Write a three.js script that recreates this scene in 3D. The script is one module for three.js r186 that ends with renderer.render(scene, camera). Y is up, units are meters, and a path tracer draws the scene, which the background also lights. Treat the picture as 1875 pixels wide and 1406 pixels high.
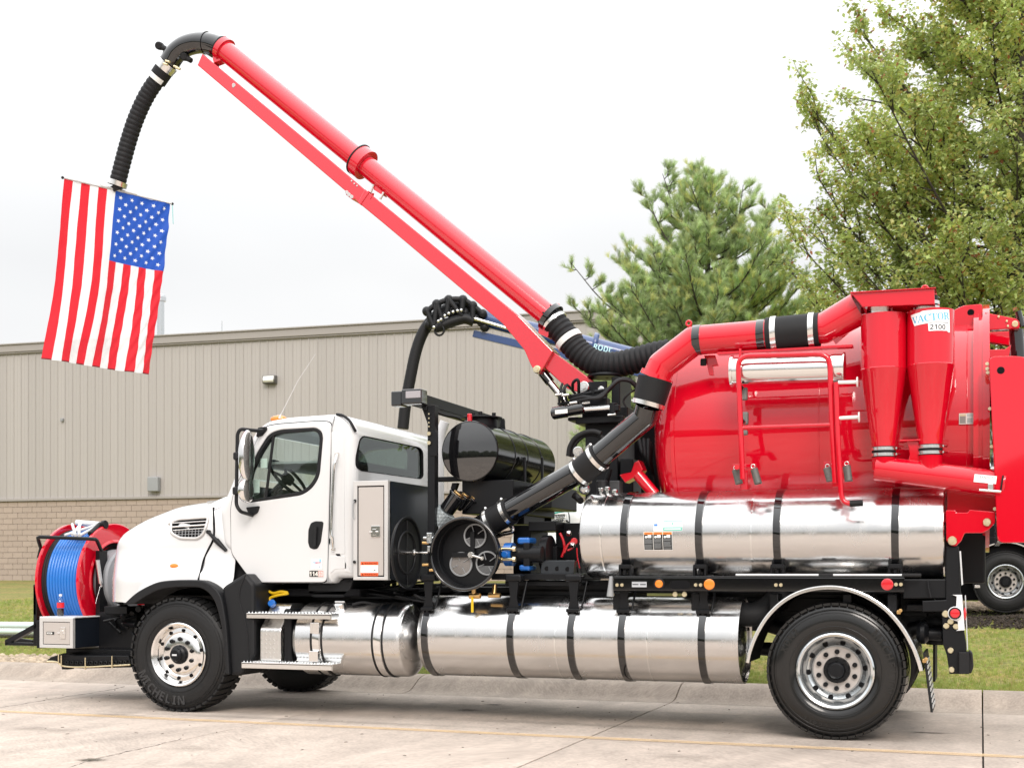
import * as THREE from 'three';
import { mergeGeometries, toCreasedNormals, mergeVertices } from 'three/addons/utils/BufferGeometryUtils.js';
import { RoundedBoxGeometry } from 'three/addons/geometries/RoundedBoxGeometry.js';
import { ImprovedNoise } from 'three/addons/math/ImprovedNoise.js';
import { TextGeometry } from 'three/addons/geometries/TextGeometry.js';
import { FontLoader } from 'three/addons/loaders/FontLoader.js';
import { Brush, Evaluator, SUBTRACTION } from 'three-bvh-csg';

// ---------------------------------------------------------------- camera, sky, sun, exposure
const scene = new THREE.Scene();
const FOC = 2400, PX = 938, PY = 1045, TH = 19.7 * Math.PI / 180;       // a level 46 mm shift-lens view; measures in photograph pixels
const CT = Math.cos(TH), ST = Math.sin(TH);
const CAM = new THREE.Vector3(1.045, 1.30, 10.3);
const camera = new THREE.PerspectiveCamera(2 * Math.atan(PY / FOC) * 180 / Math.PI, 1875 / (2 * PY), 0.1, 3000);
camera.position.copy(CAM);
camera.lookAt(CAM.x - ST, CAM.y, CAM.z - CT);
camera.setViewOffset(1875, 2 * PY, 0, 0, 1875, 1406);
camera.focus = 11.2; camera.userData.fStop = 4.0;
camera.updateProjectionMatrix();
const renderer = new THREE.WebGLRenderer({ antialias: true });
renderer.toneMapping = THREE.LinearToneMapping;
renderer.toneMappingExposure = 1.14;
renderer.shadowMap.enabled = true;

const N3 = new ImprovedNoise();
const fbm = (x, y, z, o = 4) => { let s = 0, a = 0.5, f = 1; for (let i = 0; i < o; i++) { s += a * N3.noise(x * f, y * f, z * f); a *= 0.5; f *= 2.03; } return s; };
{ // overcast sky: bright, brighter overhead, soft grey cloud
  const W = 1024, H = 512, d = new Float32Array(W * H * 4);
  for (let j = 0; j < H; j++) for (let i = 0; i < W; i++) {
    const el = ((j + 0.5) / H - 0.5) * Math.PI, az = (i / W) * Math.PI * 2, s = Math.max(0, Math.sin(el));
    let L = 0.825 + 0.06 * Math.min(1, s * 2.5) + 1.5 * Math.pow(Math.max(0, s - 0.22) / 0.78, 1.1);
    const cx = Math.cos(az) * Math.cos(el), cz = Math.sin(az) * Math.cos(el);
    const k = 1 / (0.35 + s);
    const n = fbm(cx * k * 1.1 + 4, s * 3, cz * k * 1.1 + 9, 5);
    L *= 1 + n * 0.17;
    const cool = 0.012 + 0.03 * Math.max(0, -n);
    const o = (j * W + i) * 4;
    d[o] = L * (1 - cool); d[o + 1] = L * (1 - cool * 0.4); d[o + 2] = L * (1 + cool * 0.3); d[o + 3] = 1;
  }
  const t = new THREE.DataTexture(d, W, H, THREE.RGBAFormat, THREE.FloatType);
  t.mapping = THREE.EquirectangularReflectionMapping; t.magFilter = THREE.LinearFilter; t.minFilter = THREE.LinearFilter; t.wrapS = THREE.RepeatWrapping; t.needsUpdate = true;
  scene.background = t; scene.environment = t;
}
const sun = new THREE.DirectionalLight(0xfff5ec, 1.7);
sun.position.set(5, 16, 18); sun.target.position.set(-2, 1, -2);
sun.castShadow = true; sun.shadow.radius = 40; sun.shadow.mapSize.set(2048, 2048);
Object.assign(sun.shadow.camera, { left: -25, right: 25, top: 25, bottom: -25, near: 1, far: 90 });
scene.add(sun, sun.target);

// ---------------------------------------------------------------- helpers
let seed = 7;
const rnd = () => { seed = (seed * 1664525 + 1013904223) >>> 0; return seed / 4294967296; };
const rr = (a, b) => a + (b - a) * rnd();
const V = (x, y, z) => new THREE.Vector3(x, y, z);
const ray = (u, v) => { const a = (u - PX) / FOC, b = (PY - v) / FOC; return V(a * CT - ST, b, -a * ST - CT); };
const at = (u, v, d) => ray(u, v).multiplyScalar(d).add(CAM);
const onZ = (u, v, z) => { const r = ray(u, v); return r.multiplyScalar((z - CAM.z) / r.z).add(CAM); };
const onX = (u, v, x) => { const r = ray(u, v); return r.multiplyScalar((x - CAM.x) / r.x).add(CAM); };
const onY = (u, v, y) => { const r = ray(u, v); return r.multiplyScalar((y - CAM.y) / r.y).add(CAM); };
const dZ = (u, z) => { const r = ray(u, PY); return (z - CAM.z) / r.z; };
const pxm = (u, z) => dZ(u, z) / FOC;                                // metres per photograph pixel at that place
const c1 = (x, y) => [x / 3.056, 880 + y / 3.056], c2 = (x, y) => [400 + x / 3.515, 720 + y / 3.515], c3 = (x, y) => [700 + x / 3.195, 680 + y / 3.195];
const c4 = (x, y) => [950 + x / 3.515, 520 + y / 3.515], c5 = (x, y) => [1200 + x / 3.125, 500 + y / 3.125], c6 = (x, y) => [1500 + x / 3.124, 500 + y / 3.124];
const c7 = (x, y) => [1380 + x / 3.3, 980 + y / 3.3], b2 = (x, y) => [180 + x / 4.394, 40 + y / 4.394], d3 = (x, y) => [780 + x / 6.25, 920 + y / 6.25];
const e5 = (x, y) => [1000 + x / 6.114, 680 + y / 6.114], e4 = (x, y) => [1680 + x / 5.408, 1000 + y / 5.408], e6 = (x, y) => [440 + x / 7.21, 1060 + y / 7.21], d1 = (x, y) => [x / 7.81, 1100 + y / 7.81], d2 = (x, y) => [60 + x / 7.4, 940 + y / 7.4];
const b4 = (x, y) => [700 + x / 5.02, 520 + y / 5.02];
const ZP = (l, z) => l.map(p => { const q = onZ(p[0], p[1], z); return [q.x, q.y]; });
const Z3 = (l, z) => l.map(p => onZ(p[0], p[1], p[2] ?? z));

function norm(g) {
  g = g.index ? g.toNonIndexed() : g.clone();
  if (!g.attributes.normal) g.computeVertexNormals();
  const n = g.attributes.position.count;
  if (!g.attributes.uv) g.setAttribute('uv', new THREE.BufferAttribute(new Float32Array(n * 2), 2));
  for (const k of Object.keys(g.attributes)) if (!['position', 'normal', 'uv'].includes(k)) g.deleteAttribute(k);
  g.clearGroups(); g.morphAttributes = {};
  return g;
}
const merge = l => { l = [l].flat(9); return l.length === 1 ? norm(l[0]) : mergeGeometries(l.map(norm)); };
const box = (x, y, z, w, h, d, r = 0.006) => { const g = r > 0 ? new RoundedBoxGeometry(w, h, d, 2, Math.min(r, w / 2.01, h / 2.01, d / 2.01)) : new THREE.BoxGeometry(w, h, d); return g.translate(x, y, z); };
const YUP = V(0, 1, 0);
const orient = (g, a, b) => { const d = b.clone().sub(a); return g.applyMatrix4(new THREE.Matrix4().compose(a, new THREE.Quaternion().setFromUnitVectors(YUP, d.normalize()), V(1, 1, 1))); };
const lathe = (a, b, prof, seg = 40) => orient(new THREE.LatheGeometry(prof.map(p => new THREE.Vector2(Math.max(p[1], 1e-4), p[0])), seg), a, b);   // [distance from a, radius]
const rod = (a, b, r, r2 = r, seg = 16) => { const L = a.distanceTo(b); return lathe(a, b, [[0, 0], [0, r], [0, r], [L, r2], [L, r2], [L, 0]].map((p, i) => p), seg); };
const cyl = (a, b, r, seg = 40, bev = 0.004) => { const L = a.distanceTo(b); return toCreasedNormals(norm(lathe(a, b, [[0, 0], [0, r - bev], [bev, r], [L - bev, r], [L, r - bev], [L, 0]], seg)), 0.5); };
const bolt = (p, n, r, h = 0.012) => orient(toCreasedNormals(norm(new THREE.CylinderGeometry(r * 0.9, r, h, 6).translate(0, h / 2, 0)), 0.4), p, p.clone().add(n));
const NZ = V(0, 0, 1), NX = V(1, 0, 0);
const crease = (g, a = 0.6) => toCreasedNormals(norm(g), a);
function shapeOf(pts, holes = []) { const s = new THREE.Shape(pts.map(p => new THREE.Vector2(p[0], p[1]))); for (const h of holes) s.holes.push(new THREE.Path(h.map(p => new THREE.Vector2(p[0], p[1])))); return s; }
function extr(pts, z0, z1, bev = 0.004, holes = [], seg = 2) {
  const s = shapeOf(pts, holes);
  return new THREE.ExtrudeGeometry(s, { depth: Math.max(1e-4, z1 - z0 - 2 * bev), bevelEnabled: bev > 0, bevelThickness: bev, bevelSize: bev, bevelOffset: -bev, bevelSegments: seg, curveSegments: 8 }).translate(0, 0, z0 + bev);
}
const extrX = (zy, x0, x1, bev = 0.004, holes = []) => extr(zy, -x1, -x0, bev, holes).applyMatrix4(new THREE.Matrix4().makeRotationY(-Math.PI / 2));   // outline in (z, y), swept along x
function rounded(pts, r, n = 5, closed = true) {                     // round the corners of an outline
  const o = [], L = pts.length;
  for (let i = 0; i < L; i++) {
    const p = pts[i];
    if (!closed && (i === 0 || i === L - 1)) { o.push(p); continue; }
    const a = pts[(i + L - 1) % L], b = pts[(i + 1) % L];
    const va = a.map((q, k) => q - p[k]), vb = b.map((q, k) => q - p[k]), la = Math.hypot(...va), lb = Math.hypot(...vb), q = Math.min(r, la * 0.48, lb * 0.48);
    for (let k = 0; k <= n; k++) { const t = k / n; o.push(p.map((c, m) => (1 - t) * (1 - t) * (c + va[m] / la * q) + 2 * t * (1 - t) * c + t * t * (c + vb[m] / lb * q))); }
  }
  return o;
}
class Poly extends THREE.Curve {                                     // polyline with rounded corners
  constructor(pts, r = 0.05) {
    super(); this.p = rounded(pts.map(p => p.toArray()), r, 6, false).map(a => V(...a));
    this.l = [0]; for (let i = 1; i < this.p.length; i++) this.l.push(this.l[i - 1] + this.p[i].distanceTo(this.p[i - 1]));
  }
  getPoint(t, o = new THREE.Vector3()) { const L = this.l[this.l.length - 1] * t; let i = 1; while (i < this.l.length - 1 && this.l[i] < L) i++; const d = this.l[i] - this.l[i - 1] || 1; return o.lerpVectors(this.p[i - 1], this.p[i], Math.min(1, Math.max(0, (L - this.l[i - 1]) / d))); }
  getPointAt(t, o) { return this.getPoint(t, o); }
  len() { return this.l[this.l.length - 1]; }
}
function sweep(curve, n, rad, seg = 16, caps = true) {               // rad(t) gives the radius
  const fr = curve.computeFrenetFrames(n, false), pos = [], nor = [], uv = [], idx = [];
  const L = curve.getLength ? curve.getLength() : 1;
  for (let i = 0; i <= n; i++) {
    const t = i / n, p = curve.getPointAt(t), r = typeof rad === 'function' ? rad(t) : rad;
    for (let j = 0; j <= seg; j++) {
      const a = j / seg * Math.PI * 2, d = fr.normals[i].clone().multiplyScalar(Math.cos(a)).addScaledVector(fr.binormals[i], Math.sin(a));
      pos.push(p.x + d.x * r, p.y + d.y * r, p.z + d.z * r); nor.push(d.x, d.y, d.z); uv.push(j / seg, t * L);
    }
  }
  for (let i = 0; i < n; i++) for (let j = 0; j < seg; j++) { const a = i * (seg + 1) + j, b = a + seg + 1; idx.push(a, a + 1, b, b, a + 1, b + 1); }
  const g = new THREE.BufferGeometry();
  g.setAttribute('position', new THREE.Float32BufferAttribute(pos, 3)); g.setAttribute('uv', new THREE.Float32BufferAttribute(uv, 2)); g.setIndex(idx);
  if (typeof rad === 'function') g.computeVertexNormals(); else g.setAttribute('normal', new THREE.Float32BufferAttribute(nor, 3));
  const out = [norm(g)];
  if (caps) for (const e of [0, 1]) { const p = curve.getPointAt(e), tg = fr.tangents[e ? n : 0], r = typeof rad === 'function' ? rad(e) : rad; out.push(norm(orient(new THREE.CircleGeometry(r, seg).rotateX(-Math.PI / 2), p, p.clone().addScaledVector(tg, e ? 1 : -1)))); }
  return mergeGeometries(out);
}
const tube = (pts, r, bend = 0.04, seg = 10) => { const c = new Poly(pts, bend); return sweep(c, Math.max(2, c.p.length * 2), r, seg); };
const spline = (pts, r, n = 40, seg = 10) => sweep(new THREE.CatmullRomCurve3(pts), n, r, seg);
function corrugated(pts, r, pitch, amp, seg = 22) {
  const c = new THREE.CatmullRomCurve3(pts), L = c.getLength(), k = Math.round(L / pitch);
  return sweep(c, k * 6, t => { const q = (t * k) % 1; return r + amp * (0.5 - Math.pow(Math.abs(q - 0.5) * 2, 2.2)); }, seg);
}
function ribbon(path, z0, z1) {                                      // a sheet following a path of [x, y], from z0 to z1
  const pos = [], idx = [], uv = []; let l = 0;
  path.forEach((p, i) => { if (i) l += Math.hypot(p[0] - path[i - 1][0], p[1] - path[i - 1][1]); pos.push(p[0], p[1], z0, p[0], p[1], z1); uv.push(l, 0, l, z1 - z0); if (i) { const a = i * 2; idx.push(a - 2, a, a - 1, a, a + 1, a - 1); } });
  const g = new THREE.BufferGeometry(); g.setAttribute('position', new THREE.Float32BufferAttribute(pos, 3)); g.setAttribute('uv', new THREE.Float32BufferAttribute(uv, 2)); g.setIndex(idx); g.computeVertexNormals(); return g;
}
function strip(inner, outer, z0, z1, bev = 0.004) { return extr([...outer, ...inner.slice().reverse()], z0, z1, bev); }
function offsetPath(p, d) { return p.map((q, i) => { const a = p[Math.max(0, i - 1)], b = p[Math.min(p.length - 1, i + 1)], l = Math.hypot(b[0] - a[0], b[1] - a[1]) || 1; return [q[0] - (b[1] - a[1]) / l * d, q[1] + (b[0] - a[0]) / l * d]; }); }
const smooth2 = (p, n = 40) => new THREE.SplineCurve(p.map(q => new THREE.Vector2(q[0], q[1]))).getSpacedPoints(n).map(q => [q.x, q.y]);
const circle2 = (x, y, r, n = 24) => Array.from({ length: n }, (_, i) => [x + r * Math.cos(i / n * 6.28318), y + r * Math.sin(i / n * 6.28318)]);
const band = (x, yc, zc, r, w, t = 0.008, a0 = 0, a1 = Math.PI * 2, n = 48) => {   // flat strap round a cylinder whose axis is x
  const pos = [], idx = [];
  for (let i = 0; i <= n; i++) { const a = a0 + (a1 - a0) * i / n, c = Math.cos(a), s = Math.sin(a); for (const [dx, rr2] of [[-w / 2, r], [-w / 2, r + t], [w / 2, r + t], [w / 2, r]]) pos.push(x + dx, yc + rr2 * s, zc + rr2 * c); }
  for (let i = 0; i < n; i++) for (let k = 0; k < 4; k++) { const a = i * 4 + k, b = i * 4 + (k + 1) % 4; idx.push(a, b, a + 4, b, b + 4, a + 4); }
  const g = new THREE.BufferGeometry(); g.setAttribute('position', new THREE.Float32BufferAttribute(pos, 3)); g.setIndex(idx); return crease(g, 0.5);
};
const ringAlong = (a, b, r, t = 0.006) => { const L = a.distanceTo(b); return crease(lathe(a, b, [[0, r], [0, r + t], [L, r + t], [L, r]], 40), 0.5); };

// ---------------------------------------------------------------- textures and materials
function dataTex(n, f, srgb, m = n) {
  const d = new Uint8Array(n * m * 4);
  for (let j = 0; j < m; j++) for (let i = 0; i < n; i++) { const c = f(i / n, j / m, i, j), o = (j * n + i) * 4; d[o] = c[0] * 255; d[o + 1] = c[1] * 255; d[o + 2] = c[2] * 255; d[o + 3] = 255; }
  const t = new THREE.DataTexture(d, n, m); t.wrapS = t.wrapT = THREE.RepeatWrapping; t.magFilter = THREE.LinearFilter; t.minFilter = THREE.LinearMipmapLinearFilter; t.generateMipmaps = true;
  if (srgb) t.colorSpace = THREE.SRGBColorSpace; t.needsUpdate = true; return t;
}
const tf = (u, v, f, o = 4, s = 0) => {                              // tileable noise on a torus
  const a = u * 6.28318, b = v * 6.28318, r = f / 6.28318;
  return fbm(Math.cos(a) * r + 3 + s, Math.sin(a) * r + Math.cos(b) * r + 5, Math.sin(b) * r + s * 1.7, o);
};
const clamp = (x, a = 0, b = 1) => Math.min(b, Math.max(a, x));
const lin = (r, g, b) => new THREE.Color().setRGB(r, g, b);
const phys = o => new THREE.MeshPhysicalMaterial(o);
const scaled = (t, x, y) => { const c = t.clone(); c.repeat.set(x, y); c.needsUpdate = true; return c; };
const T = {};
T.brush = dataTex(512, (u, v) => { const n = 0.5 + 0.5 * tf(u, v * 0.02, 180, 2) + 0.25 * tf(u, v, 14, 3); return [n, n, n].map(q => clamp(q)); });
T.smudge = dataTex(512, (u, v) => { const n = clamp(0.5 + 0.9 * tf(u, v, 6, 5)); return [n, n, n]; });
T.steelRough = dataTex(512, (u, v) => { const n = clamp(0.42 + 0.35 * tf(u, v, 9, 5) + 0.12 * tf(u, v * 0.03, 120, 2)); return [n, n, n]; });
T.fine = dataTex(512, (u, v) => { const n = clamp(0.5 + 0.6 * tf(u, v, 60, 4)); return [n, n, n]; });
const M = {};
M.white = phys({ color: lin(0.69, 0.695, 0.70), roughness: 0.2, clearcoat: 1, clearcoatRoughness: 0.06 });
M.red = phys({ ior: 1.5, specularIntensity: 0.6, color: lin(0.62, 0.003, 0.018), roughness: 0.05, clearcoat: 1, clearcoatRoughness: 0.035 });
M.boomRed = phys({ ior: 1.65, color: lin(0.64, 0.005, 0.022), roughness: 0.14, clearcoat: 1, clearcoatRoughness: 0.12 });
M.black = phys({ ior: 1.55, color: lin(0.005, 0.005, 0.006), roughness: 0.05, clearcoat: 1, clearcoatRoughness: 0.03 });
M.frame = phys({ color: lin(0.007, 0.0075, 0.009), roughness: 0.38, specularIntensity: 0.5 });
M.soft = phys({ color: lin(0.004, 0.004, 0.0045), roughness: 0.16, ior: 1.38, clearcoat: 0.3, clearcoatRoughness: 0.05 });
M.plastic = phys({ color: lin(0.010, 0.0105, 0.012), roughness: 0.5, specularIntensity: 0.6 });
M.dark = phys({ color: lin(0.006, 0.006, 0.007), roughness: 0.8, specularIntensity: 0.3 });
M.rubber = phys({ color: lin(0.011, 0.011, 0.012), roughness: 0.6, specularIntensity: 0.6, bumpMap: scaled(T.fine, 3, 3), bumpScale: 0.001 });
M.tyre = phys({ color: lin(0.014, 0.014, 0.0145), roughness: 0.5, specularIntensity: 0.6, bumpMap: scaled(T.smudge, 4, 4), bumpScale: 0.0015 });
M.hose = phys({ color: lin(0.010, 0.010, 0.0115), roughness: 0.6, specularIntensity: 0.6 });
M.letter = new THREE.MeshStandardMaterial({ color: lin(0.030, 0.030, 0.031), roughness: 0.65 });
M.steel = phys({ color: lin(0.86, 0.85, 0.83), metalness: 1, roughness: 0.34, roughnessMap: T.steelRough, bumpMap: T.brush, bumpScale: 0.00006 });
M.tank = phys({ color: lin(0.71, 0.705, 0.70), metalness: 1, roughness: 0.54, roughnessMap: T.steelRough, bumpMap: scaled(T.smudge, 1.3, 1.3), bumpScale: 0.0006 });
M.gloss = phys({ color: lin(0.006, 0.006, 0.007), roughness: 0.05, ior: 1.75, clearcoat: 1, clearcoatRoughness: 0.02 });
M.clamp = phys({ color: lin(0.85, 0.84, 0.82), metalness: 1, roughness: 0.22 });
M.alum = phys({ color: lin(0.80, 0.80, 0.79), metalness: 1, roughness: 0.38, roughnessMap: T.steelRough });
M.polish = phys({ color: lin(0.86, 0.85, 0.84), metalness: 1, roughness: 0.15 });
M.trim = phys({ color: lin(0.62, 0.61, 0.60), metalness: 0.35, roughness: 0.4 });
M.sheet = phys({ color: lin(0.56, 0.52, 0.49), metalness: 0.4, roughness: 0.42, bumpMap: T.brush, bumpScale: 0.00008 });
M.galv = phys({ color: lin(0.62, 0.64, 0.65), metalness: 0.9, roughness: 0.42, roughnessMap: T.smudge });
M.brass = phys({ color: lin(0.75, 0.48, 0.2), metalness: 1, roughness: 0.3 });
M.zinc = phys({ color: lin(0.85, 0.74, 0.5), metalness: 1, roughness: 0.3 });
M.grey = phys({ color: lin(0.30, 0.31, 0.32), roughness: 0.5, clearcoat: 0.4 });
M.blueHose = phys({ color: lin(0.008, 0.16, 0.55), roughness: 0.35, clearcoat: 0.5, clearcoatRoughness: 0.2 });
M.blue = phys({ color: lin(0.008, 0.12, 0.45), roughness: 0.35, clearcoat: 0.8 });
M.boomBlue = phys({ color: lin(0.02, 0.055, 0.18), roughness: 0.35, clearcoat: 0.8, clearcoatRoughness: 0.1 });
M.yellow = phys({ color: lin(0.75, 0.48, 0.01), roughness: 0.4 });
M.lime = new THREE.MeshStandardMaterial({ color: lin(0.48, 0.56, 0.06), roughness: 0.6 });
M.amber = phys({ color: lin(0.85, 0.24, 0.02), roughness: 0.2, clearcoat: 1 });
M.lensRed = phys({ color: lin(0.62, 0.01, 0.02), roughness: 0.2, clearcoat: 1 });
M.silver = phys({ color: lin(0.6, 0.61, 0.62), roughness: 0.4, clearcoat: 0.3 });
M.seat = new THREE.MeshStandardMaterial({ color: lin(0.025, 0.026, 0.028), roughness: 0.85 });
M.interior = new THREE.MeshStandardMaterial({ color: lin(0.25, 0.255, 0.26), roughness: 0.8 });
M.glass = phys({ color: lin(0.90, 0.96, 0.94), transmission: 1, thickness: 0, roughness: 0, ior: 1.5 });
M.tint = phys({ color: lin(0.36, 0.44, 0.42), transmission: 1, thickness: 0, roughness: 0, ior: 1.5 });
M.clear = phys({ color: lin(0.92, 0.95, 0.96), transmission: 1, thickness: 0, roughness: 0.05, ior: 1.5 });
M.cola = phys({ color: lin(0.012, 0.006, 0.004), roughness: 0.08, clearcoat: 1 });
M.spring = new THREE.MeshStandardMaterial({ color: lin(0.2, 0.2, 0.19), metalness: 0.6, roughness: 0.5 });
M.mint = phys({ color: lin(0.62, 0.74, 0.72), roughness: 0.4, clearcoat: 0.4 });
M.paper = new THREE.MeshStandardMaterial({ color: lin(0.78, 0.80, 0.78), roughness: 0.7 });

function canvasTex(w, h, draw) { const c = document.createElement('canvas'); c.width = w; c.height = h; const x = c.getContext('2d'); draw(x, w, h); const t = new THREE.CanvasTexture(c); t.colorSpace = THREE.SRGBColorSpace; t.anisotropy = 4; return t; }
const decalMat = (w, h, draw, o = {}) => phys({ map: canvasTex(w, h, draw), roughness: 0.45, clearcoat: 0.3, ...o });

// ---------------------------------------------------------------- naming
const used = {};
const numbered = n => { const k = used[n] = (used[n] ?? -1) + 1; return k ? `${n}_${String(k).padStart(3, '0')}` : n; };
function thing(name, label, category, base, group) {
  const o = new THREE.Group(); o.name = numbered(name); o.position.copy(base); o.userData = { label, category }; if (group) o.userData.group = group; scene.add(o); return o;
}
function structure(name, geo, mat) { const m = new THREE.Mesh(merge(geo), mat); m.name = name; m.userData = { kind: 'structure' }; m.castShadow = m.receiveShadow = true; scene.add(m); return m; }
const rootOf = o => { while (o.parent && o.parent !== scene) o = o.parent; return o; };
function part(name, geo, mat, parent, label) {                       // geometry is given in world coordinates
  const b = rootOf(parent).position, m = new THREE.Mesh(merge(geo).translate(-b.x, -b.y, -b.z), mat);
  m.name = name; if (label) m.userData.label = label; m.castShadow = m.receiveShadow = true; parent.add(m); return m;
}
const parts = (name, list, mat, parent, label) => list.map(g => part(name, g, mat, parent, label));   // one mesh per piece
function stuff(o, name, label) { o.name = name; o.userData = { kind: 'stuff' }; if (label) o.userData.label = label; o.castShadow = o.receiveShadow = true; return o; }
const inst = (geo, mat, mats, cols) => { const m = new THREE.InstancedMesh(geo, mat, mats.length), c = new THREE.Color(); mats.forEach((q, i) => { m.setMatrixAt(i, q); if (cols) m.setColorAt(i, cols[i]); }); m.instanceMatrix.needsUpdate = true; return m; };
const mat4 = (p, e, s) => new THREE.Matrix4().compose(p, new THREE.Quaternion().setFromEuler(e), s);
// ---------------------------------------------------------------- ground, road, kerb, lawn
const lawnY = (x, z) => z > -3.0 ? 0.12 : 0.12 + (-3.0 - z) * 0.0333 * clamp((-3 - z) / 3, 0.5, 1) + 0.05 * fbm(x * 0.12, 3, z * 0.12, 3);
T.concrete = dataTex(1024, (u, v) => {
  const a = tf(u, v, 5, 5), b = tf(u, v, 40, 3, 3), c = tf(u, v, 160, 2, 5), s = tf(u, v * 0.35, 16, 4, 8);
  let k = 0.75 + 0.075 * a + 0.06 * b + 0.14 * c + 0.11 * s; if (c > 0.36) k -= 0.2 * (c - 0.36) * 4;
  return [clamp(k * 1.03), clamp(k * 0.965), clamp(k * 0.9)];
}, true);
T.concreteBump = dataTex(512, (u, v) => { const n = clamp(0.5 + 0.4 * tf(u, v, 90, 3) + 0.2 * tf(u, v, 12, 3)); return [n, n, n]; });
const concretes = [1, 0.95, 1.04].map((k, i) => new THREE.MeshStandardMaterial({ color: lin(0.80 * k, 0.785 * k, 0.785 * k), map: T.concrete, roughness: 0.88, bumpMap: T.concreteBump, bumpScale: 0.003 }));
const kerbMat = new THREE.MeshStandardMaterial({ color: lin(0.64, 0.62, 0.60), map: T.concrete, roughness: 0.9, bumpMap: T.concreteBump, bumpScale: 0.006 });
const jointMat = new THREE.MeshStandardMaterial({ color: lin(0.05, 0.045, 0.04), roughness: 1 });
const uvXZ = (g, s, ox = 0, oz = 0) => { g = norm(g); const p = g.attributes.position, uv = g.attributes.uv; for (let i = 0; i < p.count; i++) uv.setXY(i, p.getX(i) / s + ox, (p.getZ(i) + p.getY(i) * 0.7) / s + oz); return g; };
{ // one ground sheet out to the horizon
  const grid = [], X = [], Zs = [];
  for (let x = -600; x <= 600; x += (Math.abs(x) < 60 ? 1.5 : 20)) X.push(x);
  for (let z = 900; z >= 20; z -= 40) Zs.push(z);
  Zs.push(8, -3.1, -3.11);
  for (let z = -4; z >= -900; z -= (z > -60 ? 1.0 : 20)) Zs.push(z);
  const pos = [], idx = [], uv = [];
  for (const z of Zs) for (const x of X) { const y = z > -3.105 ? -0.2 : z < -40 ? lawnY(x, -40) : lawnY(x, z); pos.push(x, y, z); uv.push(x / 3, z / 3); }
  const nx = X.length;
  for (let j = 0; j < Zs.length - 1; j++) for (let i = 0; i < nx - 1; i++) { const a = j * nx + i; idx.push(a, a + 1, a + nx, a + 1, a + nx + 1, a + nx); }
  const g = new THREE.BufferGeometry(); g.setAttribute('position', new THREE.Float32BufferAttribute(pos, 3)); g.setAttribute('uv', new THREE.Float32BufferAttribute(uv, 2)); g.setIndex(idx); g.computeVertexNormals();
  T.turf = dataTex(512, (u, v) => { const a = tf(u, v, 4, 5), b = tf(u, v, 60, 3, 2), k = 0.8 + 0.5 * b; const y = clamp(0.5 + a * 1.2); return [clamp((0.56 + 0.14 * y) * k), clamp((0.60 + 0.02 * y) * k), clamp((0.27 + 0.08 * y) * k)]; }, true);
  structure('ground', g, new THREE.MeshStandardMaterial({ color: lin(0.85, 0.85, 0.85), map: T.turf, roughness: 1 }));
}
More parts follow.
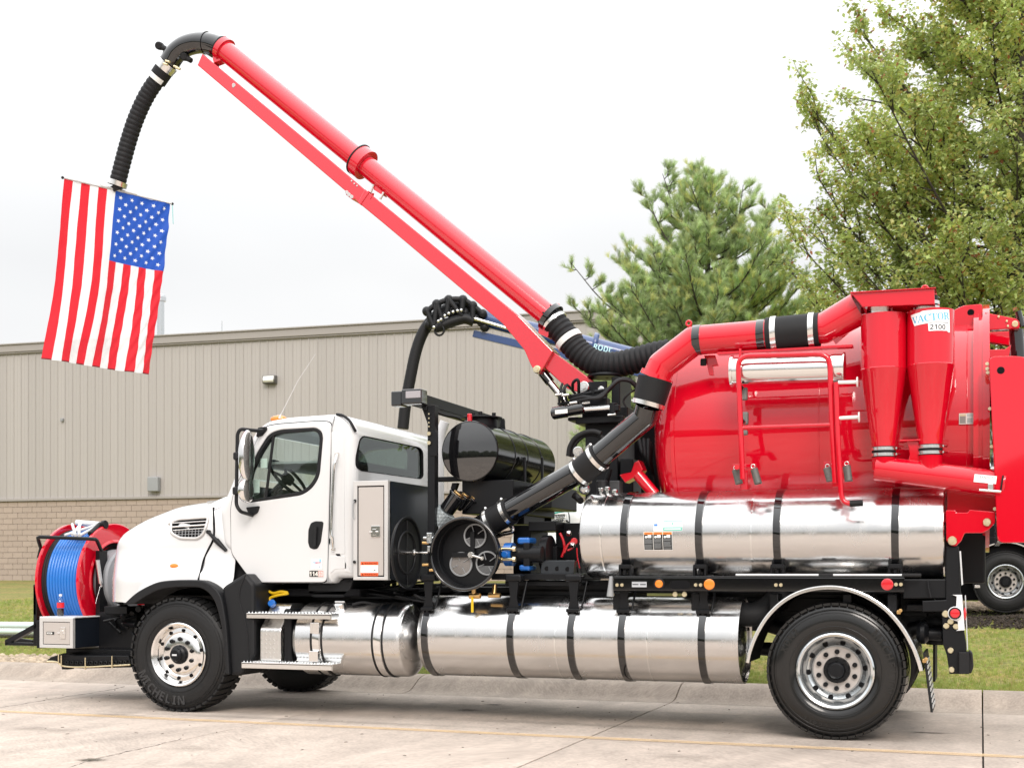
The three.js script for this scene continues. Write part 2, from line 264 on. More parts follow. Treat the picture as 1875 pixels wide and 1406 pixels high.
{ // concrete road: slabs with open joints, and the wide lot behind the camera
  const road = structure('road', box(-4.5, -0.05, 6, 47, 0.06, 20, 0), jointMat);
  const zr = [-2.36, -1.56, 2.85, 7.2, 11.6, 16], gap = 0.006; let k = 0;
  for (let i = -8; i < 7; i++) for (let j = 0; j < 5; j++) {
    const x0 = 1.06 + 2.9 * i + gap, x1 = 1.06 + 2.9 * (i + 1) - gap, z0 = zr[j] + gap * 0.5, z1 = zr[j + 1] - gap * 0.5, h = rr(-0.0012, 0.0012);
    const m = new THREE.Mesh(uvXZ(box((x0 + x1) / 2, -0.009 + h, (z0 + z1) / 2, x1 - x0, 0.018, z1 - z0, 0.003), 4.2, rnd(), rnd()), concretes[(rnd() * 3) | 0]);
    m.name = 'slab'; m.receiveShadow = true; road.add(m);
  }
  structure('parking_lot', uvXZ(box(-4.5, -0.035, 46, 160, 0.06, 59.8, 0), 5), concretes[1]);
  const pm = new THREE.MeshStandardMaterial({ color: lin(0.72, 0.52, 0.30), roughness: 0.9, transparent: true, alphaMap: dataTex(512, (u, v) => { const n = clamp(0.52 + 1.3 * tf(u, v, 26, 5) - Math.max(0, Math.abs(v - 0.5) - 0.4) * 4); return [n, n, n]; }, false, 64) });
  const sg = new THREE.PlaneGeometry(38, 0.15).rotateX(-Math.PI / 2); { const uv = sg.attributes.uv; for (let i = 0; i < uv.count; i++) uv.setX(i, uv.getX(i) * 10); }
  const st = new THREE.Mesh(sg.translate(-5, 0.0045, 0.5), pm); st.name = 'painted_line'; road.add(st);
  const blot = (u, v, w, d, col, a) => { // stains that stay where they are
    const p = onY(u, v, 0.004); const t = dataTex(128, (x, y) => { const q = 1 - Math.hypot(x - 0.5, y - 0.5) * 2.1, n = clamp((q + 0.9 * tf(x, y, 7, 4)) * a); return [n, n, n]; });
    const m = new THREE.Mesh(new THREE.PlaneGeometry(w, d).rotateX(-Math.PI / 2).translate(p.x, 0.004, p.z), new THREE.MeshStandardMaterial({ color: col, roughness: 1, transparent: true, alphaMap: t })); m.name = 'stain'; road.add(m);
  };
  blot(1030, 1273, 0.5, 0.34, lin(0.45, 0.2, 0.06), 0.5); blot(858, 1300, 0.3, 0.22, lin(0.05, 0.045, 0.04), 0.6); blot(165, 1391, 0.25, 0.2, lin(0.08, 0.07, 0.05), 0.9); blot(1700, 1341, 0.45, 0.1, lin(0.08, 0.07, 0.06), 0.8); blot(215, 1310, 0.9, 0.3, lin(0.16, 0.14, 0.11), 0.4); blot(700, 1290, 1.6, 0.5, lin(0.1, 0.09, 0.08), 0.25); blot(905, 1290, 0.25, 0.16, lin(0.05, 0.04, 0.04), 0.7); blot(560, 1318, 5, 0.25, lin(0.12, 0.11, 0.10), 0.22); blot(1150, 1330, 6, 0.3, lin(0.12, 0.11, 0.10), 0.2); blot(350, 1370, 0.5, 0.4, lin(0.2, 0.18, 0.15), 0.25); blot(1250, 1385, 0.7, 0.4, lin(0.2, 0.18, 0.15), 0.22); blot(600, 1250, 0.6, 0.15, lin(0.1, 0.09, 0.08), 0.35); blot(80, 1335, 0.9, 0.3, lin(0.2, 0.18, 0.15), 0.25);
  { const ms = []; for (let i = 0; i < 260; i++) { const x = rr(-13, 4), z = rr(-2.5, 4), q = rr(0.003, 0.009); ms.push(mat4(V(x, 0.002, z), new THREE.Euler(0, rr(0, 6), 0), V(q * rr(1, 3), q * 0.5, q))); } const gr = inst(new THREE.IcosahedronGeometry(1, 0), new THREE.MeshStandardMaterial({ color: lin(0.12, 0.10, 0.08), roughness: 1 }), ms); stuff(gr, 'grit', 'grit and bits scattered on the concrete'); scene.add(gr); }
  for (const [a, b] of [[[0, 1296], [231, 1257]], [[123, 1404], [330, 1352]]]) { // wandering cracks
    const p = onY(...a, 0.002), q = onY(...b, 0.002), pts = []; for (let i = 0; i <= 14; i++) pts.push(p.clone().lerp(q, i / 14).add(V(rr(-0.03, 0.03), 0, rr(-0.012, 0.012))));
    const m = new THREE.Mesh(norm(sweep(new THREE.CatmullRomCurve3(pts), 60, t => 0.003 + 0.004 * Math.sin(t * 40) ** 2, 5)).scale(1, 0.3, 1), jointMat); m.name = 'crack'; road.add(m);
  }
}
{ // rolled kerb with gutter, in lengths
  const prof = smooth2([[-2.36, 0.0], [-2.5, 0.004], [-2.62, 0.022], [-2.74, 0.075], [-2.86, 0.128], [-2.98, 0.15], [-3.12, 0.152], [-3.2, 0.14]], 20);
  const kb = structure('kerb', box(-4.5, -0.06, -2.8, 47, 0.05, 0.7, 0), jointMat);
  for (let i = -8; i < 5; i++) {
    const x0 = 1.06 + 2.9 * i + 0.006, x1 = 1.06 + 2.9 * (i + 1) - 0.006;
    const g = uvXZ(extrX([...prof, [-3.2, -0.1], [-2.36, -0.1]], x0, x1, 0.004), 3.1, rnd(), rnd());
    const m = new THREE.Mesh(crease(g, 0.5), kerbMat); m.name = 'kerb_stone'; m.receiveShadow = true; kb.add(m);
  }
}
{ // mown grass near enough to show its blades
  const bl = []; for (let i = 0; i < 8; i++) { const a = rr(0, 6.28), r = rr(0, 0.035), l = rr(0.03, 0.06), t = rr(0.1, 0.7), w = 0.003; const x = Math.cos(a) * r, z = Math.sin(a) * r; const g = new THREE.BufferGeometry(); g.setAttribute('position', new THREE.Float32BufferAttribute([x - w, 0, z, x + w, 0, z, x + Math.cos(a) * l * t, l, z + Math.sin(a) * l * t], 3)); g.computeVertexNormals(); bl.push(g); }
  const geo = merge(bl), ms = [], cs = [];
  while (ms.length < 90000) {
    const x = rr(-22, 6), z = -3.15 - Math.pow(rnd(), 1.6) * 17; if (x > -4.5 && x < -0.5 && z < -8) continue; if (x < -6.3 && z > -4.0 + 0.35 * Math.sin(x * 2.1)) continue;
    if (z > -3.35 && rnd() < 0.4) continue;
    const n = fbm(x * 0.5, 1, z * 0.5, 3), k = rr(0.75, 1.15);
    ms.push(mat4(V(x, lawnY(x, z) - 0.004, z), new THREE.Euler(0, rr(0, 6.28), 0), V(1, rr(0.6, 1.15), 1).multiplyScalar(rr(0.8, 1.3))));
    cs.push(rnd() < 0.14 + n * 0.3 ? lin(0.55 * k, 0.46 * k, 0.20 * k) : lin(0.33 * k + n * 0.1, 0.40 * k + n * 0.03, 0.085 * k));
  }
  const g = inst(geo, new THREE.MeshPhysicalMaterial({ color: 0xffffff, roughness: 0.8, transmission: 0.3, thickness: 0, side: THREE.DoubleSide }), ms, cs);
  stuff(g, 'grass', 'mown lawn grass rising from the kerb'); scene.add(g);
}
const stone = (s = 0) => { const g = mergeVertices(new THREE.IcosahedronGeometry(1, 1)), p = g.attributes.position; for (let i = 0; i < p.count; i++) { const k = 1 + 0.3 * N3.noise(p.getX(i) * 1.3 + s, p.getY(i) * 1.3, p.getZ(i) * 1.3); p.setXYZ(i, p.getX(i) * k, p.getY(i) * k * 0.7, p.getZ(i) * k); } g.computeVertexNormals(); return g; };
{ // loose stones behind the kerb at the truck's nose
  const ms = [], cs = [];
  for (let i = 0; i < 4200; i++) { const x = rr(-13, -6.2), z = -3.15 - rr(0, 1.05) * rr(0.5, 1), s = rr(0.014, 0.05), k = rr(0.6, 1.2); ms.push(mat4(V(x, lawnY(x, z) + s * 0.2, z), new THREE.Euler(rr(0, 6), rr(0, 6), 0), V(s, s, s))); cs.push(lin(0.42 * k, 0.34 * k, 0.25 * k)); }
  const g = inst(stone(3), new THREE.MeshStandardMaterial({ color: 0xffffff, roughness: 0.95 }), ms, cs); stuff(g, 'gravel', 'tan gravel between kerb and lawn'); scene.add(g);
}
{ // mulch bed and its stone edge under the second truck
  const ms = [], cs = [], ms2 = [], cs2 = [];
  for (let i = 0; i < 5000; i++) { const x = rr(-1.5, 5), z = rr(-15.5, -11.6 + 0.4 * Math.sin(x * 1.3)), k = rr(0.5, 1.5); const bump = 0.16 * Math.exp(-(((x - 2.4) / 1.2) ** 2)) * Math.exp(-(((z + 12.6) / 0.9) ** 2)); ms.push(mat4(V(x, lawnY(x, z) + 0.01 + bump, z), new THREE.Euler(rr(-1, 1), rr(0, 6), rr(-1, 1)), V(rr(0.03, 0.08), rr(0.01, 0.03), rr(0.02, 0.05)))); cs.push(lin(0.035 * k, 0.026 * k, 0.019 * k)); }
  for (let i = 0; i < 1500; i++) { const x = rr(-3, 5), z = rr(-18, -15.2), k = rr(0.6, 1.2), s = rr(0.03, 0.09); ms2.push(mat4(V(x, lawnY(x, z) + 0.02, z), new THREE.Euler(rr(0, 6), rr(0, 6), 0), V(s, s, s))); cs2.push(lin(0.40 * k, 0.31 * k, 0.23 * k)); }
  const g = inst(new THREE.BoxGeometry(1, 1, 1), new THREE.MeshStandardMaterial({ color: 0xffffff, roughness: 1 }), ms, cs); stuff(g, 'mulch', 'dark mulch bed under the second truck'); scene.add(g);
  const h = inst(stone(9), new THREE.MeshStandardMaterial({ color: 0xffffff, roughness: 0.95 }), ms2, cs2); stuff(h, 'pebbles', 'tan pebbles beyond the mulch bed'); scene.add(h);
}
{ // woods across the lot behind the camera, seen only in the polished tanks
  const gs = []; for (let i = 0; i < 60; i++) { const a = -0.35 + i / 59 * 3.84, d = rr(75, 100), h = rr(7.5, 11.5), g = mergeVertices(new THREE.IcosahedronGeometry(1, 2)), p = g.attributes.position; for (let k = 0; k < p.count; k++) { const q = 1 + 0.4 * fbm(p.getX(k) * 2 + i, p.getY(k) * 2, p.getZ(k) * 2, 2); p.setXYZ(k, p.getX(k) * q, p.getY(k) * q, p.getZ(k) * q); } g.computeVertexNormals(); gs.push(g.scale(h * 0.6, h * 0.55, h * 0.5).translate(-3 + Math.cos(a) * d, h * 0.42, 5 + Math.sin(a) * d)); }
  const m = new THREE.Mesh(merge(gs), new THREE.MeshStandardMaterial({ color: lin(0.075, 0.09, 0.055), roughness: 1 })); stuff(m, 'woods', 'far woods across the lot'); scene.add(m);
}
// ---------------------------------------------------------------- industrial building
{
  const P0 = at(100, PY, 46.5), dir = V(0.9985, 0, -0.0557).normalize(), nrm = V(0.0557, 0, 0.9985).normalize();
  const y0 = 0.98, yb = 3.86, y1 = 9.27, s0 = -6, s1 = (() => { const r = ray(1190, PY); const a = P0.clone().sub(CAM); const t = (a.x * nrm.x + a.z * nrm.z) / (r.x * nrm.x + r.z * nrm.z); return r.multiplyScalar(t).add(CAM).sub(P0).dot(dir); })();
  const B = thing('warehouse', 'long beige metal-sided warehouse on a tan block base behind the trucks', 'building', V(P0.x, 0, P0.z));
  B.rotation.y = Math.atan2(0.0557, 0.9985);
  const put = (name, geo, mat, label, par = B) => { const m = new THREE.Mesh(merge(geo), mat); m.name = name; m.castShadow = m.receiveShadow = true; if (label) m.userData.label = label; par.add(m); return m; };
  const hit = (u, v) => { const r = ray(u, v), a = P0.clone().sub(CAM), t = (a.x * nrm.x + a.z * nrm.z) / (r.x * nrm.x + r.z * nrm.z); const q = r.multiplyScalar(t).add(CAM); return [q.clone().sub(P0).dot(dir), q.y]; };
  const siding = [1, 0.98, 1.02, 0.955].map(k => phys({ color: lin(0.42 * k, 0.394 * k, 0.375 * k), roughness: 0.5, metalness: 0 }));
  const cap = phys({ color: lin(0.34, 0.315, 0.297), roughness: 0.5 });
  const mortar = new THREE.MeshStandardMaterial({ color: lin(0.375, 0.308, 0.258), roughness: 1 });
  const blk = [0.965, 1, 1.025, 0.985].map((k, i) => new THREE.MeshStandardMaterial({ color: lin(0.415 * k, 0.338 * k, 0.285 * k), roughness: 0.95, bumpMap: scaled(T.fine, 0.6, 0.6), bumpScale: 0.006 }));
  const depth = 30;
  put('wall', box((s0 + s1) / 2, (y0 - 1 + y1) / 2, -depth / 2 - 0.06, s1 - s0, y1 - y0 + 1, depth, 0), mortar);
  put('roof', box((s0 + s1) / 2, y1 + 0.02, -depth / 2 - 0.05, s1 - s0 + 0.2, 0.04, depth + 0.2, 0), cap);
  const pw = 0.305, prof = [[0, 0], [0.004, 0.028], [0.03, 0.028], [0.034, 0.004], [0.15, 0.0], [0.155, 0.006], [0.165, 0.006], [0.17, 0], [pw, 0.0], [pw, -0.05], [0, -0.05]];
  const pg = crease(extr(prof, yb, y1, 0).applyMatrix4(new THREE.Matrix4().makeRotationX(-Math.PI / 2)).applyMatrix4(new THREE.Matrix4().makeScale(1, 1, -1)), 0.3);
  { const p = pg.attributes.position; for (let i = 0; i < p.count; i += 3) { const b = [p.getX(i + 1), p.getY(i + 1), p.getZ(i + 1)]; p.setXYZ(i + 1, p.getX(i + 2), p.getY(i + 2), p.getZ(i + 2)); p.setXYZ(i + 2, ...b); } pg.deleteAttribute('normal'); pg.computeVertexNormals(); }
  for (let i = 0; s0 + i * pw < s1 - pw; i++) { const m = put('siding_panel', pg, siding[(rnd() * 3.25) | 0]); m.position.set(s0 + i * pw, 0, rr(-0.002, 0.002)); }
  put('coping', [box((s0 + s1) / 2, y1 - 0.02, 0.05, s1 - s0 + 0.2, 0.26, 0.16, 0.02), box((s0 + s1) / 2, y1 + 0.13, 0.07, s1 - s0 + 0.25, 0.05, 0.22, 0.01), box((s0 + s1) / 2, y1 - 0.18, 0.055, s1 - s0 + 0.2, 0.04, 0.08, 0.01)], cap);
  put('flashing', [box((s0 + s1) / 2, yb - 0.03, 0.045, s1 - s0, 0.09, 0.09, 0.01)], cap);
  // split-face blocks: the ones in view singly, the rest joined
  const bw = 0.405, bh = 0.2025, bg = [0, 1, 2, 3].map(k => { const g = new THREE.BoxGeometry(bw - 0.012, bh - 0.012, 0.09, 4, 2, 1), p = g.attributes.position; for (let i = 0; i < p.count; i++) if (p.getZ(i) > 0 && Math.abs(p.getX(i)) < bw * 0.45 && Math.abs(p.getY(i)) < bh * 0.4) p.setZ(i, p.getZ(i) + 0.014 * N3.noise(p.getX(i) * 11 + k * 5, p.getY(i) * 14, k)); g.computeVertexNormals(); return norm(g); });
  const rest = [[], [], [], []], uMax = hit(405, 980)[0], uMin = hit(-6, 980)[0]; let nb = 0;
  for (let j = 0; j < 14; j++) for (let i = 0; s0 + i * bw < s1 - bw; i++) {
    const x = s0 + (i + 0.5) * bw + (j % 2) * bw / 2, y = yb - 0.08 - (j + 0.5) * bh, m = (rnd() * 4) | 0, k = (rnd() * 4) | 0, dz = rr(-0.004, 0.004);
    if (x > s1 - bw / 2) continue;
    if (x > uMin && x < uMax && nb < 298 && !(y < 1.75 && x > hit(230, 1000)[0])) { nb++; const q = put('block', bg[k], blk[m]); q.position.set(x, y, dz - 0.03); }
    else rest[m].push(bg[k].clone().translate(x, y, dz - 0.03));
  }
  rest.forEach((l, m) => { if (l.length) { const q = put('blockwork', l, blk[m]); q.userData.kind = 'stuff'; } });
  const [lx, ly] = hit(497, 696), lw = 0.46;
  const fixture = put('wall_lamp', crease(extrX([[0.02, ly + 0.14], [0.2, ly + 0.13], [0.25, ly - 0.03], [0.2, ly - 0.13], [0.02, ly - 0.14]], lx - lw / 2, lx + lw / 2, 0.015), 0.4), phys({ color: lin(0.10, 0.095, 0.09), roughness: 0.4 }), 'boxy white-lensed wall lamp');
  put('lens', crease(extrX([[0.21, ly + 0.11], [0.262, ly - 0.03], [0.21, ly - 0.105], [0.19, ly - 0.1], [0.19, ly + 0.11]], lx - lw / 2 + 0.03, lx + lw / 2 - 0.04, 0.008), 0.4), phys({ color: lin(0.85, 0.85, 0.82), roughness: 0.25, clearcoat: 1 }), null, fixture);
  const [ex, ey] = hit(285, 887);
  put('electrical_box', box(ex, ey, 0.12, 0.42, 0.5, 0.2, 0.03), M.grey);
  const [jx, jy] = hit(115, 769); put('junction_box', box(jx, jy, 0.05, 0.1, 0.1, 0.1, 0.01), M.grey);
  const vz = -6, vp = (() => { const r = ray(294, 600), a = P0.clone().addScaledVector(nrm, vz).sub(CAM), t = (a.x * nrm.x + a.z * nrm.z) / (r.x * nrm.x + r.z * nrm.z); return r.multiplyScalar(t).add(CAM).sub(P0).dot(dir); })(), ven = V(vp, 9.15, vz);
  const vent = put('roof_vent', [cyl(ven, ven.clone().add(V(0, 2.95, 0)), 0.14, 24), cyl(ven, ven.clone().add(V(0, 0.3, 0)), 0.21, 24)], M.galv, 'galvanised roof vent pipe');
  put('cap', [cyl(ven.clone().add(V(0, 2.85, 0)), ven.clone().add(V(0, 3.05, 0)), 0.21, 24, 0.02), cyl(ven.clone().add(V(0, 3.02, 0)), ven.clone().add(V(0, 3.12, 0)), 0.18, 24, 0.03)], M.galv, null, vent);
  const [ax] = hit(393, 590); put('antenna', rod(V(ax, y1, -0.5), V(ax, y1 + 0.65, -0.5), 0.018, 0.012, 8), M.galv);
}
// ---------------------------------------------------------------- trees
const barkMat = k => new THREE.MeshStandardMaterial({ color: lin(0.10 * k, 0.085 * k, 0.07 * k), roughness: 0.95, bumpMap: scaled(T.fine, 2, 1), bumpScale: 0.02 });
function limb(pts, r0, r1, seg = 6) { const c = new THREE.CatmullRomCurve3(pts); return sweep(c, Math.max(3, pts.length * 3), t => r0 + (r1 - r0) * t, seg, false); }
const jit = s => V(rr(-s, s), rr(-s, s), rr(-s, s));
{ // broad maple beyond the tank at the right
  const base = at(1852, PY, 27); base.y = lawnY(base.x, base.z) - 0.05;
  const t = thing('maple_tree', 'tall olive-green broadleaf tree rising behind the red tank', 'tree', base);
  const wood = [], tips = [], up = V(0, 1, 0);
  const top = base.clone().add(V(0.3, 16, 0.2));
  const spine = [base, base.clone().add(V(0.05, 1.8, 0)), base.clone().add(V(-0.1, 4.0, 0.1)), base.clone().add(V(0.15, 9, 0)), top];
  wood.push(limb(spine, 0.21, 0.03, 12));
  const sc = new THREE.CatmullRomCurve3(spine);
  const aims = [[1445, 430, -0.5, 0.22], [1450, 500, 0.6, 0.18], [1480, 545, -0.8, 0.16], [1510, 390, 1, 0.26], [1495, 320, 0, 0.3], [1560, 470, -1.5, 0.2], [1600, 540, 0.8, 0.16], [1530, 570, 1.4, 0.15], [1485, 195, 0.2, 0.4], [1580, 60, -0.4, 0.5], [1650, 500, -2, 0.18], [1700, 560, 1, 0.14], [1580, 250, -1.2, 0.34], [1620, 370, 1.6, 0.25], [1690, 420, -2.6, 0.22], [1600, 120, 1, 0.44], [1760, 480, -3, 0.18], [1830, 540, -3, 0.15]];
  for (let i = 0; i < 118; i++) {
    const f = 0.13 + 0.82 * Math.pow(i / 117, 1.3), a = i * 2.39996 + rr(-0.4, 0.4), s = sc.getPointAt(f);
    const R = (f < 0.4 ? 4.6 : 4.6 - 3.4 * (f - 0.4)) * rr(0.6, 1.05) * (f > 0.42 && Math.cos(a) * CT - Math.sin(a) * ST < 0.15 && Math.cos(a) < 0.3 ? 0.74 : 1), rise = R * (f < 0.3 ? rr(0.2, 0.8) : rr(0.35, 0.9));
    const aim = aims[i], s2 = aim ? sc.getPointAt(aim[3]) : s, o = V(Math.cos(a), 0, Math.sin(a)), e = aim ? at(aim[0], aim[1], 27 + aim[2]) : s.clone().addScaledVector(o, R).add(V(0, rise, 0)); s.copy(s2); const m1 = s.clone().lerp(e, 0.35).add(V(0, -0.12 * R, 0)).add(jit(0.15)), m2 = s.clone().lerp(e, 0.7).add(V(0, -0.06 * R, 0)).add(jit(0.2));
    const c = new THREE.CatmullRomCurve3([s, m1, m2, e]); wood.push(limb([s, m1, m2, e], 0.05 * (1.15 - f * 0.7), 0.009, 6));
    for (let k = 0; k < 11; k++) {
      const q = 0.22 + 0.78 * (k + rnd()) / 11, p = c.getPointAt(Math.min(1, q)), tan = c.getTangentAt(Math.min(1, q)), sd = tan.clone().cross(up).normalize().multiplyScalar(rnd() < 0.5 ? 1 : -1);
      const dirv = tan.clone().multiplyScalar(0.8).addScaledVector(sd, rr(0.25, 1)).add(V(0, rr(-0.15, 0.6), 0)).normalize(), L = rr(0.6, 1.35) * (1.15 - 0.45 * q);
      const e2 = p.clone().addScaledVector(dirv, L).add(V(0, -0.03, 0)), mm = p.clone().lerp(e2, 0.5).add(jit(0.07));
      wood.push(limb([p, mm, e2], 0.02, 0.005, 4));
      for (let w = 0; w < 6; w++) { const h = 0.2 + 0.8 * w / 5, a0 = p.clone().lerp(e2, h).addScaledVector(mm.clone().sub(p.clone().lerp(e2, 0.5)), 1 - Math.abs(h - 0.5) * 2), d2v = dirv.clone().add(jit(0.9)).normalize(), a1 = a0.clone().addScaledVector(d2v, rr(0.2, 0.5)); tips.push([a0, a1, d2v]); if (w % 2) wood.push(limb([a0, a0.clone().lerp(a1, 0.5).add(jit(0.02)), a1], 0.007, 0.003, 3)); }
    }
  }
  part('trunk', wood, barkMat(0.75), t);
  const lf = new THREE.BufferGeometry(); lf.setAttribute('position', new THREE.Float32BufferAttribute([0, 0, 0, -0.36, 0.06, 0.42, 0, -0.05, 0.55, 0.36, 0.06, 0.42, -0.2, 0.02, 0.8, 0, -0.1, 1.05, 0.2, 0.02, 0.8], 3)); lf.setIndex([0, 2, 1, 0, 3, 2, 1, 2, 4, 2, 3, 6, 2, 5, 4, 2, 6, 5]); const lg = norm(lf);
  const ms = [], cs = [];
  for (const [a, b, d] of tips) for (let k = 0; k < 26; k++) {
    const p = a.clone().lerp(b, rr(0.05, 1.1)).add(jit(0.12)).sub(base), s = rr(0.065, 0.118), e = new THREE.Euler(rr(-0.4, 1.1), rr(0, 6.28), rr(-0.6, 0.6), 'YXZ');
    const v = fbm(p.x * 0.5, p.y * 0.5, p.z * 0.5, 2), k2 = rr(0.7, 1.3) * (1 + v * 0.6);
    ms.push(mat4(p, e, V(s, s, s)));
    const w = rnd(); cs.push(w < 0.035 ? lin(0.42 * k2, 0.15 * k2, 0.06 * k2) : w < 0.25 + v * 0.4 ? lin(0.66 * k2, 0.62 * k2, 0.21 * k2) : lin(0.48 * k2, 0.58 * k2, 0.19 * k2));
  }
  const cr = inst(lg, new THREE.MeshPhysicalMaterial({ color: 0xffffff, roughness: 0.75, transmission: 0.55, thickness: 0, side: THREE.DoubleSide }), ms, cs); stuff(cr, 'crown'); t.add(cr);
}
{ // white pine with several leaders in the middle distance
  const base = at(1300, PY, 33); base.y = lawnY(base.x, base.z) - 0.05;
  const t = thing('pine_tree', 'bushy green pine with upswept tips beside the end of the warehouse', 'tree', base);
  const wood = [], tufts = [], top = 10.6;
  wood.push(limb([base, base.clone().add(V(0.05, 4, 0)), base.clone().add(V(-0.05, 8, 0)), base.clone().add(V(-0.1, top, 0))], 0.2, 0.015, 10));
  const R2 = V(CT, 0, -ST);
  const width = h => h < 3.2 ? 4.1 : h < 6.3 ? 4.2 - 0.3 * (h - 3.2) : h < 9 ? 3.0 - 0.5 * (h - 6.3) : Math.max(0.2, 1.15 - 0.5 * (h - 9));
  const branch = (s, o, R, lift, big) => {
    const e = s.clone().addScaledVector(o, R).add(V(0, lift * R, 0)), m = s.clone().lerp(e, 0.55).add(V(0, -0.16 * R * (0.5 + lift), 0)).add(jit(0.06));
    const c = new THREE.CatmullRomCurve3([s, m, e]); wood.push(limb([s, m, e], 0.012 + 0.011 * R, 0.006, 5));
    const n = Math.ceil(R * 10) + 2;
    for (let k = 0; k < n; k++) {
      const q = 0.14 + 0.86 * (k + rnd() * 0.8) / n, p = c.getPointAt(Math.min(1, q)), tan = c.getTangentAt(Math.min(1, q)), sd = tan.clone().cross(YUP).normalize().multiplyScalar(k % 2 ? 1 : -1);
      const d = tan.clone().multiplyScalar(0.75).addScaledVector(sd, rr(0.2, 1.05)).add(V(0, rr(0.15, 0.7), 0)).normalize(), L = rr(0.22, 0.62) * (1.25 - 0.6 * q) * Math.min(1, 0.5 + R * 0.3), e2 = p.clone().addScaledVector(d, L).add(V(0, 0.12 * L, 0));
      wood.push(limb([p, p.clone().lerp(e2, 0.5), e2], 0.009, 0.004, 3));
      const kk = Math.ceil(L / 0.09);
      for (let j = 1; j <= kk; j++) tufts.push([p.clone().lerp(e2, j / kk).add(jit(0.05)), d.clone().add(V(0, 0.45, 0)).add(jit(0.35)).normalize(), j === kk]);
    }
    tufts.push([e, e.clone().sub(m).normalize().add(V(0, 0.5, 0)).normalize(), true]);
  };
  for (let h = 0.7; h < top - 0.2; h += 0.33) {
    const n = h > 9.4 ? 3 : h > 7.5 ? 6 : 9, a0 = rr(0, 6.28);
    for (let k = 0; k < n; k++) { const a = a0 + k * 6.283 / n + rr(-0.3, 0.3); branch(base.clone().add(V(0, h + rr(-0.15, 0.15), 0)), V(Math.cos(a), 0, Math.sin(a)), width(h + 0.4) * (rnd() < 0.25 ? rr(0.3, 0.6) : rr(0.65, 1.1)), h > 8 ? rr(0.5, 1.0) : h > 5 ? rr(0.25, 0.65) : rr(0.02, 0.4)); }
  }
  // long upswept side leaders and the low limb reaching left over the roof line
  const lead = (u0, v0, u1, v1, dz) => { const a = at(u0, v0, 33 + dz * 0.5), b = at(u1, v1, 33 + dz), m = a.clone().lerp(b, 0.5).addScaledVector(R2, (u1 - u0) * 0.0025); wood.push(limb([a, m, b], 0.04, 0.008, 5)); const c = new THREE.CatmullRomCurve3([a, m, b]); for (let k = 0; k < 9; k++) { const f = 0.3 + 0.08 * k, p = c.getPointAt(f), an = rr(0, 6.28); branch(p, V(Math.cos(an), 0, Math.sin(an)), rr(0.25, 0.6) * (1.25 - f * 0.8), rr(0.5, 1.1)); } };
  lead(1300, 470, 1214, 318, 0.6); lead(1300, 430, 1282, 312, 0); lead(1310, 540, 1362, 338, -0.5); lead(1325, 570, 1408, 372, 0.5); lead(1300, 520, 1182, 350, 0.4); lead(1290, 610, 1196, 460, -0.6); lead(1280, 650, 1045, 480, 0.3); lead(1285, 640, 1155, 500, -1); lead(1330, 620, 1450, 470, 0.4); lead(1290, 690, 1050, 560, -0.6); lead(1290, 740, 1060, 640, -1.2); lead(1300, 700, 1100, 560, 1.0); lead(1330, 690, 1480, 560, -0.7);
  part('trunk', wood, barkMat(0.8), t);
  const nd = []; for (let i = 0; i < 30; i++) { const a = rr(0, 6.28), sp = rr(0.15, 1.05), l = rr(0.075, 0.125), w = 0.0034, d = V(Math.cos(a) * sp, rr(0.5, 1), Math.sin(a) * sp).normalize().multiplyScalar(l), sd = d.clone().cross(V(rr(-1, 1), rr(-1, 1), rr(-1, 1))).normalize().multiplyScalar(w), o = V(0, rr(-0.05, 0.05), 0), g = new THREE.BufferGeometry(); g.setAttribute('position', new THREE.Float32BufferAttribute([...o.clone().add(sd).toArray(), ...o.clone().sub(sd).toArray(), ...o.clone().add(d).toArray()], 3)); g.computeVertexNormals(); nd.push(g); }
  const ms = [], cs = [], q = new THREE.Quaternion();
  for (const [p, d, tip] of tufts) { q.setFromUnitVectors(YUP, d); const s = rr(1.25, 1.9) * (tip ? 1.1 : 1), v = fbm(p.x * 0.45, p.y * 0.45, p.z * 0.45, 2), k = rr(0.75, 1.25) * (1 + 0.5 * v); ms.push(new THREE.Matrix4().compose(p.clone().sub(base), q, V(s, s, s))); cs.push(rnd() < 0.2 + v * 0.4 ? lin(0.64 * k, 0.66 * k, 0.26 * k) : tip ? lin(0.53 * k, 0.65 * k, 0.31 * k) : lin(0.43 * k, 0.56 * k, 0.26 * k)); }
  const cr = inst(merge(nd), new THREE.MeshPhysicalMaterial({ color: 0xffffff, roughness: 0.7, transmission: 0.45, thickness: 0, side: THREE.DoubleSide }), ms, cs); stuff(cr, 'crown'); t.add(cr);
}
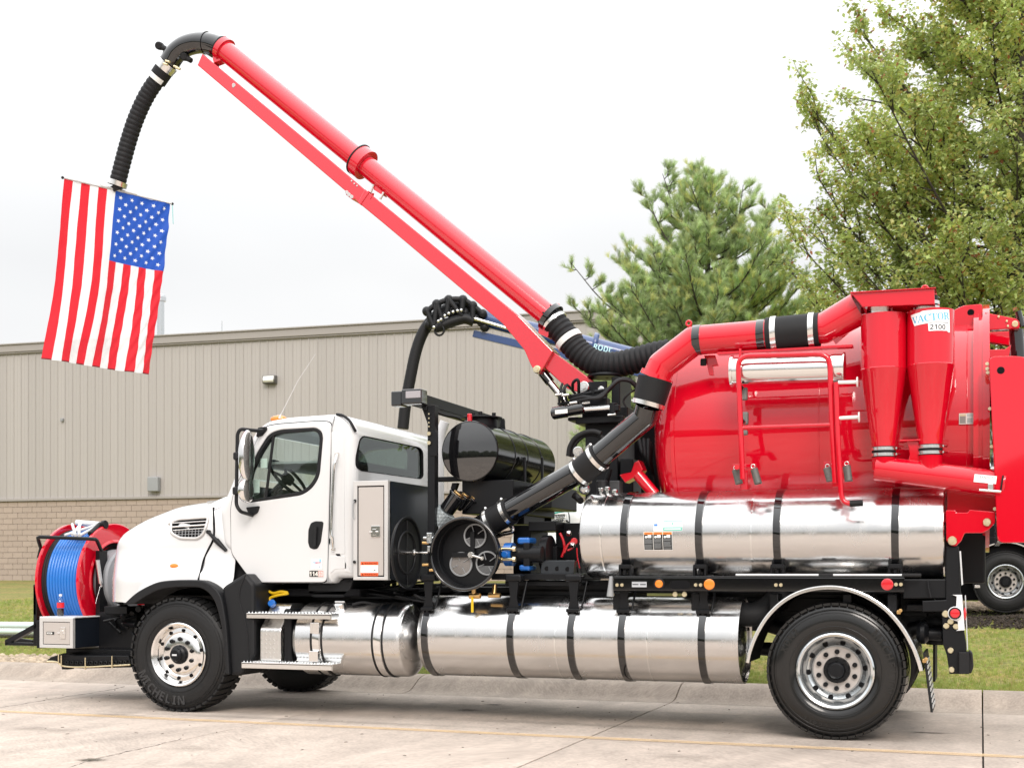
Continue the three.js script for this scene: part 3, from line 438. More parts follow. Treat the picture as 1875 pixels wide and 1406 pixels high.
// ---------------------------------------------------------------- the vacuum truck
const font = await new FontLoader().loadAsync('fonts/droid/droid_sans_bold.typeface.json');
const truck = thing('vacuum_truck', 'white-cab vacuum truck with red boom, red tank and polished steel cylinders parked at the kerb', 'truck', V(-3, 0, -1.25));
const MID = -1.25;
const XF = onZ(325, PY, 0).x, XR = onZ(1530, PY, 0).x;               // axles
function wheel(x, zOut, front, parent, mats, dual, ground = 0) {
  const R = 0.535, W = front ? 0.33 : 0.285, rim = 0.291, c = V(x, R + ground - 0.006, zOut), zA = V(x, c.y, zOut - W), zB = c.clone();
  const A = (p) => lathe(V(x, c.y, zOut), V(x, c.y, zOut - 1), p, 72);                       // profile measured inwards from the outer face
  const lp = (p) => p;
  const w = part('wheel', A(lp([[0.035, rim], [0.012, rim + 0.012], [0.0, rim + 0.05], [-0.004, rim + 0.1], [0.004, rim + 0.155], [0.02, R - 0.055], [0.03, R - 0.035], [0.04, R - 0.022], [0.06, R - 0.014], [W / 2, R - 0.012], [W - 0.06, R - 0.014], [W - 0.04, R - 0.022], [W - 0.02, R - 0.055], [W, rim + 0.1], [W - 0.012, rim + 0.012], [W - 0.035, rim]])), mats.tyre, parent, front ? 'front wheel with polished disc' : undefined);
  const tr = [], n = front ? 44 : 52;
  for (let i = 0; i < n; i++) for (const s of [0, 1]) {
    const a = i / n * 6.28318 + (s ? 3.14 / n : 0), m = new THREE.Matrix4().makeTranslation(x, c.y, 0).multiply(new THREE.Matrix4().makeRotationZ(a));
    const d = front ? 0.125 : 0.1, g = new THREE.BoxGeometry(0.03, front ? 0.052 : 0.054, d);
    { const p = g.attributes.position; for (let k = 0; k < p.count; k++) { const o = s ? p.getZ(k) < 0 : p.getZ(k) > 0; if (o && p.getX(k) > 0) p.setX(k, p.getX(k) - 0.011); if (!o) p.setY(k, p.getY(k) + (front ? 0.022 : 0.008)); } g.computeVertexNormals(); }
    tr.push(g.translate(R - 0.015, 0, 0).applyMatrix4(m).translate(0, 0, zOut - (s ? W - 0.012 - d / 2 : 0.014 + d / 2)));
  }
  for (let i = 0; i < n; i++) { const a = i / n * 6.28318 + 0.05, m = new THREE.Matrix4().makeTranslation(x, c.y, 0).multiply(new THREE.Matrix4().makeRotationZ(a)); tr.push(new THREE.BoxGeometry(0.026, 0.05, 0.055).rotateX(0.3).translate(R - 0.013, 0, 0).applyMatrix4(m).translate(0, 0, zOut - W / 2)); }
  part('tread', tr, mats.tyre, w);
  part('sidewall_rib', [0.05, 0.155, 0.18].map(k => A(lp([[-0.004 + (k > 0.1 ? 0.008 : 0), rim + k], [-0.008 + (k > 0.1 ? 0.008 : 0), rim + k + 0.003], [-0.004 + (k > 0.1 ? 0.012 : 0), rim + k + 0.006]]))), mats.tyre, w);
  const word = (str, a0, rad, size, step, flip) => {
    const l = []; [...str].forEach((ch, i) => { if (ch === ' ') return; const g = new TextGeometry(ch, { font, size, depth: 0.005, curveSegments: 3, bevelEnabled: false }); g.computeBoundingBox(); g.translate(-(g.boundingBox.max.x) / 2, -size / 2, 0); const a = a0 + (flip ? 1 : -1) * i * step; g.rotateZ(a + (flip ? Math.PI / 2 : -Math.PI / 2)); l.push(g.translate(x + Math.cos(a) * rad, c.y + Math.sin(a) * rad, zOut - 0.0005)); }); return l;
  };
  if (mats.text) {
    if (front) part('lettering', word('MICHELIN', 3.62, 0.418, 0.084, 0.168, true), M.letter, w, 'grey raised MICHELIN lettering');
    else part('lettering', [word('MICHELIN', 0.75, 0.42, 0.062, 0.15, false), word('11R22.5', 4.15, 0.43, 0.04, 0.1, true), word('XDN2', 2.75, 0.42, 0.05, 0.13, false)], mats.tyre, w);
  }
  const nut = 10, nr = 0.143;
  if (front) {
    part('rim', crease(A([[0.028, rim + 0.004], [0.004, rim + 0.004], [-0.004, rim - 0.006], [0.004, rim - 0.022], [0.05, rim - 0.034], [0.062, rim - 0.045], [0.056, 0.21], [0.04, 0.19], [0.03, 0.16], [0.03, 0.08], [0.06, 0.075]]), 0.5), mats.rim, w);
    const hh = []; for (let i = 0; i < 10; i++) { const a = i / 10 * 6.283 + 0.2, p = V(x + Math.cos(a) * 0.222, c.y + Math.sin(a) * 0.222, zOut - 0.051); hh.push(new THREE.SphereGeometry(0.017, 12, 8).scale(1, 1, 0.28).translate(p.x, p.y, p.z)); } parts('hand_hole', hh, M.dark, w);
    part('hub', [crease(A([[0.06, 0.092], [0.015, 0.088], [0.0, 0.08], [-0.01, 0.062], [-0.012, 0.06], [-0.04, 0.056], [-0.05, 0.045], [-0.05, 0.0]]), 0.5)], M.frame, w);
    const nn = []; for (let i = 0; i < nut; i++) { const a = i / nut * 6.283 + 0.25, p = V(x + Math.cos(a) * nr, c.y + Math.sin(a) * nr, zOut - 0.032); nn.push([bolt(p, NZ, 0.021, 0.022), cyl(p.clone().add(V(0, 0, 0.02)), p.clone().add(V(0, 0, 0.035)), 0.013, 12)]); } parts('lug_nut', nn, M.frame, w);
    part('hub_badge', box(x, c.y, zOut + 0.0515, 0.05, 0.016, 0.003, 0.001), M.silver, w);
  } else {
    part('rim', crease(A([[0.03, rim + 0.004], [0.004, rim + 0.004], [-0.006, rim - 0.008], [0.002, rim - 0.024], [0.03, rim - 0.03], [0.05, rim - 0.03], [0.075, rim - 0.045], [0.13, 0.225], [0.155, 0.19], [0.16, 0.183], [0.16, 0.08]]), 0.5), mats.rim, w);
    part('disc_face', crease(A([[0.158, 0.182], [0.15, 0.178], [0.15, 0.09], [0.17, 0.088]]), 0.4), mats.disc, w);
    const hh = []; for (let i = 0; i < 10; i++) { const a = i / 10 * 6.283 + 0.1, p = V(x + Math.cos(a) * 0.216, c.y + Math.sin(a) * 0.216, zOut - 0.132); const g = new THREE.SphereGeometry(0.021, 14, 8).scale(1.15, 1, 0.45); g.applyMatrix4(new THREE.Matrix4().makeRotationY(-0.55)); g.applyMatrix4(new THREE.Matrix4().makeRotationZ(a)); hh.push(g.translate(p.x, p.y, p.z)); } parts('hand_hole', hh, M.dark, w);
    part('hub', [crease(A([[0.17, 0.105], [0.11, 0.1], [0.10, 0.095], [0.1, 0.07], [0.07, 0.062], [0.06, 0.05], [0.058, 0]]), 0.5), ...Array.from({ length: 8 }, (_, i) => bolt(V(x + Math.cos(i * 0.7854) * 0.082, c.y + Math.sin(i * 0.7854) * 0.082, zOut - 0.1), NZ, 0.011, 0.014))], M.frame, w);
    const nn = []; for (let i = 0; i < nut; i++) { const a = i / nut * 6.283 + 0.3, p = V(x + Math.cos(a) * nr, c.y + Math.sin(a) * nr, zOut - 0.15); nn.push(cyl(p, p.clone().add(V(0, 0, 0.03)), 0.019, 14, 0.006)); } parts('lug_nut', nn, M.frame, w);
  }
  if (dual) { const c2x = part('inner_tyre', [lathe(V(x, c.y, zOut - 0.34), V(x, c.y, zOut - 1.34), [[0.03, rim], [0, rim + 0.08], [0.02, R - 0.03], [0.06, R - 0.004], [0.22, R - 0.004], [0.27, R - 0.05], [0.28, rim]], 48)], mats.tyre, w); }
  return w;
}
const wmF = { tyre: M.tyre, rim: M.polish, text: true }, wmR = { tyre: phys({ color: lin(0.008, 0.008, 0.008), roughness: 0.4, specularIntensity: 0.3, clearcoat: 0.8, clearcoatRoughness: 0.13, bumpMap: scaled(T.smudge, 4, 4), bumpScale: 0.001 }), rim: M.galv.clone(), disc: M.sheet, text: true };
wmR.rim.roughness = 0.3; wmR.rim.color.setRGB(0.72, 0.76, 0.78);
wheel(XF, 0.0, true, truck, wmF); wheel(XR, 0.0, false, truck, wmR, true);
const rightWheel = (x, dual) => { const w = part('wheel', lathe(V(x, 0.53, -2.16), V(x, 0.53, -3.16), [[0.03, 0.29], [0, 0.37], [0.02, 0.5], [0.06, 0.535], [0.27, 0.535], [0.31, 0.48], [0.32, 0.29]], 48), M.tyre, truck); const tr = []; for (let i = 0; i < 44; i++) for (const s of [0, 1]) tr.push(new THREE.BoxGeometry(0.03, 0.05, 0.12).translate(0.526, 0, 0).applyMatrix4(new THREE.Matrix4().makeTranslation(x, 0.53, s ? -2.24 : -2.42).multiply(new THREE.Matrix4().makeRotationZ(i / 44 * 6.283 + s * 0.07)))); part('tread', tr, M.tyre, w); if (dual) part('inner_tyre', lathe(V(x, 0.53, -1.82), V(x, 0.53, -2.82), [[0.03, 0.29], [0, 0.37], [0.02, 0.5], [0.06, 0.535], [0.22, 0.535], [0.27, 0.48], [0.28, 0.29]], 40), M.tyre, w); };
rightWheel(XF, false); rightWheel(XR, true);

// ---- chassis
const chassis = part('chassis', [
  ...[-0.78, -1.66].map(z => box(-2.95, 0.93, z, 7.7, 0.27, 0.08, 0.01)),
  ...[-6.3, -4.6, -3.2, -1.6, -0.7, 0.8].map(x => box(x, 0.93, MID, 0.1, 0.22, 0.84)),
  cyl(V(XF, 0.53, -2.2), V(XF, 0.53, -0.3), 0.06), cyl(V(XR, 0.55, -2.1), V(XR, 0.55, -0.4), 0.09), lathe(V(XR, 0.55, MID + 0.1), V(XR - 1, 0.55, MID + 0.1), [[-0.24, 0.0], [-0.2, 0.16], [0, 0.24], [0.2, 0.16], [0.35, 0.07], [0.36, 0]], 24),
  ...[-0.62, -1.86].map(z => spline([V(XF - 0.7, 0.78, z), V(XF, 0.62, z), V(XF + 0.8, 0.8, z)], 0.045, 20)), ...[-0.62, -1.86].map(z => spline([V(XR - 0.6, 0.85, z), V(XR, 0.68, z), V(XR + 0.6, 0.85, z)], 0.06, 20)),
  rod(V(-4.2, 0.75, MID), V(XR - 0.3, 0.6, MID), 0.06),
], M.frame, truck);
part('drivetrain', [box(-6.1, 1.15, MID, 1.5, 0.75, 0.8, 0.08), box(-4.9, 0.85, MID, 0.9, 0.4, 0.5, 0.1), box(-3.4, 1.0, MID - 0.3, 1.3, 0.35, 1.2, 0.03), box(-5.25, 0.95, -0.95, 0.9, 0.5, 0.3, 0.05)], M.dark, chassis);
part('air_spring', [0, 0.07, 0.14].map(d => lathe(V(XR + 0.75, 0.72 + d, -0.55), V(XR + 0.75, 1.72 + d, -0.55), [[0, 0.1], [0.035, 0.14], [0.07, 0.1]], 24)), M.rubber, chassis);

// ---- hood: a lofted shell with a flared wheel arch
const hp = (u, v, z) => onZ(u, v, z);
const topPts = [[199, 1070, -0.5], [221, 1006, -0.5], [243, 966, -0.55], [307, 940], [347, 922], [376, 917], [406, 914], [432, 900]].map(p => { const q = hp(p[0], p[1], p[2] ?? -0.75); return [q.x, q.y]; });
const archPts = [[207, 1103], [225, 1105], [240, 1092], [258, 1079], [288, 1066], [320, 1062], [353, 1062], [372, 1063], [390, 1072], [402, 1090], [410, 1112], [446, 1112]].map(p => { const q = hp(p[0], p[1], -0.06); return [q.x, q.y]; });
const interp = (l, x) => { if (x <= l[0][0]) return l[0][1]; for (let i = 1; i < l.length; i++) if (x <= l[i][0]) { const t = (x - l[i - 1][0]) / (l[i][0] - l[i - 1][0]); return l[i - 1][1] + (l[i][1] - l[i - 1][1]) * t; } return l[l.length - 1][1]; };
const smoothIn = (l, x, w = 0.06) => (interp(l, x - w) + interp(l, x) * 2 + interp(l, x + w)) / 4;
const hx0 = topPts[0][0] - 0.01, hx1 = hp(428, 1000, -0.2).x;
const hoodOut = x => { const t = clamp((x - hx0) / 0.55); return -0.10 - 0.42 * Math.pow(1 - t, 2.4) - 0.1 * clamp((x - (XF + 0.35)) / 0.5); };
const HN = 3.1;
const hoodTop = x => smoothIn(topPts, x, 0.05), hoodBelt = x => Math.min(1.52, hoodTop(x) - 0.14);
const archBump = (x, y) => { const d = Math.hypot(x - XF - 0.03, (y - 0.56) * 0.95); return 0.075 * (1 - clamp((d - 0.68) / 0.1) ** 2 * (3 - 2 * clamp((d - 0.68) / 0.1))) * clamp((y - 0.5) * 2); };
function hoodZ(x, y) {
  const b = hoodBelt(x), tp = hoodTop(x), o = hoodOut(x) - 0.07;
  if (y <= b) return o + archBump(x, y) - 0.05 * clamp((y - 1.2) / 0.3);
  const s = clamp((y - b) / (tp - b)); const a = Math.asin(Math.pow(s, HN / 2)); return MID + (o - 0.05 - MID) * Math.pow(Math.max(0, Math.cos(a)), 2 / HN);
}
{
  const NXh = 90, NS = 30, pos = [], idx = [], uv = [];
  for (let i = 0; i <= NXh; i++) {
    const x = hx0 + (hx1 - hx0) * Math.pow(i / NXh, 1.15), yb = smoothIn(archPts, x, 0.02), b = hoodBelt(x), tp = hoodTop(x), o = hoodOut(x) - 0.12;
    for (let k = 0; k <= 2 * NS; k++) {
      const m = k <= NS ? k : 2 * NS - k; let y, z;
      if (m <= 14) { y = yb + (b - yb) * m / 14; z = hoodZ(x, y); }
      else { const a = (m - 14) / (NS - 14) * Math.PI / 2; y = b + (tp - b) * Math.pow(Math.sin(a), 2 / HN); z = MID + (o - MID) * Math.pow(Math.max(0, Math.cos(a)), 2 / HN); }
      pos.push(x, y, k <= NS ? z : 2 * MID - z); uv.push(x, y);
    }
  }
  const w = 2 * NS + 1;
  for (let i = 0; i < NXh; i++) for (let k = 0; k < w - 1; k++) { const a = i * w + k; idx.push(a, a + w, a + 1, a + w, a + w + 1, a + 1); }
  const g = new THREE.BufferGeometry(); g.setAttribute('position', new THREE.Float32BufferAttribute(pos, 3)); g.setAttribute('uv', new THREE.Float32BufferAttribute(uv, 2)); g.setIndex(idx); g.computeVertexNormals();
  const nose = [], W2 = []; for (let k = 0; k < w; k++) W2.push([pos[k * 3 + 2], pos[k * 3 + 1]]);
  const hood = truck.userData.hood = part('hood', [g, extrX(W2, hx0 - 0.02, hx0 + 0.004, 0)], M.white, truck, 'sloping white hood and fender');
  delete truck.userData.hood; truck.hood = hood;
  const onHood = (u, v, d = 0.004) => { let z = -0.2; for (let i = 0; i < 12; i++) { const q = onZ(u, v, z); z = hoodZ(q.x, q.y) + d; } return onZ(u, v, z); };
  // shut line between hood and cowl
  part('shut_line', spline([[391, 930], [391.5, 955], [391, 985], [381, 1007], [373.5, 1024], [368, 1045], [363, 1063]].map(p => onHood(p[0], p[1], 0.001)), 0.011, 40, 6), M.dark, hood);
  // side grille: chromed frame, louvres, dark back
  const vg = [[308, 959], [326, 951], [382, 947], [376, 968], [372, 978], [362, 986], [330, 985.5], [313, 976]].map(p => onHood(p[0], p[1], 0.008)), cen = vg.reduce((a, b) => a.add(b), V(0, 0, 0)).divideScalar(8);
  const sub = (a, b, t) => a.clone().lerp(b, t);
  const vent = part('side_grille', new Poly([...vg, vg[0], vg[1]], 0.03) && sweep(new Poly([...vg, vg[0].clone().lerp(vg[1], 0.3)], 0.035), 60, 0.0135, 10), M.trim, hood, 'chromed side grille with louvres');
  const inner = vg.map(p => sub(p, cen, 0.05)); const fan = []; for (let i = 0; i < 8; i++) { const a = inner[i], b = inner[(i + 1) % 8]; fan.push(...cen.toArray(), ...a.toArray(), ...b.toArray()); }
  const fg = new THREE.BufferGeometry(); fg.setAttribute('position', new THREE.Float32BufferAttribute(fan, 3)); fg.computeVertexNormals();
  part('grille_back', fg.translate(0, 0, -0.001), M.dark, vent);
  const lv = []; for (const v of [955, 962, 968]) { const l = onHood(313 + (v - 955) * 0.3, v + 3, 0.012), r = onHood(379 - (v - 955) * 0.35, v - 1, 0.012); lv.push(rod(l, r, v === 962 ? 0.009 : 0.005, undefined, 8)); }
  parts('louvre', lv, M.polish, vent);
  const tn = []; for (let i = 0; i < 9; i++) { const u = 322 + i * 6; tn.push(rod(onHood(u, 969, 0.01), onHood(u - 1, 983, 0.01), 0.0035, undefined, 6)); } for (const v of [974, 979]) tn.push(rod(onHood(318, v, 0.01), onHood(374, v - 2, 0.01), 0.003, undefined, 6)); part('grille_mesh', tn, M.grey, vent);
  { const c = onHood(320, 1036, 0.004), g2 = new THREE.SphereGeometry(1, 24, 12).scale(0.054, 0.026, 0.018).translate(c.x, c.y, c.z); part('marker_bezel', new THREE.SphereGeometry(1, 24, 12).scale(0.07, 0.036, 0.012).translate(c.x + 0.01, c.y, c.z), M.white, hood); part('marker_light', g2, M.amber, hood, 'oval amber marker light'); }
  { const a = onHood(381, 974, 0.02), b = onHood(414, 1008, 0.02), m = a.clone().lerp(b, 0.45); part('hood_latch', [rod(a, m, 0.014, 0.02, 10), rod(m, b, 0.028, 0.016, 10), rod(a.clone().add(V(0, 0, -0.02)), a.clone().add(V(0, 0, 0.006)), 0.02, undefined, 12)].map(g3 => g3), M.plastic, hood, 'black rubber hood latch'); }
  { const q = [[378, 918], [406, 915], [404, 929], [392, 934]].map(p => onHood(p[0], p[1], 0.004)); const g3 = new THREE.BufferGeometry(); g3.setAttribute('position', new THREE.Float32BufferAttribute([q[0], q[3], q[1], q[1], q[3], q[2]].flatMap(p => p.toArray()), 3)); g3.computeVertexNormals(); part('cowl_panel', g3, M.grey, hood, 'grey cowl corner panel'); }
  // black arch trim and mudguard
  const outA = smooth2(ZP([[226, 1107], [243, 1091], [260, 1079], [289, 1066], [322, 1062], [355, 1062], [374, 1064], [392, 1074], [405, 1092], [412, 1122], [417, 1165], [421, 1235]], 0.0), 60), inA = smooth2(ZP([[246, 1106], [256, 1100], [268, 1092], [293, 1080], [322, 1075.5], [353, 1075], [369, 1077], [383, 1086], [394, 1102], [402, 1128], [409, 1168], [414, 1235]], 0.0), 60);
  part('fender_trim', strip(inA, outA, -0.34, 0.012, 0.012), M.plastic, truck, 'black plastic wheel arch trim');
  const mg = ZP([[406, 1075], [448, 1049], [465, 1069], [466, 1150], [466, 1200], [441, 1237], [421, 1237], [417, 1165], [412, 1120], [407, 1092]], -0.03);
  const mud = part('mudguard', [extr(rounded(mg, 0.03), -0.55, -0.03, 0.03)], M.plastic, truck, 'black mudguard behind the front wheel');
  part('mudguard_crease', spline(Z3([[449, 1052], [438, 1090], [452, 1150], [456, 1215]], -0.03), 0.006, 30, 6), M.plastic, mud);
}
// ---- cab: a hollow shell cut with window openings
const ZD = -0.21, cabR = onZ(650, PY, ZD).x;
{
  const prof = ZP([[404, 1000], [398, 936], [428.5, 862], [452, 808], [467, 784], [486, 770], [522, 763], [612, 756.5], [632, 762], [646, 778], [651, 800], [650, 1058], [613, 1058.5], [608, 1068], [464, 1069], [447, 1047], [424, 1018]], ZD);
  const pr = rounded(prof, 0.05, 4);
  const ev = new Evaluator(); ev.attributes = ['position', 'normal', 'uv']; ev.useGroups = false;
  const br = g => { const b = new Brush(norm(g)); b.updateMatrixWorld(); return b; };
  const outer = extr(pr, -2.16, ZD, 0.085, [], 6);
  const cx = prof.reduce((a, p) => a + p[0], 0) / prof.length, cy = prof.reduce((a, p) => a + p[1], 0) / prof.length;
  const inner = extr(prof.map(p => { const d = Math.hypot(p[0] - cx, p[1] - cy); return [cx + (p[0] - cx) * (1 - 0.07 / Math.abs(p[0] - cx + 1e-6) * Math.min(1, Math.abs(p[0] - cx) / 0.2)), cy + (p[1] - cy) * (1 - 0.07 / Math.abs(p[1] - cy + 1e-6) * Math.min(1, Math.abs(p[1] - cy) / 0.2))]; }), -2.09, ZD - 0.07, 0);
  const win = [[189, 697], [203, 520], [268, 382], [338, 274], [398, 251], [622, 234], [655, 255], [664, 290], [641, 530], [600, 598], [540, 640]].map(p => c2(...p));
  const winP = rounded(ZP(win, ZD), 0.05, 5);
  let cab = ev.evaluate(br(outer), br(inner), SUBTRACTION);
  cab = ev.evaluate(cab, br(extr(winP, -3, 0.5, 0)), SUBTRACTION);
  const rw = [[902, 300], [930, 272], [1292, 347], [1316, 372], [1318, 535], [1302, 553], [912, 500], [890, 480], [890, 400]].map(p => { const q = onX(...c2(...p), cabR); return [q.z, q.y]; });
  const rwP = rounded(rw, 0.04, 4);
  cab = ev.evaluate(cab, br(extrX(rwP, cabR - 0.4, cabR + 0.4, 0)), SUBTRACTION);
  const ws = ZP([[458, 880], [489, 803], [440, 760], [370, 860], [410, 893]], ZD);
  cab = ev.evaluate(cab, br(extr(ws, -2.02, ZD - 0.14, 0)), SUBTRACTION);
  const cg0 = crease(cab.geometry, 0.55), keepTri = [];
  { const P = cg0.attributes.position, Nn = cg0.attributes.normal, a = V(), b2v = V(), c = V();
    for (let i = 0; i < P.count; i += 3) {
      a.fromBufferAttribute(P, i); b2v.fromBufferAttribute(P, i + 1); c.fromBufferAttribute(P, i + 2); const ar = b2v.clone().sub(a).cross(c.clone().sub(a)).length();
      const flat = [a, b2v, c].every(q => Math.abs(q.z - ZD) < 4e-4); if (ar < 2e-8) continue; keepTri.push(i);
      if (flat) for (let k = 0; k < 3; k++) Nn.setXYZ(i + k, 0, 0, 1);
    } }
  const cgeo = new THREE.BufferGeometry(); for (const [k, n] of [['position', 3], ['normal', 3], ['uv', 2]]) { const src = cg0.attributes[k], o = new Float32Array(keepTri.length * 3 * n); keepTri.forEach((t, j) => { for (let q = 0; q < 3 * n; q++) o[j * 3 * n + q] = src.array[t * n + q]; }); cgeo.setAttribute(k, new THREE.BufferAttribute(o, n)); }
  const cb = truck.cab = part('cab', cgeo, M.white, truck, 'white cab with side and rear windows');
  const doorP = rounded(ZP([[424, 1012], [423, 930], [430, 898], [457, 838], [474, 800], [486, 781], [507, 777], [585, 771], [608, 773], [604, 900], [601, 1020], [599, 1066], [465, 1066.5], [448.5, 1046]], ZD), 0.05, 4);
  const grow = (l, k) => { const mx = l.reduce((a, p) => a + p[0], 0) / l.length, my = l.reduce((a, p) => a + p[1], 0) / l.length; return l.map(p => { const d = Math.hypot(p[0] - mx, p[1] - my); return [mx + (p[0] - mx) * (1 + k / d), my + (p[1] - my) * (1 + k / d)]; }); };
  const winS = grow(winP, 0.022);
  const door = part('door', extr(doorP, ZD - 0.012, ZD + 0.014, 0.009, [winS.slice().reverse()]), M.white, truck, 'white driver door');
  const gap = part('door_gap', extr(grow(doorP, 0.008), ZD - 0.004, ZD + 0.002, 0, [grow(doorP, -0.03).reverse()]), M.dark, cb);
  part('window_seal', extr(grow(winP, 0.02), ZD - 0.05, ZD + 0.018, 0.005, [grow(winP, -0.012).reverse()]), M.plastic, door);
  part('window_glass', extr(grow(winP, -0.005), ZD - 0.03, ZD - 0.028, 0), M.glass, door);
  const [ga, gb] = [c2(356, 268), c2(304, 684)].map(p => onZ(p[0], p[1], ZD)); part('window_bar', rod(ga, gb, 0.014, undefined, 8), M.plastic, door);
  part('window_seal', [extrX(rwP, cabR - 0.02, cabR + 0.008, 0.003, [grow(rwP, -0.022).reverse()])], M.dark, cb);
  part('rear_window', extrX(grow(rwP, -0.01), cabR - 0.012, cabR - 0.010, 0), M.tint, cb);
  part('far_window', extr(grow(winP, -0.005), -2.14, -2.138, 0), M.glass, cb);
  { const w0 = ZP([[426, 872], [464, 792], [468, 795], [430, 875]], ZD); part('windshield', extr(w0, -2.03, ZD - 0.13, 0), M.clear, cb); }
  part('interior_lining', [extr(grow(winP, 0.2), -2.085, -2.07, 0, [grow(winP, 0.02).reverse()]), extrX([[-2.05, 2.28], [-0.3, 2.28], [-0.3, 2.3], [-2.05, 2.3]], cabR - 1.2, cabR - 0.1, 0)].map(g => g), M.interior, cb);
  // seats, dash, wheel
  const Xs = onZ(600, PY, -0.7).x;
  parts('seat', [-0.72, -1.65].map(z => [box(Xs - 0.02, 1.52, z, 0.52, 0.16, 0.52, 0.06), box(Xs + 0.24, 1.86, z, 0.16, 0.62, 0.5, 0.07), box(Xs + 0.27, 2.2, z, 0.11, 0.18, 0.3, 0.05)]), M.seat, cb);
  const dq = onZ(452, 905, -0.4); part('dashboard', [box(dq.x + 0.06, 1.64, MID, 0.34, 0.36, 1.8, 0.1), box(dq.x + 0.22, 1.78, -0.68, 0.26, 0.15, 0.42, 0.05), box(dq.x + 0.0, 1.4, MID, 0.4, 0.5, 1.85, 0.05)], M.seat, cb);
  const sw = onZ(527, 876, -0.72), swg = [new THREE.TorusGeometry(0.225, 0.016, 10, 40).rotateY(Math.PI / 2).rotateZ(0.72), new THREE.CylinderGeometry(0.06, 0.07, 0.06, 16).rotateZ(-0.85), ...[0.3, 2.2, 4.3].map(a => rod(V(0, 0, 0), V(0, Math.sin(a) * 0.21, Math.cos(a) * 0.21), 0.014, undefined, 8).applyMatrix4(new THREE.Matrix4().makeRotationZ(0.72)))].map(g => norm(g).translate(sw.x, sw.y, sw.z)); swg.push(norm(rod(sw, sw.clone().add(V(-0.35, -0.3, 0)), 0.035)));
  part('steering_wheel', swg, M.plastic, cb);
  parts('paper', [[272, 420, 315, 480], [218, 555, 265, 640]].map(r => { const a = onZ(...c2(r[0], r[1]), ZD - 0.04), b = onZ(...c2(r[2], r[3]), ZD - 0.04); return box((a.x + b.x) / 2, (a.y + b.y) / 2, ZD - 0.04, b.x - a.x, a.y - b.y, 0.002, 0); }), M.paper, cb);
  { const a = onX(...c2(1060, 380), cabR - 0.75); part('rear_view_mirror', new THREE.SphereGeometry(1, 20, 10).scale(0.03, 0.05, 0.14).translate(a.x - 0.5, a.y, a.z), M.galv, cb); }
  // door handle in its recess, grab rail, badge, sticker
  const hd = [[600, 835], [630, 823], [675, 825], [682, 835], [665, 960], [645, 1000], [620, 1006], [592, 995], [582, 960], [584, 880]].map(p => c2(...p));
  part('handle', [extr(rounded(ZP(hd, ZD), 0.015), ZD, ZD + 0.02, 0.006), tube(Z3([c2(628, 860), c2(625, 900), c2(622, 985)], ZD + 0.035), 0.012, 0.02)], M.plastic, door, 'black door handle in oval recess');
  part('grab_rail', [tube([onZ(...c2(764, 392), ZD + 0.01), onZ(...c2(752, 440), ZD + 0.07), onZ(...c2(742, 480), ZD + 0.07), onZ(...c2(725, 890), ZD + 0.07), onZ(...c2(735, 940), ZD + 0.07), onZ(...c2(740, 1003), ZD + 0.01)], 0.014, 0.04), cyl(onZ(...c2(764, 392), ZD), onZ(...c2(764, 392), ZD + 0.02), 0.022, 16), cyl(onZ(...c2(740, 1003), ZD), onZ(...c2(740, 1003), ZD + 0.02), 0.022, 16)], M.alum, cb, 'bright metal grab rail');
  const plate = (name, q, z, w, h, draw, par, label, t = 0.004) => { const a = onZ(q[0], q[1], z), b = onZ(q[2], q[3], z), g = new THREE.PlaneGeometry(b.x - a.x, a.y - b.y).translate((a.x + b.x) / 2, (a.y + b.y) / 2, z + t); return part(name, g, decalMat(w, h, draw), par, label); };
  truck.plate = plate;
  plate('model_badge', [566.5, 1044.5, 593, 1056.5], ZD + 0.014, 260, 110, (x, w, h) => { x.fillStyle = '#f2efe9'; x.fillRect(0, 0, w, h); x.fillStyle = '#0d0e0e'; x.fillRect(4, 4, 158, h - 8); x.fillStyle = '#c79a94'; x.fillRect(164, 4, w - 168, h - 8); x.fillStyle = '#fbf7ee'; x.font = 'bold 100px sans-serif'; x.fillText('114', 2, 92, 158); x.fillStyle = '#f3dcd8'; x.fillText('SD', 168, 92, 86); }, door, 'black and pink 114 SD badge');
  plate('door_sticker', [570, 1023, 590, 1042], ZD + 0.014, 200, 190, (x, w, h) => { x.fillStyle = '#fafafa'; x.fillRect(0, 0, w, h); x.fillStyle = '#cfd6dc'; x.fillRect(30, 10, 110, 14); x.fillStyle = '#8fc7de'; x.fillRect(150, 6, 36, 60); x.fillStyle = '#a8c4da'; x.beginPath(); x.moveTo(4, 62); x.lineTo(70, 52); x.lineTo(180, 62); x.lineTo(90, 100); x.fill(); x.fillStyle = '#dd5a5e'; x.fillRect(80, 66, 100, 16); x.fillStyle = '#bac2cc'; x.fillRect(70, 140, 40, 12); x.fillRect(140, 130, 36, 42); }, door);
  parts('side_panel', [[[607.5, 790], [630, 800], [632, 1014], [605, 1014]], [[605, 1018], [632, 1018], [632, 1041], [614, 1042], [605, 1050]]].map(l => extr(rounded(ZP(l, ZD), 0.01), ZD - 0.006, ZD + 0.004, 0.003)), M.white, cb);
  // seam on the roof, crease line
  part('roof_seam', spline([onZ(617, 758.5, ZD - 0.05), onZ(628, 761, ZD - 0.02), onZ(640, 770, ZD + 0.0), onZ(648, 784, ZD - 0.01), onZ(651.5, 790, ZD - 0.03)], 0.013, 24, 8), M.plastic, cb);
  part('drip_rail', [tube(Z3([[613, 762], [604, 800], [601, 1000], [600, 1066]], ZD + 0.001), 0.006, 0.02)], M.grey, cb);
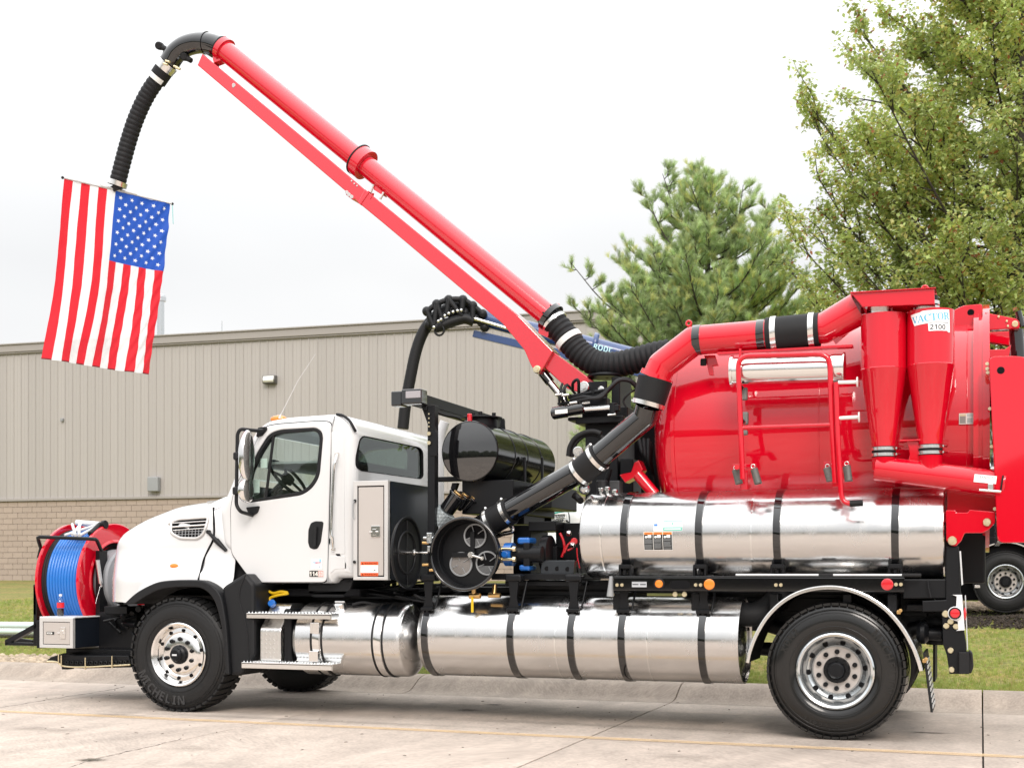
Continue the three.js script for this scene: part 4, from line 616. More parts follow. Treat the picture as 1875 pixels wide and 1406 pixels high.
  // roof marker and whip
  { const q = onZ(510, 767, -0.5); part('roof_marker', new THREE.SphereGeometry(1, 16, 10).scale(0.085, 0.035, 0.04).translate(q.x, q.y, q.z), M.amber, cb, 'amber roof marker light'); }
  part('antenna', [rod(onZ(513, 762, -0.3), onZ(545, 698, -0.28), 0.003, 0.0025, 6), rod(onZ(545, 698, -0.28), onZ(578, 648, -0.26), 0.0025, 0.0018, 6), rod(onZ(511.5, 766, -0.3), onZ(514, 758, -0.3), 0.011, 0.007, 8)], M.white, cb, 'thin white whip antenna');
  // mirrors on a black tube arm
  const zm = ZD + 0.2;
  const arm = part('mirror', [tube([onZ(...c2(300, 238), ZD), onZ(...c2(255, 242), ZD + 0.1), onZ(...c2(140, 230), zm), onZ(...c2(122, 262), zm), onZ(...c2(118, 480), zm), onZ(...c2(114, 720), zm), onZ(...c2(140, 762), zm), onZ(...c2(218, 785), ZD + 0.02)], 0.0165, 0.07, 12), extr(rounded(ZP([c2(250, 285), c2(262, 222), c2(316, 215), c2(322, 235), c2(290, 275)], ZD), 0.015), ZD - 0.01, ZD + 0.03, 0.008), extr(rounded(ZP([c2(188, 735), c2(274, 726), c2(262, 768), c2(222, 795), c2(205, 775)], ZD), 0.015), ZD - 0.01, ZD + 0.04, 0.008), ...[[120, 405], [116, 628]].map(p => { const q = onZ(...c2(...p), zm); return cyl(q.clone().add(V(0, -0.035, 0)), q.clone().add(V(0, 0.035, 0)), 0.036, 14, 0.01); }), ...[[120, 405, 150], [116, 628, 140]].map(p => rod(onZ(...c2(p[0], p[1]), zm), onZ(...c2(p[2] + 30, p[1]), zm), 0.012))], M.plastic, cb, 'black tube mirror arm');
  const mm = (p, w, h, l) => { const q = onZ(...c2(...p), zm); const back = new THREE.SphereGeometry(1, 28, 20).scale(0.085, h, w).applyMatrix4(new THREE.Matrix4().makeRotationY(0.45)); { const a = back.attributes.position; for (let i = 0; i < a.count; i++) if (a.getX(i) > 0.02) a.setX(i, 0.02); back.computeVertexNormals(); } part('mirror_housing', back.translate(q.x + 0.03, q.y, q.z), M.polish, arm, l); part('mirror_glass', new THREE.CircleGeometry(1, 28).scale(w * 0.92, h * 0.95, 1).rotateY(Math.PI / 2).applyMatrix4(new THREE.Matrix4().makeRotationY(0.45)).translate(q.x + 0.053, q.y, q.z - 0.012), M.clamp, arm); };
  mm([168, 405], 0.11, 0.235, 'tall chromed mirror'); mm([165, 625], 0.1, 0.115, 'short convex chromed mirror');
  part('cab_skirt', extr(rounded(ZP([[563, 1068], [612, 1068], [617, 1060], [648, 1060], [640, 1084], [630, 1094], [572, 1094], [562, 1088]], -0.35), 0.03), -1.2, -0.35, 0.02), M.plastic, cb);
}
// ---- polished cylinders along the near side
function cylSpec(u1, u2, vMid, vTop, vBot, uM, zNear) {              // cylinder parallel to x; radius from its silhouette
  let r = 0.33, zc = zNear - r; for (let i = 0; i < 5; i++) { r = (vBot - vTop) / 2 * pxm(uM, zc); zc = zNear - r; }
  return { r, zc, yc: CAM.y + (PY - (vTop + vBot) / 2) * pxm(uM, zc), x1: onZ(u1, vMid, zNear).x, x2: onZ(u2, vMid, zNear).x };
}
const lx = (x, y, z, prof, seg = 64) => lathe(V(x, y, z), V(x + 1, y, z), prof, seg);
function cylUV(g, c) { g = norm(g); const p = g.attributes.position, uv = g.attributes.uv; for (let i = 0; i < p.count; i++) uv.setXY(i, p.getX(i) / 1.3, Math.atan2(p.getY(i) - c.yc, p.getZ(i) - c.zc) * c.r / 1.3); return g; }
const up = cylSpec(1057, 1731, 982, 897.5, 1060, 1400, -0.05);
const strapMat = M.black;
{
  const L = up.x2 - up.x1, r = up.r, e = 0.05;
  const t = part('water_tank', cylUV(crease(lx(up.x1, up.yc, up.zc, [[0.005, 0], [0.0, r * 0.6], [0.004, r * 0.86], [0.02, r * 0.96], [0.05, r], [L - e, r], [L - 0.012, r * 0.985], [L - 0.004, r * 0.96], [L - 0.012, r * 0.9], [L - 0.02, 0]]), 0.5), up), M.tank, truck, 'upper polished steel cylinder on the bed rail');
  parts('weld_seam', [1100, 1376].map(u => band(onZ(u, 985, -0.06).x, up.yc, up.zc, r, 0.014, 0.0035)), M.alum, t);
  parts('strap', [1143, 1280, 1423, 1640].map(u => band(onZ(u, 985, -0.06).x, up.yc, up.zc, r + 0.001, 0.056, 0.009, -0.75, 2.6)), strapMat, t, 'black strap round the upper cylinder');
  parts('strap_bracket', [1143, 1280, 1423, 1640].map(u => { const x = onZ(u, 985, -0.06).x; const y = up.yc - r * 0.72, z = up.zc + r * 0.82; return [box(x, y, z, 0.1, 0.035, 0.06), box(x - 0.045, y - 0.07, z - 0.02, 0.02, 0.16, 0.08), box(x + 0.045, y - 0.07, z - 0.02, 0.02, 0.16, 0.08), bolt(V(x, y - 0.03, z + 0.03), V(0, -1, 0), 0.012, 0.03), rod(V(x, y, z), V(x, y - 0.16, z), 0.008)]; }), M.frame, t);
  parts('fitting', [[1101, 900], [1113, 898], [1127, 903]].map(p => { const q = onZ(p[0], p[1], up.zc + 0.02); return [rod(V(q.x, up.yc + r - 0.01, q.z), V(q.x, q.y + 0.02, q.z), 0.016, undefined, 10), cyl(V(q.x, q.y, q.z), V(q.x, q.y + 0.03, q.z), 0.026, 12)]; }), M.polish, t);
  // warning labels printed on the steel
  const curved = (u0, v0, u1, v1) => { const a = onZ(u0, v0, -0.062), b = onZ(u1, v1, -0.062), n = 10, pos = [], uv = [], idx = []; for (let i = 0; i <= n; i++) { const y = a.y + (b.y - a.y) * i / n, z = up.zc + Math.sqrt(Math.max(0, (r + 0.0025) ** 2 - (y - up.yc) ** 2)); pos.push(a.x, y, z, b.x, y, z); uv.push(0, 1 - i / n, 1, 1 - i / n); if (i) { const k = i * 2; idx.push(k - 2, k, k - 1, k, k + 1, k - 1); } } const g = new THREE.BufferGeometry(); g.setAttribute('position', new THREE.Float32BufferAttribute(pos, 3)); g.setAttribute('uv', new THREE.Float32BufferAttribute(uv, 2)); g.setIndex(idx); g.computeVertexNormals(); return g; };
  part('warning_label', curved(1180, 974, 1232.5, 1007), decalMat(540, 340, (x, w, h) => { x.fillStyle = '#f2f2ee'; x.fillRect(0, 0, w, h); for (let i = 0; i < 3; i++) { const o = 6 + i * 178; x.fillStyle = '#17191d'; x.fillRect(o, 6, 170, h - 12); x.fillStyle = '#f08a3c'; x.fillRect(o, 6, 170, 44); x.fillStyle = '#3a1c0a'; x.font = 'bold 26px sans-serif'; x.fillText('WARNING', o + 22, 38); x.fillStyle = '#f4f4f2'; x.beginPath(); x.arc(o + 40, 96, 22, 0, 7); x.fill(); x.fillRect(o + 70, 58, 68, 54); x.fillRect(o + 30, 84, 70, 16); x.fillStyle = '#8d9294'; for (let k = 0; k < 15; k++) { if ((k * 7 + i * 5) % 9 === 4) continue; x.fillRect(o + 10, 134 + k * 13, 120 + ((k * 53 + i * 31) % 36), 6); } } }), t, 'three black and orange warning labels');
  part('info_label', curved(1198, 953, 1251, 972), decalMat(530, 190, (x, w, h) => { x.fillStyle = '#fbfdfc'; x.fillRect(0, 0, w, h); x.fillStyle = '#3f7fd6'; x.fillRect(6, 60, 66, 44); x.fillStyle = '#e9a79e'; for (let k = 0; k < 4; k++) x.fillRect(74, 62 + k * 24, 84, 10); x.fillStyle = '#6f8fb5'; x.font = 'bold 30px sans-serif'; x.fillText('MADE', 6, 40); x.fillStyle = '#6fb9a8'; x.fillRect(176, 4, 350, 16); x.fillRect(176, 120, 350, 66); x.beginPath(); x.arc(346, 60, 18, 0, 7); x.fill(); x.fillStyle = '#dff7f0'; x.fillRect(200, 142, 300, 22); x.fillStyle = '#9bc9be'; x.fillRect(260, 92, 180, 12); }), t, 'pale green and white label');
}
const lo = cylSpec(760, 1352, 1165, 1093.5, 1250, 1300, -0.05);
{
  const L = lo.x2 - lo.x1, r = lo.r;
  const t = part('water_tank', cylUV(crease(lx(lo.x1, lo.yc, lo.zc, [[0.0, 0], [0.0, r * 0.7], [0.01, r * 0.92], [0.05, r], [L - 0.03, r], [L, r], [L, r - 0.012], [L - 0.02, r - 0.014]]), 0.5), lo), M.tank, truck, 'long lower polished steel cylinder under the chassis rail');
  part('end_cap', crease(lx(lo.x1, lo.yc, lo.zc, [[L - 0.03, r - 0.012], [L - 0.03, r * 0.8], [L - 0.01, r * 0.4], [L, 0]]), 0.5), M.tank, t);
  parts('weld_seam', [1016, 1185].map(u => band(onZ(u, 1165, -0.05).x, lo.yc, lo.zc, r, 0.014, 0.0035)), M.alum, t);
  const us = [777, 934, 1045, 1138, 1285];
  parts('strap', us.map(u => band(onZ(u, 1165, -0.05).x, lo.yc, lo.zc, r + 0.001, 0.058, 0.009, -2.2, 0.72)), strapMat, t, 'black strap round the lower cylinder');
  parts('strap_hanger', us.map(u => { const x = onZ(u, 1165, -0.05).x, y = lo.yc + r * 0.68, z = lo.zc + r * 0.78; return [box(x, y, z, 0.11, 0.03, 0.06), extr([[x - 0.05, y], [x + 0.05, y], [x + 0.03, y + 0.1], [x + 0.05, y + 0.28], [x - 0.05, y + 0.28], [x - 0.03, y + 0.1]], z - 0.03, z - 0.01, 0.004), box(x, y + 0.27, z - 0.05, 0.15, 0.06, 0.12, 0.02), rod(V(x + 0.09, y + 0.24, z - 0.1), V(x + 0.06, y - 0.02, z - 0.02), 0.009), bolt(V(x, y - 0.015, z + 0.01), V(0, -1, 0), 0.013, 0.03), box(x - 0.02, y - 0.1, z + 0.035, 0.05, 0.012, 0.01, 0.003)]; }), M.frame, t);
  { const q = onZ(1352, 1118, -0.2); part('inlet_elbow', [crease(lx(q.x - 0.16, q.y - 0.03, q.z - 0.12, [[0, 0.11], [0.1, 0.095]], 24), 0.5), crease(lx(q.x - 0.08, q.y - 0.03, q.z - 0.12, [[0, 0.1], [0, 0.106], [0.02, 0.106], [0.02, 0.1]], 24), 0.5), crease(lx(q.x - 0.04, q.y - 0.03, q.z - 0.12, [[0, 0.1], [0, 0.106], [0.02, 0.106], [0.02, 0.1]], 24), 0.5)], M.clamp, t); part('rubber_elbow', spline([V(q.x - 0.02, q.y - 0.03, q.z - 0.12), V(q.x + 0.12, q.y - 0.03, q.z - 0.12), V(q.x + 0.26, q.y + 0.06, q.z - 0.2), V(q.x + 0.3, q.y + 0.25, q.z - 0.35)], 0.098, 24, 18), M.rubber, t); }
  // quarter-turn valve with yellow lever
  const q = onZ(868, 1091, -0.1); part('valve', [cyl(q.clone().add(V(-0.04, 0, 0)), q.clone().add(V(0.06, 0, 0)), 0.026, 14), rod(q, q.clone().add(V(0, 0.06, 0)), 0.02)], M.brass, t); part('valve_lever', box(q.x, q.y - 0.075, q.z + 0.035, 0.022, 0.13, 0.008, 0.003), M.yellow, t, 'yellow valve lever');
  const q2 = onZ(905, 1090, -0.2); part('valve', [cyl(q2.clone().add(V(-0.05, 0, 0)), q2.clone().add(V(0.06, 0, 0)), 0.022, 14), rod(q2, q2.clone().add(V(0, 0.09, -0.02)), 0.02)], M.brass, t);
}
const fu = cylSpec(532, 724, 1175, 1104, 1237, 690, -0.05);
{
  const L = fu.x2 - fu.x1 + 0.18, r = fu.r;
  const t = part('fuel_tank', cylUV(crease(lx(fu.x1, fu.yc, fu.zc, [[0, 0], [0, r * 0.8], [0.012, r * 0.95], [0.04, r], [L - 0.2, r], [L - 0.17, r * 0.99], [L - 0.15, r * 0.955], [L - 0.145, r * 0.93], [L - 0.11, r * 0.8], [L - 0.07, r * 0.5], [L - 0.05, 0]]), 0.5), fu), M.tank, truck, 'polished fuel tank behind the cab steps');
  parts('strap', [578, 690].map(u => band(onZ(u, 1175, -0.05).x, fu.yc, fu.zc, r + 0.001, 0.065, 0.006)), M.polish, t);
  parts('strap_edge', [569, 588, 681, 699].map(u => band(onZ(u, 1175, -0.05).x, fu.yc, fu.zc, r, 0.012, 0.01)), M.rubber, t);
  const f = onZ(623, 1111, fu.zc + 0.14); part('filler_cap', [cyl(f.clone().add(V(0, -0.03, -0.01)), f.clone().add(V(0, 0.035, 0.006)), 0.06, 24), box(f.x, f.y + 0.045, f.z, 0.1, 0.014, 0.024, 0.005), crease(lathe(f.clone().add(V(0, -0.05, 0)), f.clone().add(V(0, 0.1, 0.02)), [[0, 0.1], [0.018, 0.092], [0.02, 0.06]], 28), 0.5)], M.polish, t);
  part('fuel_line', spline([f.clone().add(V(0.12, 0.02, 0)), f.clone().add(V(0.2, 0.04, -0.04)), f.clone().add(V(0.35, 0.02, -0.1)), f.clone().add(V(0.6, 0.03, -0.25))], 0.012, 20, 8), M.rubber, t);
  // grated steps
  const step = (u0, v0, u1, v1, zn, zd, lab) => { const a = onZ(u0, v0, zn), b = onZ(u1, v1, zn), s = part('step', [box((a.x + b.x) / 2, (a.y + b.y) / 2, zn - 0.01, b.x - a.x, a.y - b.y, 0.02, 0.004), box((a.x + b.x) / 2, a.y - 0.012, zn - zd / 2, b.x - a.x, 0.012, zd, 0.003), box(b.x - 0.005, (a.y + b.y) / 2, zn - zd / 2, 0.012, a.y - b.y, zd, 0.003), box(b.x - 0.08, (a.y + b.y) / 2 + 0.01, zn - zd + 0.02, 0.16, 0.06, 0.02, 0.003)], M.alum, truck, lab), tg = [], n = Math.round((b.x - a.x) / 0.034); for (let i = 0; i < n; i++) for (let j = 0; j < 4; j++) { const x = a.x + (i + 0.5) * (b.x - a.x) / n, z = zn - 0.02 - j * (zd - 0.03) / 3; tg.push(new THREE.ConeGeometry(0.011, 0.016, 6, 1, true).translate(x + (j % 2) * 0.01, a.y + 0.006, z)); } part('tread_teeth', tg, M.alum, s); };
  step(451, 1122, 607, 1134, 0.0, 0.2, 'upper grated aluminium cab step'); step(442, 1212, 609, 1228, 0.03, 0.24, 'lower grated aluminium cab step');
  parts('step_bracket', [[575, 1140, 1160], [573, 1192, 1212]].map(p => { const a = onZ(p[0], p[1], -0.02), b = onZ(p[0], p[2], -0.02); return box(a.x, (a.y + b.y) / 2, -0.04, 0.09, a.y - b.y, 0.03, 0.006); }), M.polish, t);
  // diamond-plate housing
  T.diamond = dataTex(256, (u, v) => { const f2 = (x, y, a) => { const cxx = x - 0.5, cy2 = y - 0.5, p = cxx * Math.cos(a) + cy2 * Math.sin(a), q = -cxx * Math.sin(a) + cy2 * Math.cos(a); return clamp(1.3 - Math.hypot(p / 0.36, q / 0.11) * 1.3) }; const x = u * 4, y = v * 4, i = Math.floor(x) + Math.floor(y), n = f2(x % 1, y % 1, i % 2 ? 0.78 : -0.78); const k = clamp(n * 2); return [k, k, k]; });
  const dp = phys({ color: lin(0.8, 0.79, 0.77), metalness: 1, roughness: 0.3, bumpMap: scaled(T.diamond, 1, 1), bumpScale: 0.004 });
  const bx = (u0, v0, u1, v1, z, d) => { const a = onZ(u0, v0, z), b = onZ(u1, v1, z); return [a, b]; };
  const [pa, pb] = bx(476, 1141, 514, 1212, -0.06); const dg = norm(extrX(rounded([[-0.06, pb.y], [-0.06, pa.y - 0.05], [-0.16, pa.y + 0.05], [-0.26, pa.y + 0.17], [-0.5, pa.y + 0.17], [-0.5, pb.y]], 0.03), pa.x, pb.x, 0.008));
  { const p = dg.attributes.position, n = dg.attributes.normal, uv = dg.attributes.uv; for (let i = 0; i < p.count; i++) uv.setXY(i, (Math.abs(n.getX(i)) > 0.7 ? p.getZ(i) : p.getX(i)) / 0.16, (p.getY(i) - p.getZ(i)) / 0.16); }
  const box1 = part('def_tank', dg, dp, truck, 'diamond-plate fluid tank housing with blue cap');
  { const q = onZ(500, 1107, -0.23); part('fluid_cap', [cyl(q, q.clone().add(V(0, 0.02, 0.035)), 0.036, 24)], M.blue, box1, 'blue filler cap'); }
  part('tank_side', box(pb.x + 0.05, (pa.y + pb.y) / 2 + 0.05, -0.3, 0.08, pa.y - pb.y + 0.16, 0.42, 0.02), M.frame, box1);
}
{ // clutter under the cab
  const q = onZ(473, 1081, -0.2); const ab = part('air_lines', spline(Z3([[488, 1080], [500, 1086], [515, 1083], [528, 1086], [508, 1090], [494, 1096], [500, 1106]], -0.3), 0.013, 40, 8), M.yellow, truck, 'yellow coiled air line');
  part('connector', box(q.x, q.y, q.z, 0.09, 0.075, 0.06, 0.012), M.galv, ab);
  part('cab_floor', box(onZ(540, 1075, -0.5).x, 1.1, MID, 1.5, 0.07, 1.8, 0.02), M.dark, truck);
  for (const [u0, v0, u1, v1] of [[655, 1062, 672, 1085], [655, 1090, 664, 1098], [690, 1068, 697, 1078], [718, 1062, 726, 1074], [730, 1064, 752, 1076], [745, 1088, 762, 1094]]) { const a = onZ(u0, v0, -1.9), b = onZ(u1, v1, -1.9); part('lime_panel', box((a.x + b.x) / 2, (a.y + b.y) / 2, -1.9, b.x - a.x, a.y - b.y, 0.03, 0.01), M.lime, truck); }
  const mess = []; for (let i = 0; i < 14; i++) { const u = rr(640, 780), v = rr(1066, 1096); mess.push(spline([onZ(u, v, rr(-0.9, -0.3)), onZ(u + rr(20, 60), v + rr(-8, 14), rr(-0.9, -0.3)), onZ(u + rr(60, 130), v + rr(-10, 10), rr(-0.9, -0.4))], rr(0.008, 0.016), 16, 7)); }
  part('hydraulic_hoses', mess, M.rubber, truck);
  part('deck_frame', [[640, 1092, 1060, 1099, -0.5], [780, 1074, 1066, 1088, -0.75], [925, 1063, 1066, 1073, -0.35]].map(b2q => { const a = onZ(b2q[0], b2q[1], b2q[4]), b = onZ(b2q[2], b2q[3], b2q[4]); return box((a.x + b.x) / 2, (a.y + b.y) / 2, b2q[4] - 0.1, b.x - a.x, Math.max(0.03, a.y - b.y), 0.2, 0.01); }), M.frame, truck);
}
// ---- bed rail with lamps
{
  const a = onZ(1124, 1057, -0.03), b = onZ(1657, 1084, -0.03), sk = part('bed_rail', [extr(rounded([[a.x, a.y], [b.x, a.y], [b.x, b.y], [a.x, b.y]], 0.005), -0.08, -0.03, 0.004, []), box((a.x + b.x) / 2, a.y + 0.004, -0.06, b.x - a.x, 0.012, 0.055, 0.003)], M.black, truck, 'black bed rail with round marker lamps');
  { const p = onZ(1500, 1053, -0.05), l = onZ(1348, 1053, -0.05), r2 = onZ(1688, 1053, -0.05); part('rail_tube', rod(V(l.x, l.y, -0.06), V(r2.x - 0.14, l.y, -0.06), 0.012), M.alum, sk); part('rail_grip', [rod(V(r2.x - 0.14, l.y, -0.06), V(r2.x, l.y, -0.06), 0.015), rod(V(p.x, l.y, -0.06), V(p.x + 0.11, l.y, -0.06), 0.0145)], M.rubber, sk); }
  const lamp = (u, v, r, m, rim, lab) => { const c = onZ(u, v, -0.03); const l = part('marker_lamp', crease(lathe(V(c.x, c.y, -0.03), V(c.x, c.y, 0.97), [[0, r], [0.012, r], [0.018, r * 0.85], [0.022, 0]], 28), 0.5), m, sk, lab); if (rim) part('lamp_bezel', crease(lathe(V(c.x, c.y, -0.03), V(c.x, c.y, 0.97), [[0, r + 0.012], [0.014, r + 0.01], [0.016, r]], 28), 0.5), M.rubber, l); };
  lamp(1208, 1069, 0.034, M.amber, true, 'small amber marker lamp'); lamp(1300, 1070, 0.043, M.amber, false, 'larger amber reflector'); lamp(1626, 1070, 0.045, M.lensRed, false, 'round red reflector');
  parts('bolt', [[1131, 1071], [1140, 1071], [1275, 1071], [1284, 1071], [1422, 1071], [1431, 1071], [1642, 1070], [1651, 1070]].map(p => bolt(onZ(p[0], p[1], -0.03), NZ, 0.016, 0.012)), M.zinc, sk);
  parts('bolt', [[1237, 1088], [1254, 1088], [1121, 1088]].map(p => [cyl(onZ(p[0], p[1], -0.1), onZ(p[0], p[1], -0.08), 0.022, 16)]), M.zinc, sk);
  { const s0 = onZ(1228, 1070, -0.03), s1 = onZ(1264, 1070, -0.03); part('rail_slot', rounded([[s0.x, s0.y + 0.03], [s1.x, s0.y + 0.03], [s1.x, s0.y - 0.035], [s0.x, s0.y - 0.035]], 0.03) && extr(rounded([[s0.x, s0.y + 0.03], [s1.x, s0.y + 0.03], [s1.x, s0.y - 0.035], [s0.x, s0.y - 0.035]], 0.03), -0.031, -0.0285, 0), M.dark, sk); }
  truck.plate('rail_plate', [1158, 1065, 1185, 1075], -0.03, 270, 100, (x, w, h) => { x.fillStyle = '#b9bcc0'; x.fillRect(0, 0, w, h); x.fillStyle = '#3a3d44'; x.fillRect(10, 40, 110, 22); x.fillRect(150, 40, 105, 22); x.fillRect(8, 12, w - 16, 6); }, sk);
  { const p = onZ(1118, 1092, -0.06), q = onZ(1120, 1055, -0.06); part('rail_post', rod(p, q, 0.03, 0.016), M.grey, sk); }
  part('cross_frame', [box((a.x + b.x) / 2 - 0.1, 1.02, -0.75, b.x - a.x + 0.6, 0.12, 0.1, 0.01), box(XR - 0.35, 1.06, -0.72, 2.0, 0.26, 0.03, 0.005), ...[1150, 1290, 1430, 1560, 1640].map(u => box(onZ(u, 1070, -0.5).x, 1.05, -0.6, 0.07, 0.14, 0.9, 0.01)), box((a.x + b.x) / 2 - 0.5, 1.13, MID, b.x - a.x + 1.0, 0.04, 1.4, 0.01)], M.frame, sk);
}
// ---- rear fender, flap, tail frame
{
  const fpx = [[1366, 1213], [1371, 1190], [1384, 1158], [1404, 1126], [1432, 1099], [1465, 1081], [1505, 1072.5], [1545, 1074], [1585, 1087], [1622, 1110], [1652, 1142], [1674, 1178], [1686, 1207], [1692, 1228]];
  const o = smooth2(ZP(fpx, 0.02), 60), i2 = offsetPath(o, -0.012);
  const f = part('rear_fender', [strip(i2, o, -0.62, 0.02, 0.003), strip(offsetPath(o, -0.03), offsetPath(o, -0.004), 0.0, 0.025, 0.004)], M.alum, truck, 'half-round aluminium rear fender');
  part('fender_lining', ribbon(offsetPath(o, -0.016), -0.6, -0.01), M.dark, f);
  parts('fender_clip', [[1650, 1118], [1697, 1207]].map(p => [cyl(onZ(p[0], p[1], 0.03), onZ(p[0], p[1], 0.05), 0.014, 10), box(onZ(p[0] - 3, p[1] + 3, 0.02).x, onZ(p[0], p[1] + 3, 0.02).y, 0.02, 0.03, 0.03, 0.02)]), M.brass, f);
  const fl = ZP([[1690, 1195], [1696, 1196], [1720, 1290], [1709, 1308], [1705, 1296]], 0.02); const xl = onZ(1693, 1196, 0.02), xb = onZ(1707, 1305, 0.02);
  const flap = part('mud_flap', extr([[xl.x - 0.008, xl.y], [xl.x + 0.008, xl.y], [xb.x + 0.008, xb.y], [xb.x - 0.008, xb.y]], -0.6, 0.0, 0.003), M.rubber, truck, 'slatted rear mud flap');
  const sl = []; for (let k = 0; k < 9; k++) { const t = 0.15 + k * 0.095, x = xl.x + (xb.x - xl.x) * t + 0.012, y = xl.y + (xb.y - xl.y) * t; sl.push(box(x, y, -0.3, 0.006, 0.03, 0.5, 0.002)); } part('flap_slat', sl, M.silver, flap);
  const x2 = onZ(1712, 1185, -1.9).x; part('mud_flap', box(x2, 0.62, -2.15, 0.02, 0.6, 0.6, 0.003), M.rubber, truck);
  const post = part('tail_frame', [extr(ZP([[1733, 1000], [1757, 1000], [1760, 1080], [1764, 1100], [1764, 1140], [1771, 1180], [1771, 1234], [1740, 1234], [1735, 1200], [1728, 1180], [1726, 1120], [1690, 1120], [1690, 1100], [1733, 1098]], -0.12), -0.2, -0.12, 0.008), extr(ZP([[1655, 1060], [1735, 1060], [1735, 1096], [1655, 1096]], -0.14), -0.9, -0.14, 0.01), extr(ZP([[1660, 1106], [1728, 1106], [1728, 1118], [1660, 1118]], -0.3), -0.9, -0.3, 0.01), box(onZ(1745, 1150, -0.2).x, 0.85, MID, 0.1, 0.3, 2.1, 0.01)], M.frame, truck, 'black tail frame plates');
  part('brake_chamber', [cyl(onZ(1680, 1158, -0.35), onZ(1702, 1158, -0.35), 0.09, 24, 0.03), cyl(onZ(1700, 1160, -0.35), onZ(1728, 1162, -0.35), 0.05, 20, 0.01)], M.frame, post);
  part('hinge_block', [extr(ZP([[1757, 1194], [1776, 1194], [1776, 1234], [1757, 1234]], -0.08), -0.2, -0.07, 0.006), extr(rounded(ZP([[1775, 1190], [1782, 1196], [1784, 1222], [1780, 1233], [1775, 1233]], -0.1), 0.01), -0.25, -0.1, 0.006)], M.rubber, post);
  parts('bolt', [[1733, 1124, 0.026], [1742, 1138, 0.022], [1734, 1146, 0.022], [1752, 1147, 0.022], [1742, 1191, 0.022], [1744, 1226, 0.022]].map(p => cyl(onZ(p[0], p[1], -0.12), onZ(p[0], p[1], -0.105), p[2], 18, 0.004)), M.zinc, post);
  const tb = part('tail_lamp_bracket', [extr(ZP([[1745, 1089], [1763, 1089], [1768, 1154], [1752, 1155], [1756, 1152], [1755, 1138], [1748, 1136], [1752, 1110], [1753, 1092]], -0.1), -0.12, -0.1, 0.003), crease(lathe(onZ(1750, 1123, -0.11), onZ(1750, 1123, 0.9), [[0, 0.052], [0.025, 0.052], [0.028, 0.046], [0.028, 0.03]], 28), 0.5)], phys({ color: lin(0.75, 0.76, 0.77), roughness: 0.3 }), post, 'white bracket with red tail lamp');
  part('tail_lamp', crease(lathe(onZ(1750, 1123, -0.085), onZ(1750, 1123, 0.915), [[0, 0.036], [0.012, 0.034], [0.018, 0]], 28), 0.5), M.lensRed, tb); part('lamp_gasket', crease(lathe(onZ(1750, 1123, -0.088), onZ(1750, 1123, 0.912), [[0.005, 0.046], [0.012, 0.044], [0.012, 0.034]], 28), 0.5), M.rubber, tb);
  part('side_strip', extr(ZP([[1758, 1009], [1761, 1009], [1765, 1070], [1762, 1072]], -0.1), -0.12, -0.1, 0.002), M.silver, post); part('tail_edge', extr(ZP([[1768, 1090], [1770, 1090], [1774, 1190], [1772, 1190]], -0.14), -0.16, -0.14, 0.001), M.silver, post); { const q = onZ(1768, 1124, -0.14); part('tail_lamp', crease(new THREE.SphereGeometry(1, 16, 10).scale(0.014, 0.05, 0.04).translate(q.x, q.y, q.z)), M.lensRed, post); }
  part('chain', [tube(Z3([[1700, 1062], [1702, 1078], [1706, 1094]], -0.1), 0.007, 0.02, 6)], M.plastic, post);
}
